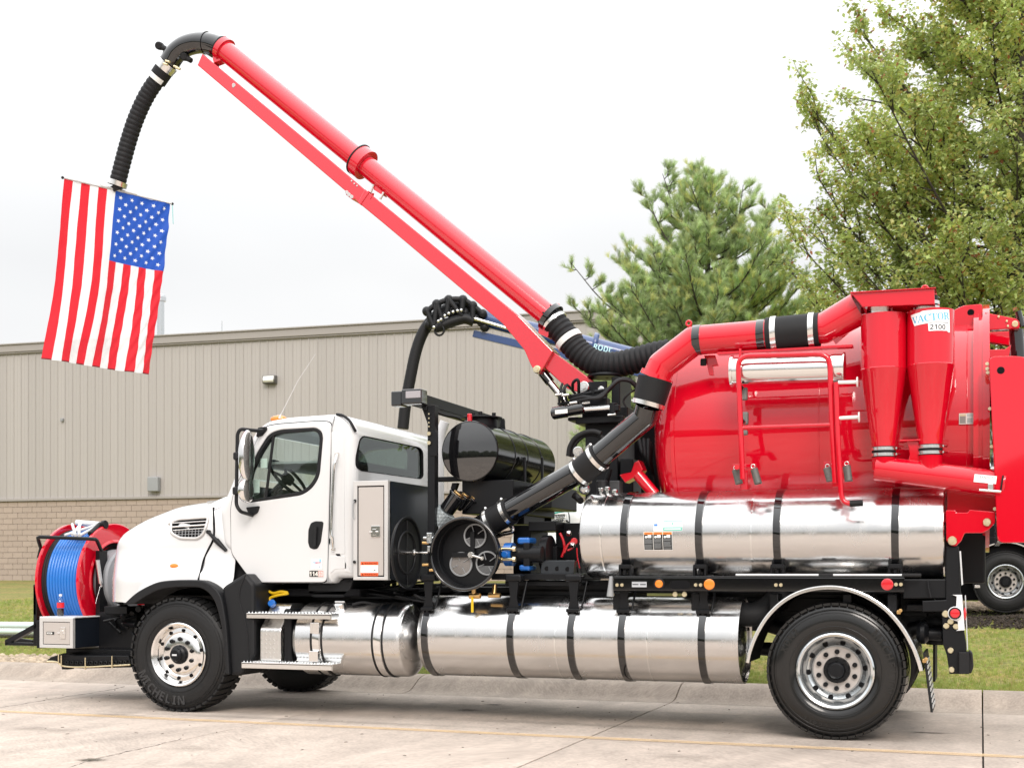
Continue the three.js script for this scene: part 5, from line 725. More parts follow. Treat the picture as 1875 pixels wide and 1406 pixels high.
// ---- red debris tank
const dt = { yc: 2.47, r: 0.93 };
{
  const zn = MID + dt.r, xa = onZ(1228, 805, zn).x, xb = onZ(1806, 700, zn - 0.25).x, L = xb - xa, r = dt.r;
  const t = part('debris_tank', crease(lx(xa, dt.yc, MID, [...Array.from({ length: 15 }, (_, i) => [-0.28 * Math.cos(i / 14 * 1.5708), r * 0.998 * Math.sin(i / 14 * 1.5708)]), [0.0, r + 0.006], [0.03, r + 0.006], [0.034, r], [L - 0.09, r], [L - 0.088, r + 0.075], [L - 0.05, r + 0.075], [L - 0.05, r + 0.06], [L - 0.02, r + 0.06], [L - 0.02, r + 0.09], [L + 0.03, r + 0.09], [L + 0.03, 0]], 96), 0.5), M.red, truck, 'big glossy red debris tank');
  truck.tank = t;
  part('tank_seam', [1500, 1772].map(u => lx(onZ(u, 740, zn).x, dt.yc, MID, [[-0.006, r], [0, r + 0.005], [0.006, r]], 64)), M.red, t);
  const sad = V((xa + xb) / 2, 0, 0); part('tank_cradle', [box(sad.x, 1.45, MID, L, 0.5, 1.0, 0.02), ...[0.15, 0.5, 0.85].map(k => box(xa + L * k, 1.5, MID, 0.1, 0.35, 1.7, 0.02))], M.frame, t);
  // rear ring plate and door hood at the frame's edge
  part('ring_plate', extr(rounded(ZP([[1747, 568], [1766, 559], [1800, 556], [1802, 610], [1747, 612]], -0.75), 0.02), -0.8, -0.75, 0.006), M.red, t); part('plate_hole', cyl(onZ(1779, 572, -0.749), onZ(1779, 572, -0.746), 0.026, 18, 0.001), M.dark, t);
  parts('ring_bolt', [[1809, 667], [1809, 676], [1810, 683], [1814, 749], [1817, 818], [1823, 932]].map(p => bolt(onZ(p[0], p[1], -0.2), NZ, 0.016, 0.03)), M.zinc, t);
  const d = part('tail_door', extr(rounded(ZP([[1812, 652], [1868, 651], [1905, 662], [1930, 690], [1930, 993], [1828, 994]], -0.02), 0.05), -0.12, -0.02, 0.008), M.red, truck, 'flat red rear door panel');
  { const q = onZ(1834, 678, -0.02); part('door_hole', cyl(V(q.x, q.y, -0.021), V(q.x, q.y, -0.0175), 0.027, 20, 0.001), M.dark, d); }
  part('door_side', extr(ZP([[1813, 655], [1822, 655], [1838, 990], [1828, 990]], -0.12), -2.35, -0.12, 0.01), M.red, d);
  const top = part('hood_arm', [extr(ZP([[1805, 572], [1862, 583], [1870, 590], [1868, 601], [1808, 604]], -0.7), -0.78, -0.7, 0.006), extr(ZP([[1808, 608], [1850, 606], [1850, 632], [1808, 625]], -1.2), -1.3, -1.2, 0.006), extr(ZP([[1812, 640], [1842, 639], [1853, 631], [1849, 654], [1812, 655]], -0.6), -0.7, -0.6, 0.006)], M.red, truck, 'red tailgate lift arm');
  parts('arm_bolt', [[1860, 593, 0.024], [1830, 580, 0.009], [1845, 588, 0.009], [1847, 597, 0.009]].map(p => cyl(onZ(p[0], p[1], -0.7), onZ(p[0], p[1], -0.685), p[2], 16, 0.003)), M.zinc, top);
  part('lift_cylinder', [rod(onZ(1862, 604, -0.85), onZ(1866, 660, -0.85), 0.055), rod(onZ(1866, 570, -0.72), onZ(1873, 598, -0.72), 0.025)], M.black, top);
  // hinge plate at lower rear
  const hpz = -0.1; const h = part('hinge_plate', extr(rounded(ZP([[1733, 934], [1751, 934], [1752, 938], [1774, 938], [1776, 933], [1824, 937], [1824, 957], [1812, 970], [1800, 976], [1768, 976], [1762, 990], [1752, 1000], [1742, 999], [1734, 990]], hpz), 0.012), -0.16, hpz, 0.006), M.red, truck, 'red hinge plate with pin bolts');
  parts('pin', [[1745, 990, 0.034], [1809, 956, 0.03]].map(p => [cyl(onZ(p[0], p[1], hpz), onZ(p[0], p[1], hpz + 0.02), p[2], 22, 0.005), bolt(onZ(p[0], p[1], hpz + 0.02), NZ, p[2] * 0.5, 0.014)]), M.zinc, h);
  part('tank_skirt', extr(ZP([[1735, 895], [1830, 900], [1832, 940], [1735, 938]], -0.25), -1.2, -0.25, 0.01), M.red, t);
  // small decals
  const [q0, q1] = [onZ(1757.5, 757, -0.28), onZ(1784.5, 776, -0.28)]; { const z = MID + Math.sqrt((r + 0.006) ** 2 - (((q0.y + q1.y) / 2) - dt.yc) ** 2) + 0.004; const a = onZ(1757.5, 757, z), b = onZ(1784.5, 776, z); part('tank_label', new THREE.PlaneGeometry(b.x - a.x, a.y - b.y).translate((a.x + b.x) / 2, (a.y + b.y) / 2, z), decalMat(280, 200, (x, w, hh) => { x.fillStyle = '#d9d5cf'; x.fillRect(0, 0, w, hh); x.fillStyle = '#8f8d87'; x.fillRect(10, 12, 120, 176); x.fillStyle = '#c9bc9a'; x.fillRect(10, 12, 120, 40); x.fillStyle = '#aab6b4'; x.fillRect(150, 12, 120, 60); x.fillRect(150, 84, 120, 104); x.fillStyle = '#6a6864'; for (let k = 0; k < 7; k++) { x.fillRect(18, 62 + k * 17, 100, 6); x.fillRect(158, 96 + k * 12, 90, 4); } }), t); }
}
const onTank = (u, v, d = 0) => { let z = MID + dt.r; for (let i = 0; i < 10; i++) { const q = onZ(u, v, z); z = MID + Math.sqrt(Math.max(0.02, dt.r ** 2 - (q.y - dt.yc) ** 2)) + d; } return onZ(u, v, z); };
// ---- cyclones
{
  const zc = -0.12;
  const cy1 = (uc, vTop, vMid, vNeck, uNeck, rTop, lab) => {
    const a = onZ(uc, vTop, zc), m = onZ(uc + 3, vMid, zc), n = onZ(uNeck, vNeck, zc), r = rTop * pxm(uc, zc), rn = 21 * pxm(uc, zc), x = a.x, H = a.y - n.y, hm = a.y - m.y;
    const c = part('cyclone', crease(lathe(V(x, a.y, zc), V(x, a.y - 1, zc), [[0, 0], [0, r], [0.004, r], [hm, r], [hm + 0.006, r + 0.003], [hm + 0.012, r], [H, rn], [H + 0.18, rn], [H + 0.18, 0]], 56), 0.4), M.red, truck, lab);
    parts('neck_clamp', [0.0, 0.045].map(k => crease(lathe(V(x, n.y - k - 0.005, zc), V(x, n.y - k - 1, zc), [[0, rn], [0, rn + 0.008], [0.024, rn + 0.008], [0.024, rn]], 32), 0.4)), M.clamp, c); part('neck_sleeve', lathe(V(x, n.y + 0.0, zc), V(x, n.y - 1, zc), [[0, rn + 0.002], [0.08, rn + 0.002]], 32), M.rubber, c); parts('clamp_screw', [0.012, 0.058].map(k => rod(V(x + rn + 0.005, n.y - k, zc + 0.02), V(x + rn + 0.03, n.y - k, zc - 0.02), 0.009, undefined, 8)), M.clamp, c);
    const rt = r * 0.5; parts('inlet_clamp', [0.012, 0.05].map(k => crease(lathe(V(x - 0.03, a.y + k, zc), V(x - 0.03, a.y + k + 1, zc), [[0, rt], [0, rt + 0.01], [0.026, rt + 0.01], [0.026, rt]], 36), 0.4)), M.clamp, c); part('inlet_neck', rod(V(x - 0.03, a.y, zc), V(x - 0.03, a.y + 0.12, zc), rt - 0.004, undefined, 32), M.rubber, c);
    return { c, x, y: a.y, r };
  };
  const A = cy1(1619.5, 578, 676, 818, 1633, 41, 'left red cyclone separator cone'), B2 = cy1(1705, 571, 669, 814, 1718, 42, 'right red cyclone separator cone with logo');
  // logo sticker wrapped round the right-hand cone
  { const n = 20, pos = [], uv = [], idx = [], h0 = B2.y - 0.012, h1 = B2.y - 0.185; const rr3 = B2.r + 0.002, a0 = -0.92, a1 = 0.95; for (let i = 0; i <= n; i++) { const a = a0 + (a1 - a0) * i / n; for (const y of [h0, h1]) pos.push(B2.x + rr3 * Math.sin(a), y, zc + rr3 * Math.cos(a)); uv.push(i / n, 1, i / n, 0); if (i) { const k = i * 2; idx.push(k - 2, k - 1, k, k, k - 1, k + 1); } } const g = new THREE.BufferGeometry(); g.setAttribute('position', new THREE.Float32BufferAttribute(pos, 3)); g.setAttribute('uv', new THREE.Float32BufferAttribute(uv, 2)); g.setIndex(idx); g.computeVertexNormals();
    part('logo_sticker', g, decalMat(700, 400, (x, w, h) => { x.clearRect(0, 0, w, h); x.fillStyle = '#fdfbfb'; x.beginPath(); x.moveTo(6, 60); x.lineTo(190, 40); x.lineTo(230, 20); x.lineTo(680, 4); x.lineTo(690, 130); x.lineTo(698, 395); x.lineTo(650, 392); x.lineTo(640, 372); x.lineTo(330, 376); x.lineTo(320, 240); x.lineTo(90, 262); x.closePath(); x.fill(); x.save(); x.translate(48, 228); x.rotate(-0.09); x.font = 'bold 172px serif'; x.fillStyle = '#58b4d6'; const t = 'VACTOR'; let o = 0; for (const ch of t) { x.fillText(ch, o, 0, 118); o += 104; } x.restore(); x.fillStyle = '#123244'; x.fillRect(338, 226, 322, 12); x.font = 'bold 118px sans-serif'; x.fillStyle = '#0d1c24'; x.fillText('2100', 345, 350, 300); }, { transparent: true }), B2.c, 'white sticker with pale blue VACTOR over black 2100'); }
  // plenum box above, transition from the round pipe
  const zf = zc + 0.2, zb = zc - 0.7, top = [c6(187, 114), c6(662, 87), c6(666, 177), c6(252, 193)], P = ZP(top, zf);
  const pl = part('plenum', [extr(P, zb, zf, 0.006)], M.red, truck, 'red box duct over the two cyclones'); part('plenum_lip', [extr(ZP([c6(180, 111), c6(672, 83), c6(672, 88), c6(183, 117)], zf), zb - 0.02, zf + 0.02, 0.002)], M.red, pl);
  parts('lift_eye', [[1262, 592], [1695, 528]].map(p => { const q = onZ(p[0], p[1], -0.15); return new THREE.TorusGeometry(0.02, 0.009, 8, 16).translate(q.x, q.y, q.z); }), M.red, pl);
  // cleanout pipe
  const ca = onZ(1604, 857, zc), cb2 = onZ(1834, 886, zc), rc = 23.5 * pxm(1720, zc);
  const co = part('cleanout_pipe', [crease(lathe(ca, cb2, [[0, 0], [0, rc - 0.004], [0.004, rc], [ca.distanceTo(cb2), rc]], 48), 0.5), cyl(V(A.x, ca.y - 0.02, zc), V(A.x, onZ(1633, 818, zc).y - 0.09, zc), 21 * pxm(1633, zc), 28), cyl(V(B2.x, ca.y - 0.08, zc), V(B2.x, onZ(1718, 818, zc).y - 0.09, zc), 21 * pxm(1718, zc), 28)], M.red, truck, 'sloping red cleanout pipe under the cyclones');
  const dv = cb2.clone().sub(ca).normalize(); part('end_lid', [cyl(cb2.clone().addScaledVector(dv, 0.01), cb2.clone().addScaledVector(dv, 0.03), rc + 0.018, 40)], M.red, co); part('lid_gasket', [cyl(cb2, cb2.clone().addScaledVector(dv, 0.012), rc + 0.02, 40)], M.rubber, co);
  part('gusset', extr(ZP([c6(505, 962), c6(590, 962), c6(590, 990), c6(575, 1025), c6(590, 1065), c6(600, 1095), c6(510, 1085), c6(522, 1040), c6(515, 995)], zc + 0.02), zc - 0.02, zc + 0.02, 0.004), M.red, co); part('gusset_top', box((onZ(1661, 806, zc).x + onZ(1692, 806, zc).x) / 2 - 0.01, onZ(1675, 807, zc).y, zc, 0.2, 0.012, 0.12, 0.003), M.red, co);
  part('latch', [tube(Z3([c6(920, 1240), c6(960, 1244), c6(1045, 1250)], zc + rc + 0.03), 0.01, 0.02), box(onZ(...c6(985, 1225), zc + rc + 0.01).x, onZ(...c6(985, 1228), zc + rc).y, zc + rc * 0.8, 0.04, 0.06, 0.05, 0.005), tube(Z3([c6(985, 1117), c6(1050, 1120)], zc + 0.05), 0.008, 0.02)], M.clamp, co);
  { const a = onZ(1785, 868, zc + rc + 0.004), b = onZ(1826, 886, zc + rc + 0.004); const g = new THREE.PlaneGeometry(a.distanceTo(V(b.x, a.y - (b.x - a.x) * 0.126, a.z)), 0.058).applyMatrix4(new THREE.Matrix4().makeRotationZ(-0.126)).translate((a.x + b.x) / 2, (a.y + b.y) / 2, zc + rc + 0.004); part('cleanout_label', g, decalMat(420, 140, (x, w, h) => { x.fillStyle = '#fcfcfb'; x.fillRect(0, 0, w, h); x.fillStyle = '#8a9691'; x.font = 'bold 66px sans-serif'; x.fillText('CLEANOUT', 22, 66, 370); x.fillStyle = '#6f817a'; x.font = '40px sans-serif'; x.fillText('OPEN THIS END', 40, 116, 340); }), co, 'white CLEANOUT label'); }
}
// ---- suction pipes: red run above, black run down to the fan
const pipe = (name, pts, r, mat, par, lab) => part(name, pts.slice(1).map((p, i) => lathe(pts[i], p, [[0, r], [pts[i].distanceTo(p), r]], 40)).concat(pts.slice(1, -1).map(p => new THREE.SphereGeometry(r * 0.998, 32, 20).translate(p.x, p.y, p.z))), mat, par, lab);
{
  const z0 = -0.14, rp = 27 * pxm(1340, z0), P = Z3([[1201, 694], [1213, 669], [1272, 623.5], [1405, 612.5]], z0);
  const red = pipe('suction_pipe', P, rp, M.red, truck, 'red overhead suction pipe with two elbows');
  const e0 = Z3([[1495, 602], [1510, 601], [1572, 566]], z0), ra = 28 * pxm(1500, z0);
  part('pipe_elbow', [lathe(e0[0], e0[1], [[0, ra], [e0[0].distanceTo(e0[1]), ra]], 36), new THREE.SphereGeometry(ra, 28, 18).translate(...e0[1].toArray()), lathe(e0[1], e0[2], [[0, ra], [e0[1].distanceTo(e0[2]), ra * 1.08]], 36), extr(ZP([c6(185, 116), c6(250, 192), c6(245, 235), c6(80, 380), c6(60, 330)], z0 + 0.05), z0 - 0.2, z0 + 0.05, 0.01)], M.red, red);
  const dir = P[3].clone().sub(P[2]).normalize(), alongP = (u, v) => onZ(u, v, z0);
  const seg = (u0, v0, u1, v1, r, t, m, name, par, lab) => part(name, crease(lathe(alongP(u0, v0), alongP(u1, v1), [[0, r], [0, r + t], [alongP(u0, v0).distanceTo(alongP(u1, v1)), r + t], [alongP(u0, v0).distanceTo(alongP(u1, v1)), r]], 40), 0.5), m, par, lab);
  for (const [u, v] of [[1272, 623.4], [1388.5, 613.8]]) seg(u, v, u + 14, v - 1.2, rp, 0.004, M.black, 'pipe_strap', red, 'black strap round the red pipe');
  const sl = part('rubber_sleeve', lathe(alongP(1405, 612.5), alongP(1502, 603.5), Array.from({ length: 41 }, (_, i) => [alongP(1405, 612.5).distanceTo(alongP(1502, 603.5)) * i / 40, rp + 0.014 + (i % 2) * 0.0015]), 40), M.rubber, red, 'ribbed black rubber sleeve');
  seg(1414, 611.5, 1424, 610.6, rp + 0.014, 0.006, M.clamp, 'hose_clamp', red); seg(1483, 605, 1493, 604.2, rp + 0.014, 0.006, M.clamp, 'hose_clamp', red);
  const fl0 = alongP(1205, 686), fl1 = alongP(1201, 694.5); part('pipe_flange', crease(lathe(fl0, fl1, [[0, rp], [0, rp + 0.02], [fl0.distanceTo(fl1), rp + 0.024], [fl0.distanceTo(fl1), rp]], 40), 0.5), M.red, red);
  part('pipe_bracket', [extr(ZP([c5(280, 470), c5(345, 468), c5(362, 525), c5(330, 530), c5(335, 585), c5(310, 580), c5(298, 525)], -0.25), -0.3, -0.25, 0.004), extr(ZP([c5(650, 440), c5(690, 436), c5(690, 462), c5(650, 462)], -0.2), -0.3, -0.2, 0.004)], M.red, red); part('bracket_bolt', box(onZ(1289, 663, -0.23).x, onZ(1289, 663, -0.23).y, -0.23, 0.05, 0.06, 0.03, 0.01), M.frame, red);
  // rubber boot and black pipe falling towards the fan housing
  const bt = Z3([[1201, 694], [1187, 744]], z0), rb = 32 * pxm(1195, z0); const Lb = bt[0].distanceTo(bt[1]);
  const boot = part('rubber_boot', lathe(bt[0], bt[1], Array.from({ length: 31 }, (_, i) => [Lb * i / 30, rb * (1 - 0.09 * i / 30) + (i % 2) * 0.0015]), 44), M.rubber, truck, 'ribbed rubber boot below the red elbow');
  const bd = bt[1].clone().sub(bt[0]).normalize(); const cc = bt[1].clone().addScaledVector(bd, -0.035); part('hose_clamp', crease(lathe(cc, cc.clone().add(bd), [[0, rb * 0.915], [0, rb * 0.93 + 0.006], [0.035, rb * 0.92 + 0.006], [0.035, rb * 0.91]], 44), 0.5), M.clamp, boot); { const q = onZ(1158, 734, -0.1); part('clamp_screw', rod(q, q.clone().add(V(0.04, 0.005, 0)), 0.012), M.clamp, boot); }
  const pb = [bt[1], onZ(1181, 765, z0 - 0.03), onZ(1078, 853, -0.28), onZ(916, 946, -0.40), onZ(872, 970, -0.45)], rk = 0.102;
  const bp = pipe('suction_pipe', pb, rk, M.black, truck, 'gloss black suction pipe slanting down to the fan');
  const L2 = pb[2].distanceTo(pb[1]); const cuff = (a, b, t0, l, lab) => { const d = b.clone().sub(a).normalize(), o = a.clone().addScaledVector(d, t0), c = part('rubber_cuff', lathe(o, o.clone().add(d), [[0, rk + 0.001], [0, rk + 0.015], [l, rk + 0.015], [l, rk + 0.001]], 40), M.rubber, bp, lab); for (const k of [0.02, l - 0.055]) parts('hose_clamp', [crease(lathe(o.clone().addScaledVector(d, k), o.clone().addScaledVector(d, k + 1), [[0, rk + 0.014], [0, rk + 0.022], [0.034, rk + 0.022], [0.034, rk + 0.014]], 40), 0.5), rod(o.clone().addScaledVector(d, k + 0.017).add(V(-0.1, rk * 0.85, -0.02)), o.clone().addScaledVector(d, k + 0.017).add(V(-0.05, rk * 0.95 + 0.02, 0.02)), 0.012)], M.clamp, bp); };
  cuff(pb[1], pb[2], L2 - 0.14, 0.27, 'black rubber cuff midway down the pipe'); const dq2 = pb[3].clone().sub(pb[2]); cuff(pb[2], pb[3], dq2.length() - 0.12, 0.25, 'black rubber cuff at the foot of the pipe');
}
// ---- stowed chromed tube, swing-out rack, ladder handles
{
  const zt = 0.02, a = onZ(1340, 680, zt), b = onZ(1548, 674, zt), r = 24 * pxm(1440, zt), L = a.distanceTo(b);
  const tb = part('stowed_tube', crease(lathe(a, b, [[0, 0.0], [0, r + 0.022], [0.02, r + 0.022], [0.022, r + 0.006], [0.09, r + 0.004], [0.092, r], [L - 0.1, r], [L - 0.098, r + 0.008], [L - 0.012, r + 0.008], [L - 0.01, r + 0.02], [L, r + 0.02], [L, 0]], 44), 0.4), M.polish, truck, 'chromed suction tube stowed on the tank side');
  const zr = zt + r + 0.03, rack = part('tube_rack', [tube(Z3([c5(503, 1180), c5(490, 860), c5(478, 560), c5(480, 500), c5(520, 474), c5(945, 463), c5(992, 480), c5(1003, 530), c5(1014, 860), c5(1032, 1200)], zr), 0.021, 0.08, 12), rod(onZ(...c5(492, 886), zr), onZ(...c5(1015, 868), zr), 0.014), rod(onZ(...c5(470, 1110), zr - 0.1), onZ(...c5(470, 1110), zr + 0.02), 0.02)], M.red, truck, 'red tubular rack holding the chromed tube');
  parts('rack_bracket', [[487, 1130, 540, 1240], [1020, 1100, 1060, 1225]].map(k => { const p = onZ(...c5(k[0], k[1]), -0.05), q = onZ(...c5(k[2], k[3]), -0.05); return [box((p.x + q.x) / 2, (p.y + q.y) / 2, -0.1, 0.06, p.y - q.y, 0.16, 0.006)]; }).concat([box(onZ(...c5(515, 1105), -0.05).x, onZ(...c5(515, 1105), -0.05).y, -0.05, 0.18, 0.03, 0.08, 0.004), box(onZ(...c5(1045, 1090), -0.05).x, onZ(...c5(1045, 1090), -0.05).y, -0.05, 0.2, 0.03, 0.08, 0.004), box(onZ(...c5(490, 450), -0.05).x, onZ(...c5(490, 470), -0.05).y, -0.08, 0.02, 0.1, 0.1, 0.003), box(onZ(...c5(745, 445), -0.15).x, onZ(...c5(745, 445), -0.15).y, -0.12, 1.05, 0.02, 0.08, 0.003)]), M.red, rack);
  const spr = (X, Y, X2, Y2) => { const p = onZ(...c5(X, Y), 0.03), q = onZ(...c5(X2, Y2), 0.03), d = q.clone().sub(p), l = []; const sd = V(-d.y, d.x, 0).normalize(), n = 130, pts = []; for (let i = 0; i <= n; i++) { const t = i / n, A2 = t * 6.283 * 16; pts.push(p.clone().addScaledVector(d, t).addScaledVector(sd, Math.cos(A2) * 0.026).add(V(0, 0, Math.sin(A2) * 0.026))); } l.push(spline(pts, 0.0052, 320, 5)); return l; };
  parts('spring', [spr(462, 1125, 483, 1205), spr(568, 1122, 592, 1205), spr(985, 1115, 1005, 1190), spr(1098, 1105, 1110, 1190)], M.spring, rack); parts('spring_eye', [[462, 1115], [562, 1105], [988, 1105], [1098, 1090]].map(p => { const q = onZ(...c5(...p), 0.03); return new THREE.TorusGeometry(0.015, 0.004, 6, 14).translate(q.x, q.y, q.z); }), M.clamp, rack);
  parts('rubber_hook', [[510, 690, 0.1], [515, 830, 0.1], [512, 912, 0.04], [1025, 690, 0.16], [1032, 890, 0.12]].map(p => { const q = onZ(...c5(p[0], p[1]), -0.02); return box(q.x, q.y, -0.04, 0.05, p[2], 0.05, 0.012); }), M.spring, rack); parts('knob', [[497, 661], [505, 853]].map(p => { const q = onZ(...c5(...p), 0.02); return cyl(q, q.clone().add(V(0, 0, 0.04)), 0.022, 16); }), M.black, rack);
  const h2 = part('ladder_rail', [tube(Z3([c5(1038, 625), c5(1050, 1000), c5(1066, 1270), c5(1080, 1310), c5(1125, 1322)], zr + 0.03), 0.02, 0.08, 12)], M.red, truck, 'red drop-down ladder rail with black grip'); part('grip', rod(onZ(...c5(1117, 1320), zr + 0.03), onZ(...c5(1191, 1315), zr + 0.03), 0.024), M.rubber, h2);
  parts('ladder_rung', [[1050, 626, 1150, 623], [1050, 830, 1160, 824]].map(p => { const a2 = onZ(...c5(p[0], p[1]), zr + 0.03), b3 = onZ(...c5(p[2] + 5, p[3]), zr + 0.03); return [rod(a2, b3, 0.014), cyl(b3, b3.clone().add(V(0.01, 0, 0)), 0.04, 16)]; }), phys({ color: lin(0.75, 0.74, 0.72), roughness: 0.4 }), h2, 'white ladder rung');
}
// ---- boom: beam, tube, elbow, hose
{
  const zb = MID, bt = 0.085;
  const ex = (l, h, bev = 0.008) => extr(ZP(l, zb + h), zb - h, zb + h, bev);
  const boom = part('boom', [ex([[370, 98], [361, 119], [600, 322], [633, 350], [633, 356], [644, 365], [650, 364], [659, 374], [674, 352], [600, 289]], bt + 0.012), ex([[668, 346], [950, 578], [1013, 643], [989, 684], [982, 684], [972, 668], [960, 640], [920, 592], [700, 407], [655, 370]], bt + 0.03), ex([[1000, 634], [1089, 699], [1082, 706], [1068, 720], [1040, 712], [992, 668]], bt - 0.02)], M.boomRed, truck, 'long red boom beam rising over the cab');
  part('joint_plate', [extr(ZP([[657, 372], [675, 349], [677, 351], [660, 375]], zb + bt + 0.035), zb + bt - 0.02, zb + bt + 0.038, 0.002), extr(ZP([[679, 358], [683, 353], [682, 360], [678, 365]], zb + bt + 0.03), zb + bt, zb + bt + 0.036, 0.001)], M.boomRed, boom);
  parts('bolt', [[[635, 352], 0.03], [[639, 356], 0.03], [[644, 360], 0.03], [[644, 331], 0.014], [[649, 336], 0.014], [[654, 340], 0.014], [[428, 155.5], 0.03], [[427, 158], 0.02]].map(([p, r]) => cyl(onZ(p[0], p[1], zb + bt + 0.011), onZ(p[0], p[1], zb + bt + 0.022), r * 0.6, 12, 0.002)), M.silver, boom);
  const pin = onZ(985, 677, zb + bt + 0.03); part('pivot_pin', [cyl(pin, pin.clone().add(V(0, 0, 0.03)), 0.036, 20, 0.006), bolt(pin.clone().add(V(0, 0, 0.03)), NZ, 0.02, 0.012)], M.zinc, boom);
  const q0 = onZ(404, 86, zb), q1 = onZ(663, 297, zb), q2 = onZ(1008, 581, zb), r1 = 18.8 * pxm(420, zb), r2 = 20.5 * pxm(990, zb), td = q1.clone().sub(q0).normalize(), t2 = q2.clone().sub(q1).normalize();
  const tb = part('boom_tube', [lathe(q0, q1, [[0, r1], [q0.distanceTo(q1), r1 * 1.02]], 40), lathe(q1, q2, [[0, r1 * 0.98], [q1.distanceTo(q2), r2]], 40)], M.boomRed, truck, 'red suction tube along the top of the boom');
  const ring = (c, d, r, l, t) => crease(lathe(c, c.clone().add(d), [[0, r], [0, r + t], [l, r + t], [l, r]], 40), 0.5);
  part('collar', [ring(q0.clone().addScaledVector(td, 0.02), td, r1, 0.06, 0.022), ring(q1.clone().addScaledVector(td, -0.04), td, r1, 0.10, 0.05)], M.boomRed, tb); part('collar_seal', [ring(q1.clone().addScaledVector(td, -0.055), td, r1, 0.015, 0.056), ring(q0, td, r1 - 0.003, 0.02, 0.02)], M.rubber, tb);
  parts('tube_bracket', [ex([[390, 93], [397, 99], [404, 110], [391, 115], [389, 108]], 0.05, 0.004), ex([[684, 333], [702, 352], [700, 357], [684, 347]], 0.05, 0.004), extr(ZP([[988, 590], [1008, 604], [1003, 618], [986, 610]], zb + 0.06), zb - 0.06, zb + 0.06, 0.004)], M.boomRed, tb); parts('tie_rod', [rod(onZ(684, 338, zb + 0.06), onZ(679, 352, zb + 0.06), 0.012), rod(onZ(703, 352, zb + 0.06), onZ(696, 365, zb + 0.06), 0.012)], M.clamp, tb);
  part('lower_rib', [rod(onZ(415, 105, zb + 0.05), onZ(655, 300, zb + 0.05), 0.016), rod(onZ(672, 315, zb + 0.05), onZ(990, 575, zb + 0.05), 0.016)], M.boomRed, tb);
  { const e = q2.clone().addScaledVector(t2, -0.02); part('end_flange', ring(e, t2, r2, 0.05, 0.04), M.black, tb); parts('flange_bolt', Array.from({ length: 8 }, (_, i) => { const a = i * 0.785, n1 = t2.clone().cross(NZ).normalize(), p = e.clone().addScaledVector(n1, Math.cos(a) * (r2 + 0.024)).addScaledVector(NZ, Math.sin(a) * (r2 + 0.024)); return rod(p.clone().addScaledVector(t2, -0.02), p.clone().addScaledVector(t2, 0.065), 0.008, undefined, 6); }), M.frame, tb); const lg = onZ(1020, 564, zb); part('lift_eye', new THREE.TorusGeometry(0.028, 0.009, 8, 18).translate(lg.x, lg.y + 0.01, lg.z), M.boomRed, tb); }
  // black elbow and drop hose
  const ec = new THREE.CatmullRomCurve3(Z3([[404, 86], [385, 80], [362, 78.5], [338, 85], [321, 98], [309.5, 115]], zb));
  const el = part('elbow', [sweep(ec, 40, r1 * 1.02, 32), ring(ec.getPointAt(0.26), ec.getTangentAt(0.26), r1 * 1.02, 0.012, 0.008)], M.black, truck, 'black elbow at the boom tip'); part('elbow_bracket', [extr(ZP([[372, 92], [386, 94], [381, 101], [372, 97]], zb + 0.04), zb - 0.04, zb + 0.04, 0.004)], M.black, el);
  parts('grab_handle', [[292, 84, 308, 92], [338, 104, 350, 111]].map(p => { const a = onZ(p[0], p[1], zb + 0.02), b = onZ(p[2], p[3], zb + 0.02); return [rod(a, b, 0.03, 0.026), cyl(a.clone().add(V(-0.012, 0.012, -0.04)), a.clone().add(V(0.012, -0.012, 0.04)), 0.04, 14, 0.01)]; }), M.rubber, el); 
  const hc = [[309.5, 115], [305, 121], [293, 138], [270, 172], [250, 214], [236, 255], [225, 295], [216, 330], [213, 340]];
  const hs = part('drop_hose', corrugated(Z3(hc, zb), 14.6 * pxm(250, zb), 0.05, 0.007, 24), M.hose, truck, 'black corrugated hose hanging from the boom tip');
  const hcu = new THREE.CatmullRomCurve3(Z3(hc, zb)), hr = 15.4 * pxm(250, zb);
  const at2 = (t, l, tk, m, n) => part(n, ring(hcu.getPointAt(t), hcu.getTangentAt(t), hr + 0.004, l, tk), m, hs);
  at2(0.005, 0.045, 0.016, M.clamp, 'hose_clamp'); at2(0.035, 0.04, 0.012, M.clamp, 'hose_clamp'); at2(0.965, 0.05, 0.012, M.clamp, 'hose_clamp'); for (const k of [0.03, 0.06, 0.09]) at2(k, 0.1, 0.007, M.hose, 'hose_cuff');
  { const c = hcu.getPointAt(0.125), tg = hcu.getTangentAt(0.125), n = 8, pos = [], idx = []; const sd = tg.clone().cross(NZ).normalize(); for (let i = 0; i <= n; i++) { const a = -1.3 + 1.9 * i / n, d = NZ.clone().multiplyScalar(Math.cos(a)).addScaledVector(sd, Math.sin(a)); for (const s of [0, 0.05]) { const p = c.clone().addScaledVector(d, hr + 0.0125).addScaledVector(tg, s); pos.push(...p.toArray()); } if (i) { const k = i * 2; idx.push(k - 2, k, k - 1, k, k + 1, k - 1); } } const g = new THREE.BufferGeometry(); g.setAttribute('position', new THREE.Float32BufferAttribute(pos, 3)); g.setIndex(idx); g.computeVertexNormals(); part('hose_tag', g, M.paper, hs); }
  parts('clamp_bolt', [[318, 121], [322, 124], [299, 116], [303, 111]].map(p => { const q = onZ(p[0], p[1], zb + 0.1); return rod(q, q.clone().add(V(0.05, -0.02, 0)), 0.012, undefined, 8); }), M.zinc, hs);
  // hose from the boom foot back into the tank
  const fh = [[1009, 582], [1018, 593], [1031, 608], [1048, 630], [1068, 651], [1094, 665.5], [1125, 668], [1160, 661], [1200, 650], [1228, 645]];
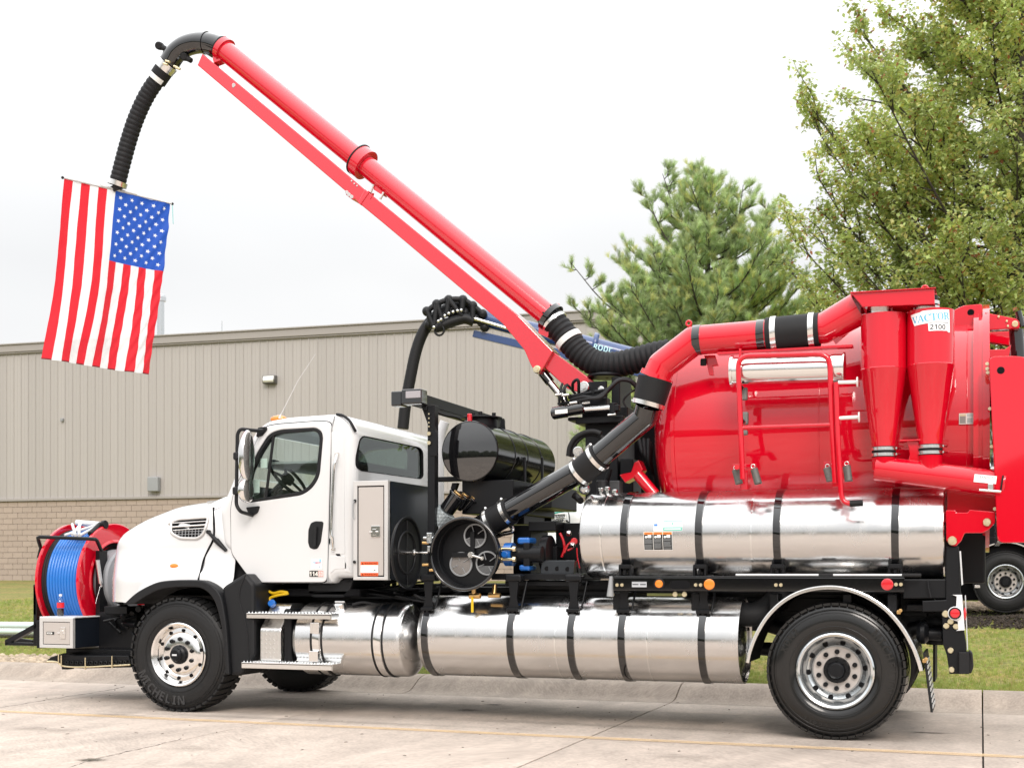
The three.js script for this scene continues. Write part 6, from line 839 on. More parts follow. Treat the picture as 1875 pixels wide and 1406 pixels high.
  const fc = Z3(fh.map((p, i) => [...p, zb + 0.0]), zb), fhm = part('feed_hose', corrugated(fc, 23 * pxm(1100, zb), 0.052, 0.014, 26), M.hose, truck, 'thick black corrugated hose at the boom foot');
  const fcu = new THREE.CatmullRomCurve3(fc), fr = 23 * pxm(1100, zb); for (const [t, l, m] of [[0.03, 0.03, M.clamp], [0.19, 0.055, M.paper]]) part(m === M.paper ? 'hose_tag' : 'hose_clamp', ring(fcu.getPointAt(t), fcu.getTangentAt(t), fr + 0.002, l, 0.014), m, fhm);
}
// ---- mast and boom turret
{
  const z = MID + 0.22, b = (u0, v0, u1, v1, zf, d) => { const a = onZ(u0, v0, zf), c = onZ(u1, v1, zf); return box((a.x + c.x) / 2, (a.y + c.y) / 2, zf - d / 2, c.x - a.x, a.y - c.y, d, 0.01); };
  const m = part('mast', [b(1072, 772, 1132, 930, -0.95, 0.6), b(1054, 764, 1142, 773, -0.8, 0.9), b(1040, 764, 1060, 770, -0.8, 0.5), b(1066, 748, 1150, 766, -0.95, 0.6), extr(ZP([[1066, 702], [1079, 699], [1110, 697], [1111, 750], [1068, 748]], z), z - 0.05, z, 0.006), b(1120, 690, 1136, 765, z - 0.1, 0.4), cyl(onZ(1110, 692, MID), onZ(1110, 686, MID), 0.17, 32, 0.01), b(1136, 840, 1160, 905, -0.9, 0.3)], M.frame, truck, 'black boom mast and turret');
  parts('mast_pin', [[1071, 709, 0.05], [1066, 720, 0.025], [1102.5, 714, 0.03]].map(p => { const q = onZ(p[0], p[1], z + 0.0); return [cyl(q, q.clone().add(V(0, 0, 0.035)), p[2], 22, 0.006), bolt(q.clone().add(V(0, 0, 0.035)), NZ, p[2] * 0.55, 0.014)]; }), M.clamp, m);
  const zc = -0.72; const sw = part('swing_cylinder', [cyl(onZ(1011, 757, zc), onZ(1072, 747, zc), 0.05, 28, 0.012), cyl(onZ(1012, 757, zc), onZ(1040, 752.5, zc), 0.056, 28, 0.01)], M.black, truck, 'black hydraulic swing cylinder with chrome rod'); part('rod', rod(onZ(1070, 750, zc), onZ(1118, 747, zc), 0.026), M.polish, sw); part('clevis', [cyl(onZ(1124, 738, zc), onZ(1124, 757, zc), 0.035, 18), b(1116, 741, 1134, 752, zc + 0.03, 0.06)], M.frame, sw); part('cylinder_label', (() => { const a = onZ(1017, 750, zc + 0.056), c = onZ(1040, 757, zc + 0.056); return new THREE.PlaneGeometry(c.x - a.x, 0.036).rotateZ(0.05).translate((a.x + c.x) / 2, (a.y + c.y) / 2, zc + 0.0585); })(), M.paper, sw);
  const lf = part('lift_cylinder', [rod(onZ(993, 681, MID), onZ(1008, 700, MID), 0.045), rod(onZ(1020, 716, MID), onZ(1046, 748, MID), 0.02)], M.black, truck, 'boom lift cylinder'); part('rod', rod(onZ(1006, 698, MID), onZ(1034, 733, MID), 0.034), M.polish, lf);
  const ho = []; const hl = (pts, r) => ho.push(spline(Z3(pts.map(p => e5(p[0], p[1]).concat(p[2])), -0.8), r, 36, 8));
  hl([[165, 420, -0.8], [150, 320, -0.75], [165, 200, -0.8], [185, 140, -0.9]], 0.012); hl([[200, 400, -0.8], [180, 260, -0.7], [215, 170, -0.8], [240, 150, -0.95]], 0.013); hl([[240, 350, -0.8], [210, 210, -0.75], [250, 160, -0.9], [330, 250, -1.0]], 0.012); hl([[300, 210, -0.9], [310, 120, -0.75], [360, 95, -0.7], [370, 250, -0.8]], 0.014); hl([[280, 320, -0.75], [420, 290, -0.7], [560, 300, -0.7], [690, 220, -0.75], [800, 110, -0.8], [900, 85, -0.85], [980, 130, -0.9], [1020, 180, -1.0]], 0.02); hl([[300, 345, -0.72], [480, 310, -0.68], [620, 290, -0.7], [720, 180, -0.75], [830, 100, -0.8], [940, 110, -0.85], [1010, 170, -0.9]], 0.016); hl([[900, 400, -0.9], [870, 330, -0.9], [930, 250, -0.9], [1010, 200, -0.95]], 0.009); hl([[620, 700, -0.6], [540, 675, -0.6], [430, 690, -0.6], [330, 750, -0.6], [270, 850, -0.6], [255, 950, -0.6]], 0.024); hl([[640, 745, -0.62], [540, 700, -0.62], [430, 720, -0.62], [345, 790, -0.62], [300, 880, -0.62], [290, 960, -0.62]], 0.02); hl([[720, 1090, -0.6], [690, 1200, -0.6], [640, 1330, -0.6]], 0.022); hl([[310, 1380, -0.5], [340, 1400, -0.5], [390, 1450, -0.4]], 0.03);
  for (let i = 0; i < 9; i++) hl([[1040 + i * 18, 760 + (i % 3) * 30, -1.0], [1080 + i * 12, 900 + i * 14, -0.9 - 0.05 * (i % 3)], [1150 + i * 8, 1060 + i * 20, -1.0], [1200 + i * 5, 1350, -1.05]], 0.018);
  part('hydraulic_hoses', ho, M.rubber, m);
  part('valve_block', [b(1052, 730, 1112, 748, -0.78, 0.12), b(1040, 722, 1060, 730, -0.8, 0.08), ...[[1045, 726], [1068, 722], [1088, 718], [1026, 740]].map(p => { const q = onZ(p[0], p[1], -0.76); return [rod(q, q.clone().add(V(0.13, 0.02, 0)), 0.014), bolt(q, NZ, 0.018, 0.03)]; })], M.frame, m); parts('fitting', [[1050, 738], [1073, 738], [1024, 723], [1035, 724], [1067, 735], [1120, 760]].map(p => { const q = onZ(p[0], p[1], -0.7); return rod(q.clone().add(V(-0.03, 0, 0)), q.clone().add(V(0.04, 0.006, 0)), 0.012, undefined, 8); }), M.clamp, m);
  part('gauge', [cyl(onZ(1059, 827, -0.55), onZ(1059, 827, -0.52), 0.045, 24), new THREE.SphereGeometry(0.05, 20, 14).translate(...onZ(1071, 895, -0.35).toArray())], M.galv, m);
  const pr = part('tank_prop', [rod(onZ(1168, 868, -0.5), onZ(1200, 906, -0.5), 0.05), extr(ZP([[1164, 848], [1172, 843], [1180, 860], [1172, 870], [1147, 884], [1137, 870], [1143, 868], [1158, 865]], -0.5), -0.62, -0.46, 0.008)], M.red, truck, 'red safety prop arm'); 
  part('pump_can', [b(1116, 880, 1135, 908, -0.45, 0.12), cyl(onZ(1103, 905, -0.5), onZ(1103, 880, -0.5), 0.05, 20)], phys({ color: lin(0.05, 0.052, 0.056), roughness: 0.5 }), m);
  part('bulkhead', [b(1136, 770, 1210, 905, -1.9, 0.04), b(985, 880, 1009, 965, -1.6, 0.03)], M.dark, m);
}
// ---- black hydraulic tank across the frame
{
  const zf = -0.42, c = onZ(860, 826, zf), r = 56 * pxm(860, zf), far = V(c.x, c.y, -2.05), L = zf + 2.05;
  const t = part('hydraulic_tank', crease(lathe(V(c.x, c.y, zf), V(c.x, c.y, zf - 1), [[0.002, r - 0.012], [0.003, r - 0.004], [0.012, r], [L, r], [L + 0.01, 0]], 72), 0.4), M.soft, truck, 'gloss black cylindrical tank lying across the frame');
  parts('tank_band', [0.45, 0.8, 1.2].map(k => crease(lathe(V(c.x, c.y, zf - k), V(c.x, c.y, zf - k - 1), [[0, r], [0.002, r + 0.006], [0.03, r + 0.006], [0.032, r]], 64), 0.4)), M.soft, t); part('tank_head', lathe(V(c.x, c.y, zf), V(c.x, c.y, zf - 1), Array.from({ length: 13 }, (_, i) => [-0.034 * (1 - (i / 12) ** 2) + 0.002, (r - 0.012) * i / 12]), 72), M.gloss, t, 'mirror-gloss domed tank head');
  const tz = zf - 0.35, ty = c.y + r; part('filler_plate', [cyl(V(c.x - 0.02, ty - 0.03, tz), V(c.x - 0.02, ty + 0.05, tz), 0.15, 32), cyl(V(c.x - 0.02, ty + 0.05, tz), V(c.x - 0.02, ty + 0.066, tz), 0.19, 32), ...[[-0.1, 0], [0, 0.08], [0.08, -0.05]].map(p => rod(V(c.x + p[0], ty + 0.06, tz + p[1]), V(c.x + p[0], ty + 0.11, tz + p[1]), 0.018))], M.frame, t);
  part('breather', cyl(V(c.x - 0.03, ty - 0.01, zf - 0.08), V(c.x - 0.03, ty + 0.07, zf - 0.08), 0.022, 14), M.lensRed, t);
  part('lift_eye', extr([[c.x - 0.03, ty - 0.02], [c.x + 0.03, ty - 0.02], [c.x + 0.015, ty + 0.11], [c.x - 0.015, ty + 0.11]], zf - 0.86, zf - 0.84, 0.003), M.frame, t);
  const b = (u0, v0, u1, v1, z2, d, rd = 0.01) => { const a = onZ(u0, v0, z2), e = onZ(u1, v1, z2); return box((a.x + e.x) / 2, (a.y + e.y) / 2, z2 - d / 2, e.x - a.x, a.y - e.y, d, rd); };
  part('tank_stand', [b(846, 880, 940, 940, zf - 0.1, 1.2), b(800, 873, 846, 881, zf - 0.2, 0.05), extr(ZP([[828, 884], [838, 884], [828, 912], [820, 912]], zf - 0.1), zf - 0.16, zf - 0.1, 0.004), b(958, 836, 962, 890, zf - 0.6, 0.04), b(990, 836, 994, 890, zf - 0.9, 0.04), b(940, 890, 1010, 930, zf - 0.5, 0.8)], M.frame, t);
  // return filters on top of the pump bay
  const fl = [[[840, 905], [818, 935], 0.07, -0.35], [[853, 907], [836, 930], 0.052, -0.45], [[868, 912], [850, 932], 0.052, -0.55]];
  for (const [p, q, rr4, z3] of fl) { const a = onZ(p[0], p[1], z3), e = onZ(q[0], q[1], z3); const f = part('filter_head', [cyl(a, e, rr4, 28), cyl(a, a.clone().lerp(e, 0.12), rr4 + 0.015, 28)], M.black, truck); part('filter_cap', cyl(a.clone().lerp(e, -0.08), a.clone().lerp(e, 0.0), rr4 * 0.7, 20), M.brass, f); if (rr4 > 0.06) { const e2 = onZ(806, 950, z3), e3 = e.clone().lerp(e2, 0.1); T.perf = dataTex(128, (u, v) => { const k = Math.hypot((u * 8) % 1 - 0.5, (v * 8 + (Math.floor(u * 8) % 2) * 0.5) % 1 - 0.5) < 0.28 ? 0 : 1; return [k, k, k]; }); part('strainer', crease(lathe(e3, e2.clone().lerp(e, -0.4), [[0, 0], [0, 0.098], [e3.distanceTo(e2) + 0.04, 0.098], [e3.distanceTo(e2) + 0.05, 0]], 40), 0.5), phys({ color: lin(0.42, 0.47, 0.49), metalness: 0.25, roughness: 0.35, bumpMap: scaled(T.perf, 3, 1.2), bumpScale: 0.004 }), f, 'perforated zinc strainer'); } }
}
// ---- light bar post and tool cabinet behind the cab
{
  const z = -0.2, b = (u0, v0, u1, v1, zf, d, rd = 0.006) => { const a = onZ(u0, v0, zf), e = onZ(u1, v1, zf); return box((a.x + e.x) / 2, (a.y + e.y) / 2, zf - d / 2, e.x - a.x, a.y - e.y, d, rd); };
  const p = part('light_post', [b(783, 742, 796, 1055, z, 0.09), extr(ZP([[769, 743], [790, 743], [790, 790], [783, 782]], z), z - 0.05, z - 0.03, 0.003), b(787, 790, 800, 835, z + 0.005, 0.03)], M.frame, truck, 'perforated black post carrying the light bar');
  parts('post_bolt', [[786.5, 794, 0.02], [786.5, 811, 0.02], [786.5, 758, 0.008], [786.5, 766, 0.008], [786.5, 774, 0.008], [786.5, 781, 0.008]].map(q => bolt(onZ(q[0], q[1], z + 0.012), NZ, q[2], 0.012)), M.zinc, p);
  const bar0 = onZ(768, 733, z), yb = bar0.y; const lb = part('light_bar', [box(bar0.x, yb, -1.2, 0.13, 0.1, 2.05, 0.01), box(bar0.x + 0.05, yb - 0.07, -1.1, 0.05, 0.04, 1.8, 0.01)], M.frame, truck, 'black cross bar with work lights');
  const w1 = box(bar0.x - 0.02, yb + 0.02, z + 0.06, 0.19, 0.13, 0.14, 0.012); part('work_light', [w1, box(bar0.x - 0.17, yb + 0.01, z + 0.05, 0.1, 0.13, 0.13, 0.012)], M.black, lb); part('light_lens', [box(bar0.x + 0.0, yb + 0.035, z + 0.132, 0.14, 0.06, 0.008, 0.003)], phys({ color: lin(0.35, 0.33, 0.35), roughness: 0.25, clearcoat: 1 }), lb); part('light_lens', extr(ZP([[718, 720], [729, 718], [731, 738], [722, 741]], z + 0.06), z - 0.04, z + 0.06, 0.006), phys({ color: lin(0.7, 0.68, 0.66), roughness: 0.2, clearcoat: 1 }), lb);
  part('wire', [spline([0, 1, 2, 3, 4, 5, 6].map(i => V(bar0.x + 0.07, yb - 0.075 - 0.012 * (i % 2), z - 0.1 - i * 0.28)), 0.014, 40, 6)], M.rubber, lb);
  const ex = V(onZ(815, 780, -1.95).x, 0, -1.95); const e0 = onZ(815, 772, -1.95), e1 = onZ(805, 800, -1.95), e2 = onZ(804, 1000, -1.95); part('exhaust_stack', tube([e0, e1, e2], 0.05, 0.15, 20), M.silver, truck, 'pale curved exhaust stack');
  // cabinet
  const zx = -0.06, a = onZ(648, 881, zx), c = onZ(711.5, 1062, zx), cab = part('tool_cabinet', [box((a.x + c.x) / 2, (a.y + c.y) / 2, zx - 0.55, c.x - a.x, a.y - c.y, 1.06, 0.008)], phys({ specularIntensity: 0.4, color: lin(0.012, 0.017, 0.026), roughness: 0.35, clearcoat: 0.6, clearcoatRoughness: 0.15 }), truck, 'tall black tool cabinet with stainless front');
  const d0 = onZ(655, 890, zx), d1 = onZ(704.5, 1056, zx), hole = [[d0.x, d0.y], [d1.x, d0.y], [d1.x, d1.y], [d0.x, d1.y]];
  part('cabinet_frame', extr([[a.x, a.y], [c.x, a.y], [c.x, c.y], [a.x, c.y]], zx - 0.05, zx + 0.012, 0.004, [hole.slice().reverse()]), M.trim, cab, 'bright aluminium cabinet frame');
  part('cabinet_recess', box((d0.x + d1.x) / 2, (d0.y + d1.y) / 2, zx - 0.012, d1.x - d0.x, d0.y - d1.y, 0.006, 0), M.dark, cab);
  const cd = part('cabinet_door', box((d0.x + d1.x) / 2, (d0.y + d1.y) / 2, zx - 0.004, d1.x - d0.x - 0.022, d0.y - d1.y - 0.022, 0.02, 0.004), M.sheet, cab, 'brushed stainless cabinet door');
  const lq = onZ(689, 973, zx); part('door_latch', [box(lq.x, lq.y, zx + 0.012, 0.085, 0.1, 0.012, 0.004), box(lq.x - 0.01, lq.y - 0.005, zx + 0.022, 0.03, 0.055, 0.014, 0.004), rod(V(lq.x - 0.055, lq.y - 0.005, zx + 0.02), V(lq.x + 0.03, lq.y - 0.002, zx + 0.02), 0.006)], M.polish, cd);
  parts('rail_knob', [[650, 917], [649, 1029]].map(q => cyl(onZ(q[0], q[1], zx + 0.012), onZ(q[0], q[1], zx + 0.03), 0.014, 14)), M.rubber, cab); part('door_strap', tube(Z3([[649, 917], [646.5, 923], [646.5, 946], [649, 950]], zx + 0.03), 0.006, 0.02), M.grey, cab);
  truck.plate('warning_sticker', [661, 1028.5, 693, 1054.5], zx + 0.006, 320, 260, (x, w, h) => { x.fillStyle = '#fdfcfb'; x.fillRect(0, 0, w, h); x.fillStyle = '#f2622a'; x.fillRect(0, 0, w, 62); x.fillRect(0, h - 58, w, 58); x.fillStyle = '#4a1200'; x.font = 'bold 56px sans-serif'; for (const y of [50, h - 11]) { x.beginPath(); x.moveTo(14, y); x.lineTo(36, y - 38); x.lineTo(58, y); x.fill(); x.fillText('WARNING', 66, y, 240); } x.fillStyle = '#22262a'; x.fillRect(200, 148, 12, 16); x.fillRect(212, 164, 40, 8); x.fillRect(256, 138, 14, 30); x.fillRect(238, 152, 20, 10); }, cd, 'orange and white WARNING sticker');
  // hinged round lid standing open beside the cabinet
  const lx0 = onZ(745, 1012, -0.1), lr = 66 * pxm(745, -0.1), lid = part('fan_lid', crease(lathe(lx0, lx0.clone().add(V(1, 0, 0.0)), [[-0.02, 0], [-0.02, lr * 0.95], [0, lr], [0.014, lr], [0.014, lr * 0.95], [0.0, lr * 0.9], [0.0, 0]], 56), 0.4), M.frame, truck, 'black round lid swung open beside the cabinet');
  parts('lid_rib', [0, 1.57].map(k => rod(lx0.clone().add(V(0.008, Math.sin(k) * lr * 0.9, Math.cos(k) * lr * 0.9)), lx0.clone().add(V(0.008, -Math.sin(k) * lr * 0.9, -Math.cos(k) * lr * 0.9)), 0.004)).concat([lathe(lx0, lx0.clone().add(NX), [[0.0, lr * 0.55], [0.012, lr * 0.56], [0.012, lr * 0.6], [0, lr * 0.61]], 40)]), M.plastic, lid); part('lid_bolt', [rod(lx0, lx0.clone().add(V(0.1, 0, 0)), 0.014), rod(lx0.clone().add(V(0.1, 0, 0)), lx0.clone().add(V(0.2, 0, 0)), 0.008), cyl(lx0.clone().add(V(0.06, 0, 0)), lx0.clone().add(V(0.08, 0, 0)), 0.03, 16)], M.clamp, lid);
}
// ---- fan housing and the gear beside it
{
  const zf = 0.0, c = onZ(850, 1014, zf), r = 66 * pxm(850, zf);
  const h = part('fan_housing', crease(lathe(V(c.x, c.y, zf), V(c.x, c.y, zf - 1), [[0.17, 0], [0.17, r - 0.03], [0.1, r - 0.03], [0.09, r - 0.022], [0.012, r - 0.014], [0, r - 0.01], [-0.006, r], [0.006, r + 0.008], [0.03, r + 0.006], [0.05, r - 0.01], [0.18, r * 0.86], [0.35, r * 0.7], [0.36, 0]], 72), 0.4), M.frame, truck, 'black round fan housing with three mesh ports');
  part('housing_rim', new THREE.TorusGeometry(r - 0.002, 0.014, 12, 72).translate(c.x, c.y, zf), M.black, h);
  const pb = zf - 0.165; for (const [pu, pv, tag2] of [[871, 981, 0], [845, 1033, 1], [893, 1031, 2]]) {
    const q = onZ(pu, pv, pb), pr = 19.5 * pxm(pu, pb);
    const ri = part('port_ring', crease(lathe(q, q.clone().add(NZ), [[0, pr], [0.012, pr], [0.012, pr + 0.013], [0, pr + 0.015]], 40), 0.4), M.grey, h, 'round port with screened grille'); part('port_back', cyl(V(q.x, q.y, pb - 0.004), V(q.x, q.y, pb + 0.002), pr, 32, 0.001), M.dark, ri);
    parts('port_spoke', [0.6, 1.9, 3.5, 5.2].map(k => rod(V(q.x + Math.cos(k) * 0.03, q.y + Math.sin(k) * 0.03, pb + 0.008), V(q.x + Math.cos(k) * pr, q.y + Math.sin(k) * pr, pb + 0.008), 0.004, undefined, 6)), M.grey, ri);
    const fins = []; for (let k = -9; k <= 9; k++) { const y = k / 10 * pr, w = Math.sqrt(pr * pr - y * y); if (tag2 !== 1 && k > -3) continue; fins.push(box(q.x, q.y + y, pb + 0.004, w * 2, 0.004, 0.003, 0)); } part('port_fin', fins, tag2 === 1 ? M.sheet : M.grey, ri);
  }
  const hub = onZ(867, 1016, pb); part('hub_bolt', [cyl(hub, hub.clone().add(V(0, 0, 0.06)), 0.03, 20), rod(hub.clone().add(V(0, 0, 0.06)), hub.clone().add(V(0.11, -0.03, 0.07)), 0.012), cyl(hub.clone().add(V(0.11, -0.03, 0.06)), hub.clone().add(V(0.11, -0.03, 0.08)), 0.02, 14), bolt(hub.clone().add(V(0, 0, 0.06)), NZ, 0.025, 0.02)], M.clamp, h); part('housing_strap', [box(hub.x - 0.08, hub.y, pb + 0.02, 0.22, 0.04, 0.03, 0.004), box(hub.x, hub.y + 0.1, pb + 0.015, 0.04, 0.2, 0.02, 0.004)], M.frame, h);
  const b = (u0, v0, u1, v1, zz, d, rd = 0.008) => { const a = onZ(u0, v0, zz), e = onZ(u1, v1, zz); return box((a.x + e.x) / 2, (a.y + e.y) / 2, zz - d / 2, Math.abs(e.x - a.x), Math.abs(a.y - e.y), d, rd); };
  const xL = (u, v, z) => onZ(u, v, z);
  // blue coupling
  const p0 = xL(934, 1015, -0.3), cp = part('pipe_coupling', [crease(lathe(p0.clone().add(V(-0.035, 0, 0)), p0.clone().add(V(1, 0, 0)), [[0, 0.06], [0, 0.1], [0.07, 0.1], [0.07, 0.06]], 32), 0.4), b(947, 984, 970, 996, -0.25, 0.2, 0.02), b(950, 1034, 970, 1045, -0.25, 0.2, 0.02), cyl(p0.clone().add(V(-0.01, 0, 0.09)), p0.clone().add(V(-0.01, 0, 0.12)), 0.028, 18)], M.blue, truck, 'bright blue pipe coupling'); part('coupling_pipe', [cyl(p0.clone().add(V(-0.2, 0, 0)), p0.clone().add(V(0.3, 0, 0)), 0.07, 28), b(958, 994, 970, 1036, -0.24, 0.1), b(940, 1000, 960, 1032, -0.5, 0.2)], M.frame, cp); parts('coupling_bolt', [1005, 1024].map(v => [rod(xL(920, v, -0.2), xL(942, v, -0.2), 0.013, undefined, 8), bolt(xL(920, v, -0.2), V(-1, 0, 0), 0.024, 0.025), bolt(xL(940, v, -0.2), NX, 0.024, 0.025)]), M.zinc, cp);
  part('pump_gear', [b(968, 955, 1018, 972, -0.5, 0.5), b(940, 962, 972, 1055, -0.62, 0.5), b(1018, 958, 1064, 1030, -0.75, 0.05), cyl(xL(996, 1014, -0.5), xL(1010, 1014, -0.5), 0.16, 28), b(900, 1050, 1066, 1062, -0.3, 0.6), b(935, 1062, 1130, 1092, -0.55, 0.1), b(1005, 1000, 1020, 1040, -0.55, 0.2), b(878, 930, 960, 960, -0.9, 0.6), b(780, 1052, 800, 1062, -0.2, 0.5)], M.frame, truck, 'black pump frame beside the fan housing');
  part('gear_bracket', extr(ZP([[992, 1030], [1000, 1026], [1053, 1026], [1050, 1055], [990, 1056]], -0.32), -0.4, -0.32, 0.004), phys({ color: lin(0.02, 0.025, 0.032), roughness: 0.3, clearcoat: 0.8 }), truck); parts('bracket_hole', [[1002, 1041], [1021, 1041], [1040, 1042]].map(q => cyl(xL(q[0], q[1], -0.319), xL(q[0], q[1], -0.3165), 0.02, 16, 0.0005)), M.dark, truck);
  parts('battery_cable', [spline(Z3([[1026, 976], [1032, 990], [1034, 1005], [1029, 1020]], -0.6), 0.012, 24, 8), spline(Z3([[1034, 1012], [1041, 997], [1052, 990], [1049, 1003], [1040, 1008]], -0.55), 0.01, 30, 8), spline(Z3([[1057, 1003], [1058, 1020], [1062, 1040]], -0.4), 0.006, 20, 6)], M.lensRed, truck, 'red battery cables'); part('battery_knob', [cyl(xL(1052, 991, -0.55), xL(1052, 991, -0.5), 0.03, 18)], M.lensRed, truck); parts('battery_post', [xL(1050, 1001, -0.5), xL(1043, 980, -0.6)].map(q => cyl(q, q.clone().add(V(0, 0.03, 0.02)), 0.022, 14)), M.clamp, truck);
  part('fan_hinge', [box(xL(787, 985, -0.05).x, xL(787, 985, -0.05).y, -0.06, 0.05, 0.09, 0.05), box(xL(787, 1005, -0.05).x, xL(787, 1005, -0.05).y, -0.06, 0.04, 0.05, 0.05), rod(xL(776, 985, -0.06), xL(797, 985, -0.06), 0.012)], M.galv, truck); parts('hinge_bolt', [[779, 994], [779, 1034], [792, 1044]].map(q => rod(xL(q[0] - 5, q[1], -0.08), xL(q[0] + 6, q[1], -0.08), 0.012)), M.brass, truck);
  part('shaft', [rod(xL(972, 1012, -0.5), xL(985, 1012, -0.5), 0.03), spline(Z3([[905, 984], [920, 978], [940, 972], [935, 962]], -0.5), 0.02, 20, 8)], M.clamp, truck);
}
// ---- front hose reel, box, bumper gear
{
  const zc = -1.15, xr = onZ(213, 1062, zc).x, cR = onZ(213, 1062, zc), r = 105 * pxm(205, zc), yc = cR.y - 0.01, xl = onZ(133, 1062, zc).x;
  const ax = (prof, s = 64) => lathe(V(0, yc, zc), V(1, yc, zc), prof, s);
  const reel = part('hose_reel', [crease(ax([[xr - 0.05, r * 0.6], [xr - 0.05, r * 0.985], [xr - 0.04, r], [xr - 0.015, r], [xr - 0.008, r * 0.985], [xr - 0.012, r * 0.72], [xr, r * 0.69], [xr, r * 0.67], [xr - 0.012, r * 0.66]]), 0.4), crease(ax([[xl, r * 0.5], [xl, r * 0.985], [xl + 0.006, r], [xl + 0.03, r], [xl + 0.035, r * 0.985], [xl + 0.035, r * 0.5]]), 0.4), ax([[xl, r * 0.6], [xr - 0.02, r * 0.6]])], M.red, truck, 'red flanged hose reel on the front bumper');
  part('reel_hub', ax([[xr - 0.045, r * 0.67], [xr - 0.044, 0]]), M.dark, reel); part('reel_motor', [crease(ax([[xr - 0.04, r * 0.55], [xr + 0.1, r * 0.55], [xr + 0.12, r * 0.52], [xr + 0.125, 0]]), 0.4)], phys({ color: lin(0.27, 0.28, 0.295), roughness: 0.45 }), reel, 'grey reel drive cover');
  const w = xr - 0.06 - (xl + 0.1), n = 11, p = w / n; parts('blue_hose', Array.from({ length: n }, (_, i) => new THREE.TorusGeometry(r * 0.885, p * 0.52, 10, 80).rotateY(Math.PI / 2).translate(xl + 0.1 + (i + 0.5) * p, yc, zc)), M.blueHose, reel, 'turn of blue hose'); parts('black_hose', [0.048, 0.08].map(d => new THREE.TorusGeometry(r * 0.875, 0.02, 10, 80).rotateY(Math.PI / 2).translate(xl + d, yc, zc)), M.rubber, reel);
  const pz0 = (u, v) => onX(u, v, xr + 0.05); const zt = zc + r * 0.75; const gp = (u, v, z) => onZ(u, v, z);
  part('reel_guard', [tube([gp(74, 1003, zt), gp(68, 983, zt + 0.1), gp(176, 987, zt + 0.1), pz0(186, 1010)], 0.019, 0.03, 10), tube([gp(74, 1003, zt), gp(70, 1020, zt - 0.05)], 0.016, 0.02)], M.frame, truck, 'black tube guard across the hose reel');
  part('level_wind', [[132, 960, 138, 980], [150, 957, 132, 979], [181, 962, 146, 980], [146, 956, 144, 980], [178, 961, 118, 980]].map(q => { const a = gp(q[0], q[1], zt - 0.3), b = gp(q[2], q[3], zt + 0.02); return rod(a, b, 0.016, undefined, 8); }).concat([rod(gp(140, 957, zt - 0.3), gp(192, 961, zt - 0.3), 0.03)]), M.silver, truck, 'silver hose guide frame on the reel'); part('guide_rail', [rod(gp(184, 960, zt - 0.28), gp(165, 978, zt - 0.1), 0.03), cyl(gp(188, 961, zt - 0.28), gp(194, 960, zt - 0.28), 0.045, 16)], M.frame, truck);
  const b = (u0, v0, u1, v1, zz, d, rd = 0.008) => { const a = onZ(u0, v0, zz), e = onZ(u1, v1, zz); return box((a.x + e.x) / 2, (a.y + e.y) / 2, zz - d / 2, Math.abs(e.x - a.x), Math.abs(a.y - e.y), d, rd); };
  const zs = zc + 0.25; const xp = xr + 0.05, pz = (u, v) => onX(u, v, xp), pA = pz(178, 1008), pB = pz(193, 1150); part('reel_stand', [box(xp, (pA.y + pB.y) / 2, (pA.z + pB.z) / 2, 0.05, pA.y - pB.y, Math.abs(pA.z - pB.z), 0.006), b(60, 1072, 67, 1180, zs - 0.1, 0.1), b(190, 1110, 232, 1125, -0.6, 1.4)], M.frame, truck, 'black reel stand posts'); part('reel_plate', [b(192, 1070, 220, 1130, -1.0, 0.04), ], M.grey, truck); part('gas_strut', [rod(pz(172, 1025).add(V(0.04, 0, 0)), pz(178, 1068).add(V(0.04, 0, 0)), 0.022), rod(pz(178, 1066).add(V(0.04, 0, 0)), pz(180, 1074).add(V(0.04, 0, 0)), 0.012), spline([pz(179, 1072), pz(174, 1090), pz(170, 1105)].map(q => q.add(V(0.03, 0, 0))), 0.003, 16, 5)], M.galv, truck); parts('reel_bolt', [[199.5, 1121, 0.026], [199.5, 1129.5, 0.026], [199.5, 1138.5, 0.026]].map(q => cyl(gp(q[0], q[1], zs + 0.002), gp(q[0], q[1], zs + 0.016), q[2], 14, 0.003)), M.zinc, truck);
  part('stand_plate', b(193, 1114, 206, 1170, zs - 0.005, 0.05), M.frame, truck);
  // tool box with bright front
  const zx = -0.35, a = onZ(73, 1131, zx), e = onZ(134, 1187, zx), lenX = e.x - a.x; const zEnd = -1.02;
  const tbx = part('tool_box', [box((a.x + e.x) / 2, (a.y + e.y) / 2, (zx + zEnd) / 2 - 0.02, lenX, a.y - e.y, zx - zEnd, 0.006)], phys({ specularIntensity: 0.4, color: lin(0.010, 0.014, 0.022), roughness: 0.4, clearcoat: 0.5, clearcoatRoughness: 0.2 }), truck, 'black tool box with stainless front at the bumper');
  part('box_lid', [box((a.x + e.x) / 2, a.y + 0.006, (zx + zEnd) / 2 - 0.02, lenX + 0.02, 0.012, zx - zEnd + 0.03, 0.003)], phys({ color: lin(0.72, 0.73, 0.74), roughness: 0.35 }), tbx);
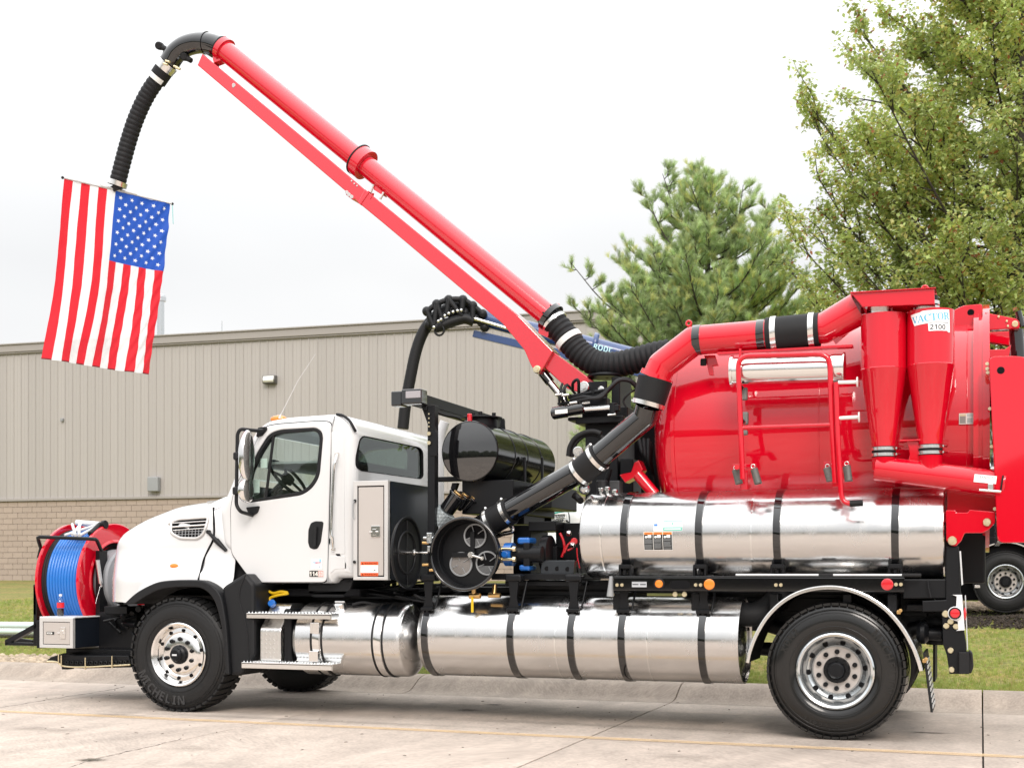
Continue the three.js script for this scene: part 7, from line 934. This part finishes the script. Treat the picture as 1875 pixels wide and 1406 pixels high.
  const d0 = onZ(79, 1138, zx), d1 = onZ(128.5, 1181, zx), hole = [[d0.x, d0.y], [d1.x, d0.y], [d1.x, d1.y], [d0.x, d1.y]]; part('box_frame', extr([[a.x, a.y], [e.x, a.y], [e.x, e.y], [a.x, e.y]], zx - 0.03, zx + 0.01, 0.003, [hole.slice().reverse()]), M.trim, tbx); part('box_recess', box((d0.x + d1.x) / 2, (d0.y + d1.y) / 2, zx - 0.01, d1.x - d0.x, d0.y - d1.y, 0.006, 0), M.dark, tbx); const bd = part('box_door', box((d0.x + d1.x) / 2, (d0.y + d1.y) / 2, zx - 0.002, d1.x - d0.x - 0.012, d0.y - d1.y - 0.012, 0.014, 0.003), M.sheet, tbx);
  const lq = onZ(116, 1159, zx); part('box_latch', [box(lq.x, lq.y, zx + 0.01, 0.06, 0.11, 0.01, 0.003), box(lq.x - 0.01, lq.y, zx + 0.018, 0.04, 0.05, 0.012, 0.003), rod(V(lq.x - 0.06, lq.y, zx + 0.015), V(lq.x + 0.02, lq.y, zx + 0.015), 0.006)], M.polish, tbx);
  truck.plate('box_label', [85, 1156.5, 99, 1162], zx + 0.005, 140, 56, (x, w, h) => { x.fillStyle = '#17191b'; x.fillRect(0, 0, w, h); x.fillStyle = '#e8e8e4'; x.fillRect(10, 12, 96, 32); x.fillStyle = '#777'; x.fillRect(20, 22, 70, 12); }, tbx);
  // push frame and folded gear beneath
  const zp = -1.0; part('push_frame', [b(8, 1176, 72, 1183, zp, 0.06), extr(ZP([[8, 1172], [8, 1182], [70, 1148], [70, 1138]], zp), zp - 0.06, zp, 0.004), b(60, 1070, 66, 1180, zp, 0.06), b(66, 1136, 75, 1187, zp + 0.06, 0.2), extr(ZP([[22, 1178], [30, 1168], [58, 1172], [58, 1178]], zp - 0.3), zp - 0.34, zp - 0.3, 0.003)], M.frame, truck, 'black triangular push frame at the very front');
  const z5 = -0.45; part('bumper', [b(120, 1187, 240, 1200, z5 - 0.2, 0.9), b(180, 1120, 250, 1200, -0.75, 0.9), extr(ZP([[85, 1208], [92, 1203], [115, 1196], [140, 1200], [235, 1200], [240, 1222], [150, 1224], [112, 1222], [108, 1214], [86, 1212]], z5), z5 - 0.6, z5, 0.01), b(112, 1220, 124, 1226, z5 - 0.1, 0.1), ...Array.from({ length: 14 }, (_, i) => { const q = onZ(214 + (i % 7) * 7, 1112 + Math.floor(i / 7) * 30 + (i % 3) * 8, -0.7); return rod(q, q.clone().add(V(rr(-0.2, 0.25), rr(-0.12, 0.12), rr(-0.05, 0.15))), rr(0.01, 0.028)); })], M.frame, truck, 'black bumper frame with folded gear');
  part('yellow_line', [spline(Z3([[86, 1211], [106, 1212.5], [112, 1218], [125, 1220.5], [160, 1221], [200, 1219], [238, 1217]], z5 + 0.02), 0.009, 50, 7)], M.zinc, truck, 'yellow stripe hose along the bumper'); parts('hook_pin', [[107, 1197, 1216], [112, 1200, 1220], [156, 1204, 1226], [205, 1201, 1223]].map(q => rod(gp(q[0], q[1], z5 + 0.03), gp(q[0], q[2], z5 + 0.03), 0.008, undefined, 8)), M.zinc, truck);
  const lk = []; for (let i = 0; i < 26; i++) lk.push(new THREE.TorusGeometry(0.016, 0.006, 6, 12).rotateY(i % 2 ? 1.57 : 0).translate(...gp(122 + i * 4.4, 1214 - Math.abs(i - 13) * 0.1, z5 + 0.012).toArray())); part('chain', lk, M.plastic, truck);
  // drink bottle on the box lid
  const bq = onZ(110.5, 1128.5, zx - 0.16), by = a.y + 0.0125, bs = 40 / 2400 * dZ(110, zx - 0.16) / 0.205; const B = thing('soda_bottle', 'small red-labelled cola bottle standing on the front tool box', 'bottle', V(bq.x, by, bq.z));
  const L = (pr) => crease(lathe(V(bq.x, by, bq.z), V(bq.x, by + 1, bq.z), pr.map(q => [q[0] * bs, q[1] * bs]), 28), 0.5);
  part('bottle', L([[0, 0.022], [0.004, 0.03], [0.02, 0.0325], [0.075, 0.031], [0.08, 0.0325], [0.125, 0.0325], [0.135, 0.031], [0.16, 0.022], [0.178, 0.0125], [0.19, 0.0125]]), M.clear, B); part('cola', L([[0.003, 0], [0.004, 0.028], [0.02, 0.031], [0.072, 0.030], [0.074, 0]]), M.cola, B); part('label', L([[0.078, 0.0335], [0.126, 0.0335]]), phys({ color: lin(0.75, 0.02, 0.03), roughness: 0.4 }), B); part('cap', L([[0.186, 0], [0.186, 0.0145], [0.204, 0.0145], [0.206, 0.012], [0.206, 0]]), phys({ color: lin(0.75, 0.78, 0.82), roughness: 0.4 }), B);
}
// ---------------------------------------------------------------- flag hanging from the hose
{
  const d0 = dZ(212, MID), k = 1.0;
  const tl = at(117.5, 327, d0 * 0.968), tr = at(312.5, 373.5, d0 * 1.034), bl = at(79, 657, d0 * 0.962), br = at(271.5, 686.5, d0 * 1.034), mid = tl.clone().lerp(tr, 0.5);
  const F = thing('flag', 'striped United States flag hung vertically from the boom hose', 'flag', mid);
  const nx = 60, ny = 90, pos = [], uv = [], idx = [], nrm = tr.clone().sub(tl).cross(bl.clone().sub(tl)).normalize();
  for (let j = 0; j <= ny; j++) for (let i = 0; i <= nx; i++) {
    const u = i / nx, v = j / ny, p = tl.clone().lerp(tr, u).lerp(bl.clone().lerp(br, u), v);
    const w = 0.028 * Math.sin(u * 9 + v * 2.2 + 0.5) * Math.min(1, v * 2 + 0.25) + 0.02 * Math.sin(u * 17 - v * 5 + 1) * v + 0.012 * Math.sin((u + v) * 26) * clamp((u - 0.55) * 3) * clamp(1.2 - v * 1.6) + 0.02 * fbm(u * 7, v * 5, 2, 4) + 0.006 * Math.sin((u * 1.3 + v) * 60 + 3 * fbm(u * 3, v * 3, 5, 2)) * clamp((u - 0.4) * 2);
    const bow = 0.03 * Math.sin(v * 3.1416);
    p.addScaledVector(nrm, w); p.addScaledVector(tl.clone().sub(tr).normalize(), -bow * (1 - u) + 0.018 * Math.sin(v * 7 + 1) * (1 - Math.abs(u - 0.4)) * v); pos.push(p.x, p.y, p.z); uv.push(u, 1 - v); if (i < nx && j < ny) { const a = j * (nx + 1) + i; idx.push(a, a + nx + 1, a + 1, a + 1, a + nx + 1, a + nx + 2); }
  }
  const g = new THREE.BufferGeometry(); g.setAttribute('position', new THREE.Float32BufferAttribute(pos, 3)); g.setAttribute('uv', new THREE.Float32BufferAttribute(uv, 2)); g.setIndex(idx); g.computeVertexNormals();
  const map = canvasTex(1040, 1760, (x, w, h) => {
    const s = w / 13; for (let i = 0; i < 13; i++) { x.fillStyle = i % 2 ? '#f6f6f8' : '#e8142c'; x.fillRect(i * s, 0, s + 1, h); }
    const cx = 6 * s, ch = h * 0.395; x.fillStyle = '#1556c2'; x.fillRect(cx, 0, w - cx, ch); x.fillStyle = '#fbfbfd';
    const star = (a, b, r) => { x.beginPath(); for (let k = 0; k < 10; k++) { const q = r * (k % 2 ? 0.4 : 1), t = -Math.PI / 2 + k * Math.PI / 5 + Math.PI / 2; x.lineTo(a + q * Math.cos(t), b + q * Math.sin(t)); } x.fill(); };
    for (let c = 0; c < 9; c++) { const m = c % 2 ? 5 : 6; for (let q = 0; q < m; q++) star(cx + (c + 1) * (w - cx) / 10, (q * 2 + (c % 2 ? 2 : 1)) * ch / 12, 24); }
    x.fillStyle = 'rgba(110,10,25,0.9)'; for (let i = 0; i < 13; i += 2) x.fillRect(i * s, h - 12, s, 12);
  });
  part('cloth', g, new THREE.MeshPhysicalMaterial({ map, roughness: 0.75, transmission: 0.4, thickness: 0, side: THREE.DoubleSide }), F, 'striped cloth with starred blue corner');
  const dv = tr.clone().sub(tl).normalize(), a = tl.clone().addScaledVector(dv, -0.02).add(V(0, 0.006, 0)), b = tr.clone().addScaledVector(dv, 0.02).add(V(0, 0.006, 0)); const hb = onZ(213, 341, MID);
  part('flag_bar', [rod(a, b, 0.009, undefined, 10), rod(mid.clone().addScaledVector(dv, -0.22).add(V(0, 0.012, 0)), mid.clone().addScaledVector(dv, 0.2).add(V(0, 0.012, 0)), 0.016, undefined, 10)], M.trim, F); part('bar_collar', [rod(hb.clone().add(V(0, 0.02, 0)), mid.clone().add(V(0, 0.02, 0)), 0.08, undefined, 24)], M.rubber, F);
  parts('bar_end', [a, b].map(q => new THREE.SphereGeometry(0.015, 10, 8).translate(q.x, q.y, q.z)), M.rubber, F); part('cord', rod(b, b.clone().add(V(0.01, -0.22, 0)), 0.004, undefined, 6), phys({ color: lin(0.25, 0.65, 0.62), roughness: 0.6 }), F);
}
// ---------------------------------------------------------------- the second truck on the lawn behind
{
  const off = V(-0.75, 0.60, -13.6), t2 = thing('service_truck', 'second vacuum truck with dark blue boom parked on the lawn behind the red tank', 'truck', truck.position.clone().add(off));
  const darkTank = phys({ color: lin(0.03, 0.06, 0.16), roughness: 0.35, clearcoat: 1 });
  for (const ch of truck.children) {
    if (!['hood', 'fender_trim', 'chassis', 'mudguard', 'debris_tank'].includes(ch.name)) continue;
    const c = ch.clone(ch.name === 'hood'); c.userData = {}; if (ch.name === 'debris_tank') { c.material = darkTank; c.position.y -= 0.35; c.scale.set(0.8, 0.9, 0.8); c.position.x -= 0.2; } if (ch.name === 'rear_fender') c.material = M.sheet; t2.add(c);
  }
  const P = (u, v, d) => at(u, v, d), cx = XF + off.x; part('cab', [box(cx + 1.75, 2.1, MID + off.z, 1.35, 1.65, 2.0, 0.2)], M.white, t2); part('cab_glass', box(cx + 1.75, 2.6, MID + off.z + 1.0, 0.8, 0.55, 0.03, 0.02), M.black, t2);
  const w0 = onZ(1843, 1065, off.z); const rw2 = wheel(w0.x, off.z, false, t2, { tyre: M.tyre, rim: M.galv, disc: M.sheet, text: false }, true, w0.y - 0.535 + 0.006); wheel(cx, off.z, true, t2, { tyre: M.tyre, rim: M.galv, text: false }, false, 0.5);
  const green = phys({ color: lin(0.03, 0.35, 0.28), roughness: 0.4 }); const hc2 = P(1037, 942, 24.6);
  { const h = t2.children.find(q => q.name === 'hood'); const zf = off.z + 0.02; const st = part('hood_stripe', [[925, 932, 930], [937, 941, 938]].map(([v0, v1]) => spline([onZ(1010, v0 + 4, zf - 0.02), onZ(1030, v0, zf - 0.02), onZ(1056, v0 - 1, zf - 0.02)], 0.018, 16, 6)), green, t2, 'green pinstripe on white hood'); }
  part('side_body', [box((onZ(1766, 1000, off.z - 0.2).x + 6) / 2, onZ(1800, 985, off.z).y, off.z - 0.9, 6 - onZ(1766, 1000, off.z - 0.2).x, 1.25, 1.0, 0.02), box((onZ(1765, 1030, off.z - 0.1).x + 6) / 2, onZ(1800, 1010, off.z).y, off.z - 0.6, 6 - onZ(1765, 1030, off.z - 0.1).x, 0.5, 1.0, 0.02), box(onZ(1810, 1080, off.z).x + 1, onZ(1810, 1075, off.z).y, off.z - 1.2, 6, 0.5, 0.8, 0.02)], M.dark, t2);
  const arc = []; for (let i = 0; i <= 24; i++) { const a = Math.PI - i / 24 * Math.PI; arc.push([w0.x + Math.cos(a) * 0.66, w0.y + Math.sin(a) * 0.66 + 0.02]); } part('wheel_arch', strip(offsetPath(arc, -0.02), arc, off.z - 0.04, off.z + 0.03, 0.003), M.sheet, t2); part('arch_lining', ribbon(offsetPath(arc, -0.012), off.z - 0.8, off.z - 0.03), M.dark, t2);
  parts('step_plate', [[1762, 1036, 1778, 1044], [1784, 1036, 1800, 1046], [1786, 1071, 1797, 1077]].map(q => { const a = onZ(q[0], q[1], off.z + 0.0), b = onZ(q[2], q[3], off.z + 0.0); return box((a.x + b.x) / 2, (a.y + b.y) / 2, off.z - 0.1, b.x - a.x, a.y - b.y, 0.2, 0.01); }), M.sheet, t2);
  // its boom, hose cage and drop hose
  const d = 24; const b0 = P(860, 583, d), b1 = P(1190, 668, d - 0.6); const bm = part('boom', [rod(P(880, 581, d), P(1200, 664, d - 0.6), 0.155, 0.17, 24), extr([[0, 0]].length ? [[0, 0.0], [1, 0.0], [1, 0.2], [0, 0.14]] : [], -0.1, 0.1, 0.01).applyMatrix4(new THREE.Matrix4().makeScale(4.2, 0.9, 1)).applyMatrix4(new THREE.Matrix4().makeRotationY(TH * 0.2)).applyMatrix4(new THREE.Matrix4().makeRotationZ(-0.27)).translate(P(868, 606, d).x, P(868, 606, d).y - 0.12, P(868, 606, d).z)], M.boomBlue, t2, 'dark blue boom with light lettering'); part('boom_rail', rod(P(865, 582, d - 0.3), P(945, 606, d - 0.3), 0.03), M.clamp, bm);
  part('boom_collar', [lathe(P(1084, 632, d - 0.35), P(1092, 634, d - 0.35), [[0, 0.17], [0, 0.24], [0.09, 0.24], [0.09, 0.17]], 28)], M.boomBlue, bm);
  { const p = P(1113, 640, d - 0.62), g = new THREE.PlaneGeometry(0.55, 0.17).rotateZ(-0.25).rotateY(TH).translate(p.x, p.y, p.z); part('boom_lettering', g, decalMat(320, 100, (x, w, h) => { x.clearRect(0, 0, w, h); x.fillStyle = '#bfeaf2'; x.font = 'bold 84px sans-serif'; x.fillText('RODDER', 6, 80, 310); }, { transparent: true }), bm); }
  const hs = [[880, 578], [860, 563], [838, 560], [815, 568], [795, 582], [776, 607], [763, 640], [752, 690], [743, 740], [738, 785]].map(p => P(p[0], p[1], d)); part('drop_hose', spline(hs, 10.5 / FOC * d, 60, 18), M.hose, t2, 'black hose hanging from blue boom tip');
  const cg = []; for (const [o, w] of [[-17, 0.16], [13, 0.16]]) { const l = [[782, 570], [800, 557], [822, 549], [848, 549], [866, 560], [884, 575]].map(([u, v]) => P(u + (o > 0 ? 4 : 0), v + (o > 0 ? 24 : 0), d - 0.2)); cg.push(spline(l, 0.055, 40, 8)); for (const q of l) cg.push(new THREE.SphereGeometry(0.09, 10, 8).translate(q.x, q.y, q.z)); }
  for (const [u, v, u2, v2] of [[782, 570, 795, 600], [800, 557, 812, 590], [822, 549, 818, 575], [848, 549, 846, 572], [866, 560, 866, 585], [800, 557, 795, 598], [822, 549, 846, 578]]) cg.push(rod(P(u, v, d - 0.3), P(u2, v2, d - 0.3), 0.05, undefined, 8)); cg.push(tube([[797, 600], [810, 596], [830, 588], [852, 582], [868, 588]].map(p => P(p[0], p[1], d - 0.25)), 0.1, 0.1, 8)); cg.push(new THREE.TorusGeometry(0.09, 0.02, 6, 16).translate(...P(805, 605, d - 0.3).toArray()));
  const cage = part('hose_cage', cg, M.plastic, t2, 'black jointed cage round the hose bend'); parts('cage_bolt', [[795, 599], [808, 585], [815, 578], [822, 574], [830, 571], [838, 569], [845, 568], [803, 588]].map(p => new THREE.SphereGeometry(0.03, 8, 6).translate(...P(p[0], p[1], d - 0.42).toArray())), M.clamp, cage);
}
// ---------------------------------------------------------------- pale pipes lying on the lawn at the left
{
  const mk = (name, label, v0, v1, u1, r) => { const a = onZ(-40, v0, -6.2), b = onZ(u1, v1, -6.2); return [a, b, r]; };
  const pl = (label, vc, rpx, u1, z) => { const d = dZ(40, z), a = onZ(-60, vc - 1, z), b = onZ(u1, vc + 1, z), r = rpx / FOC * d, t = thing('pale_pipe', label, 'pipe', a.clone().lerp(b, 0.5).setY(a.y - r), 'pale pipes on the lawn'); const p = part('pipe', crease(lathe(a, b, [[0, r * 0.8], [0, r], [a.distanceTo(b), r], [a.distanceTo(b), r * 0.8], [0, r * 0.8]], 32), 0.4), M.mint, t); return [a, b, r]; };
  pl('upper pale mint pipe of the pair lying on the left lawn', 1145.5, 6.8, 178, -5.9); const [a, b, r] = pl('lower pale mint pipe of the pair lying on the left lawn', 1156, 5.2, 170, -5.4);
  const dk = onZ(-60, 1163.5, -5.5), dk2 = onZ(168, 1164.5, -5.5), t = thing('corrugated_pipe', 'dark ribbed pipe under the pale pipes at left', 'pipe', dk.clone().lerp(dk2, 0.5)); part('pipe', corrugated([dk, dk.clone().lerp(dk2, 0.5), dk2], 4 / FOC * dZ(40, -5.5), 0.06, 0.01, 12), M.spring, t);
}
renderer.render(scene, camera);
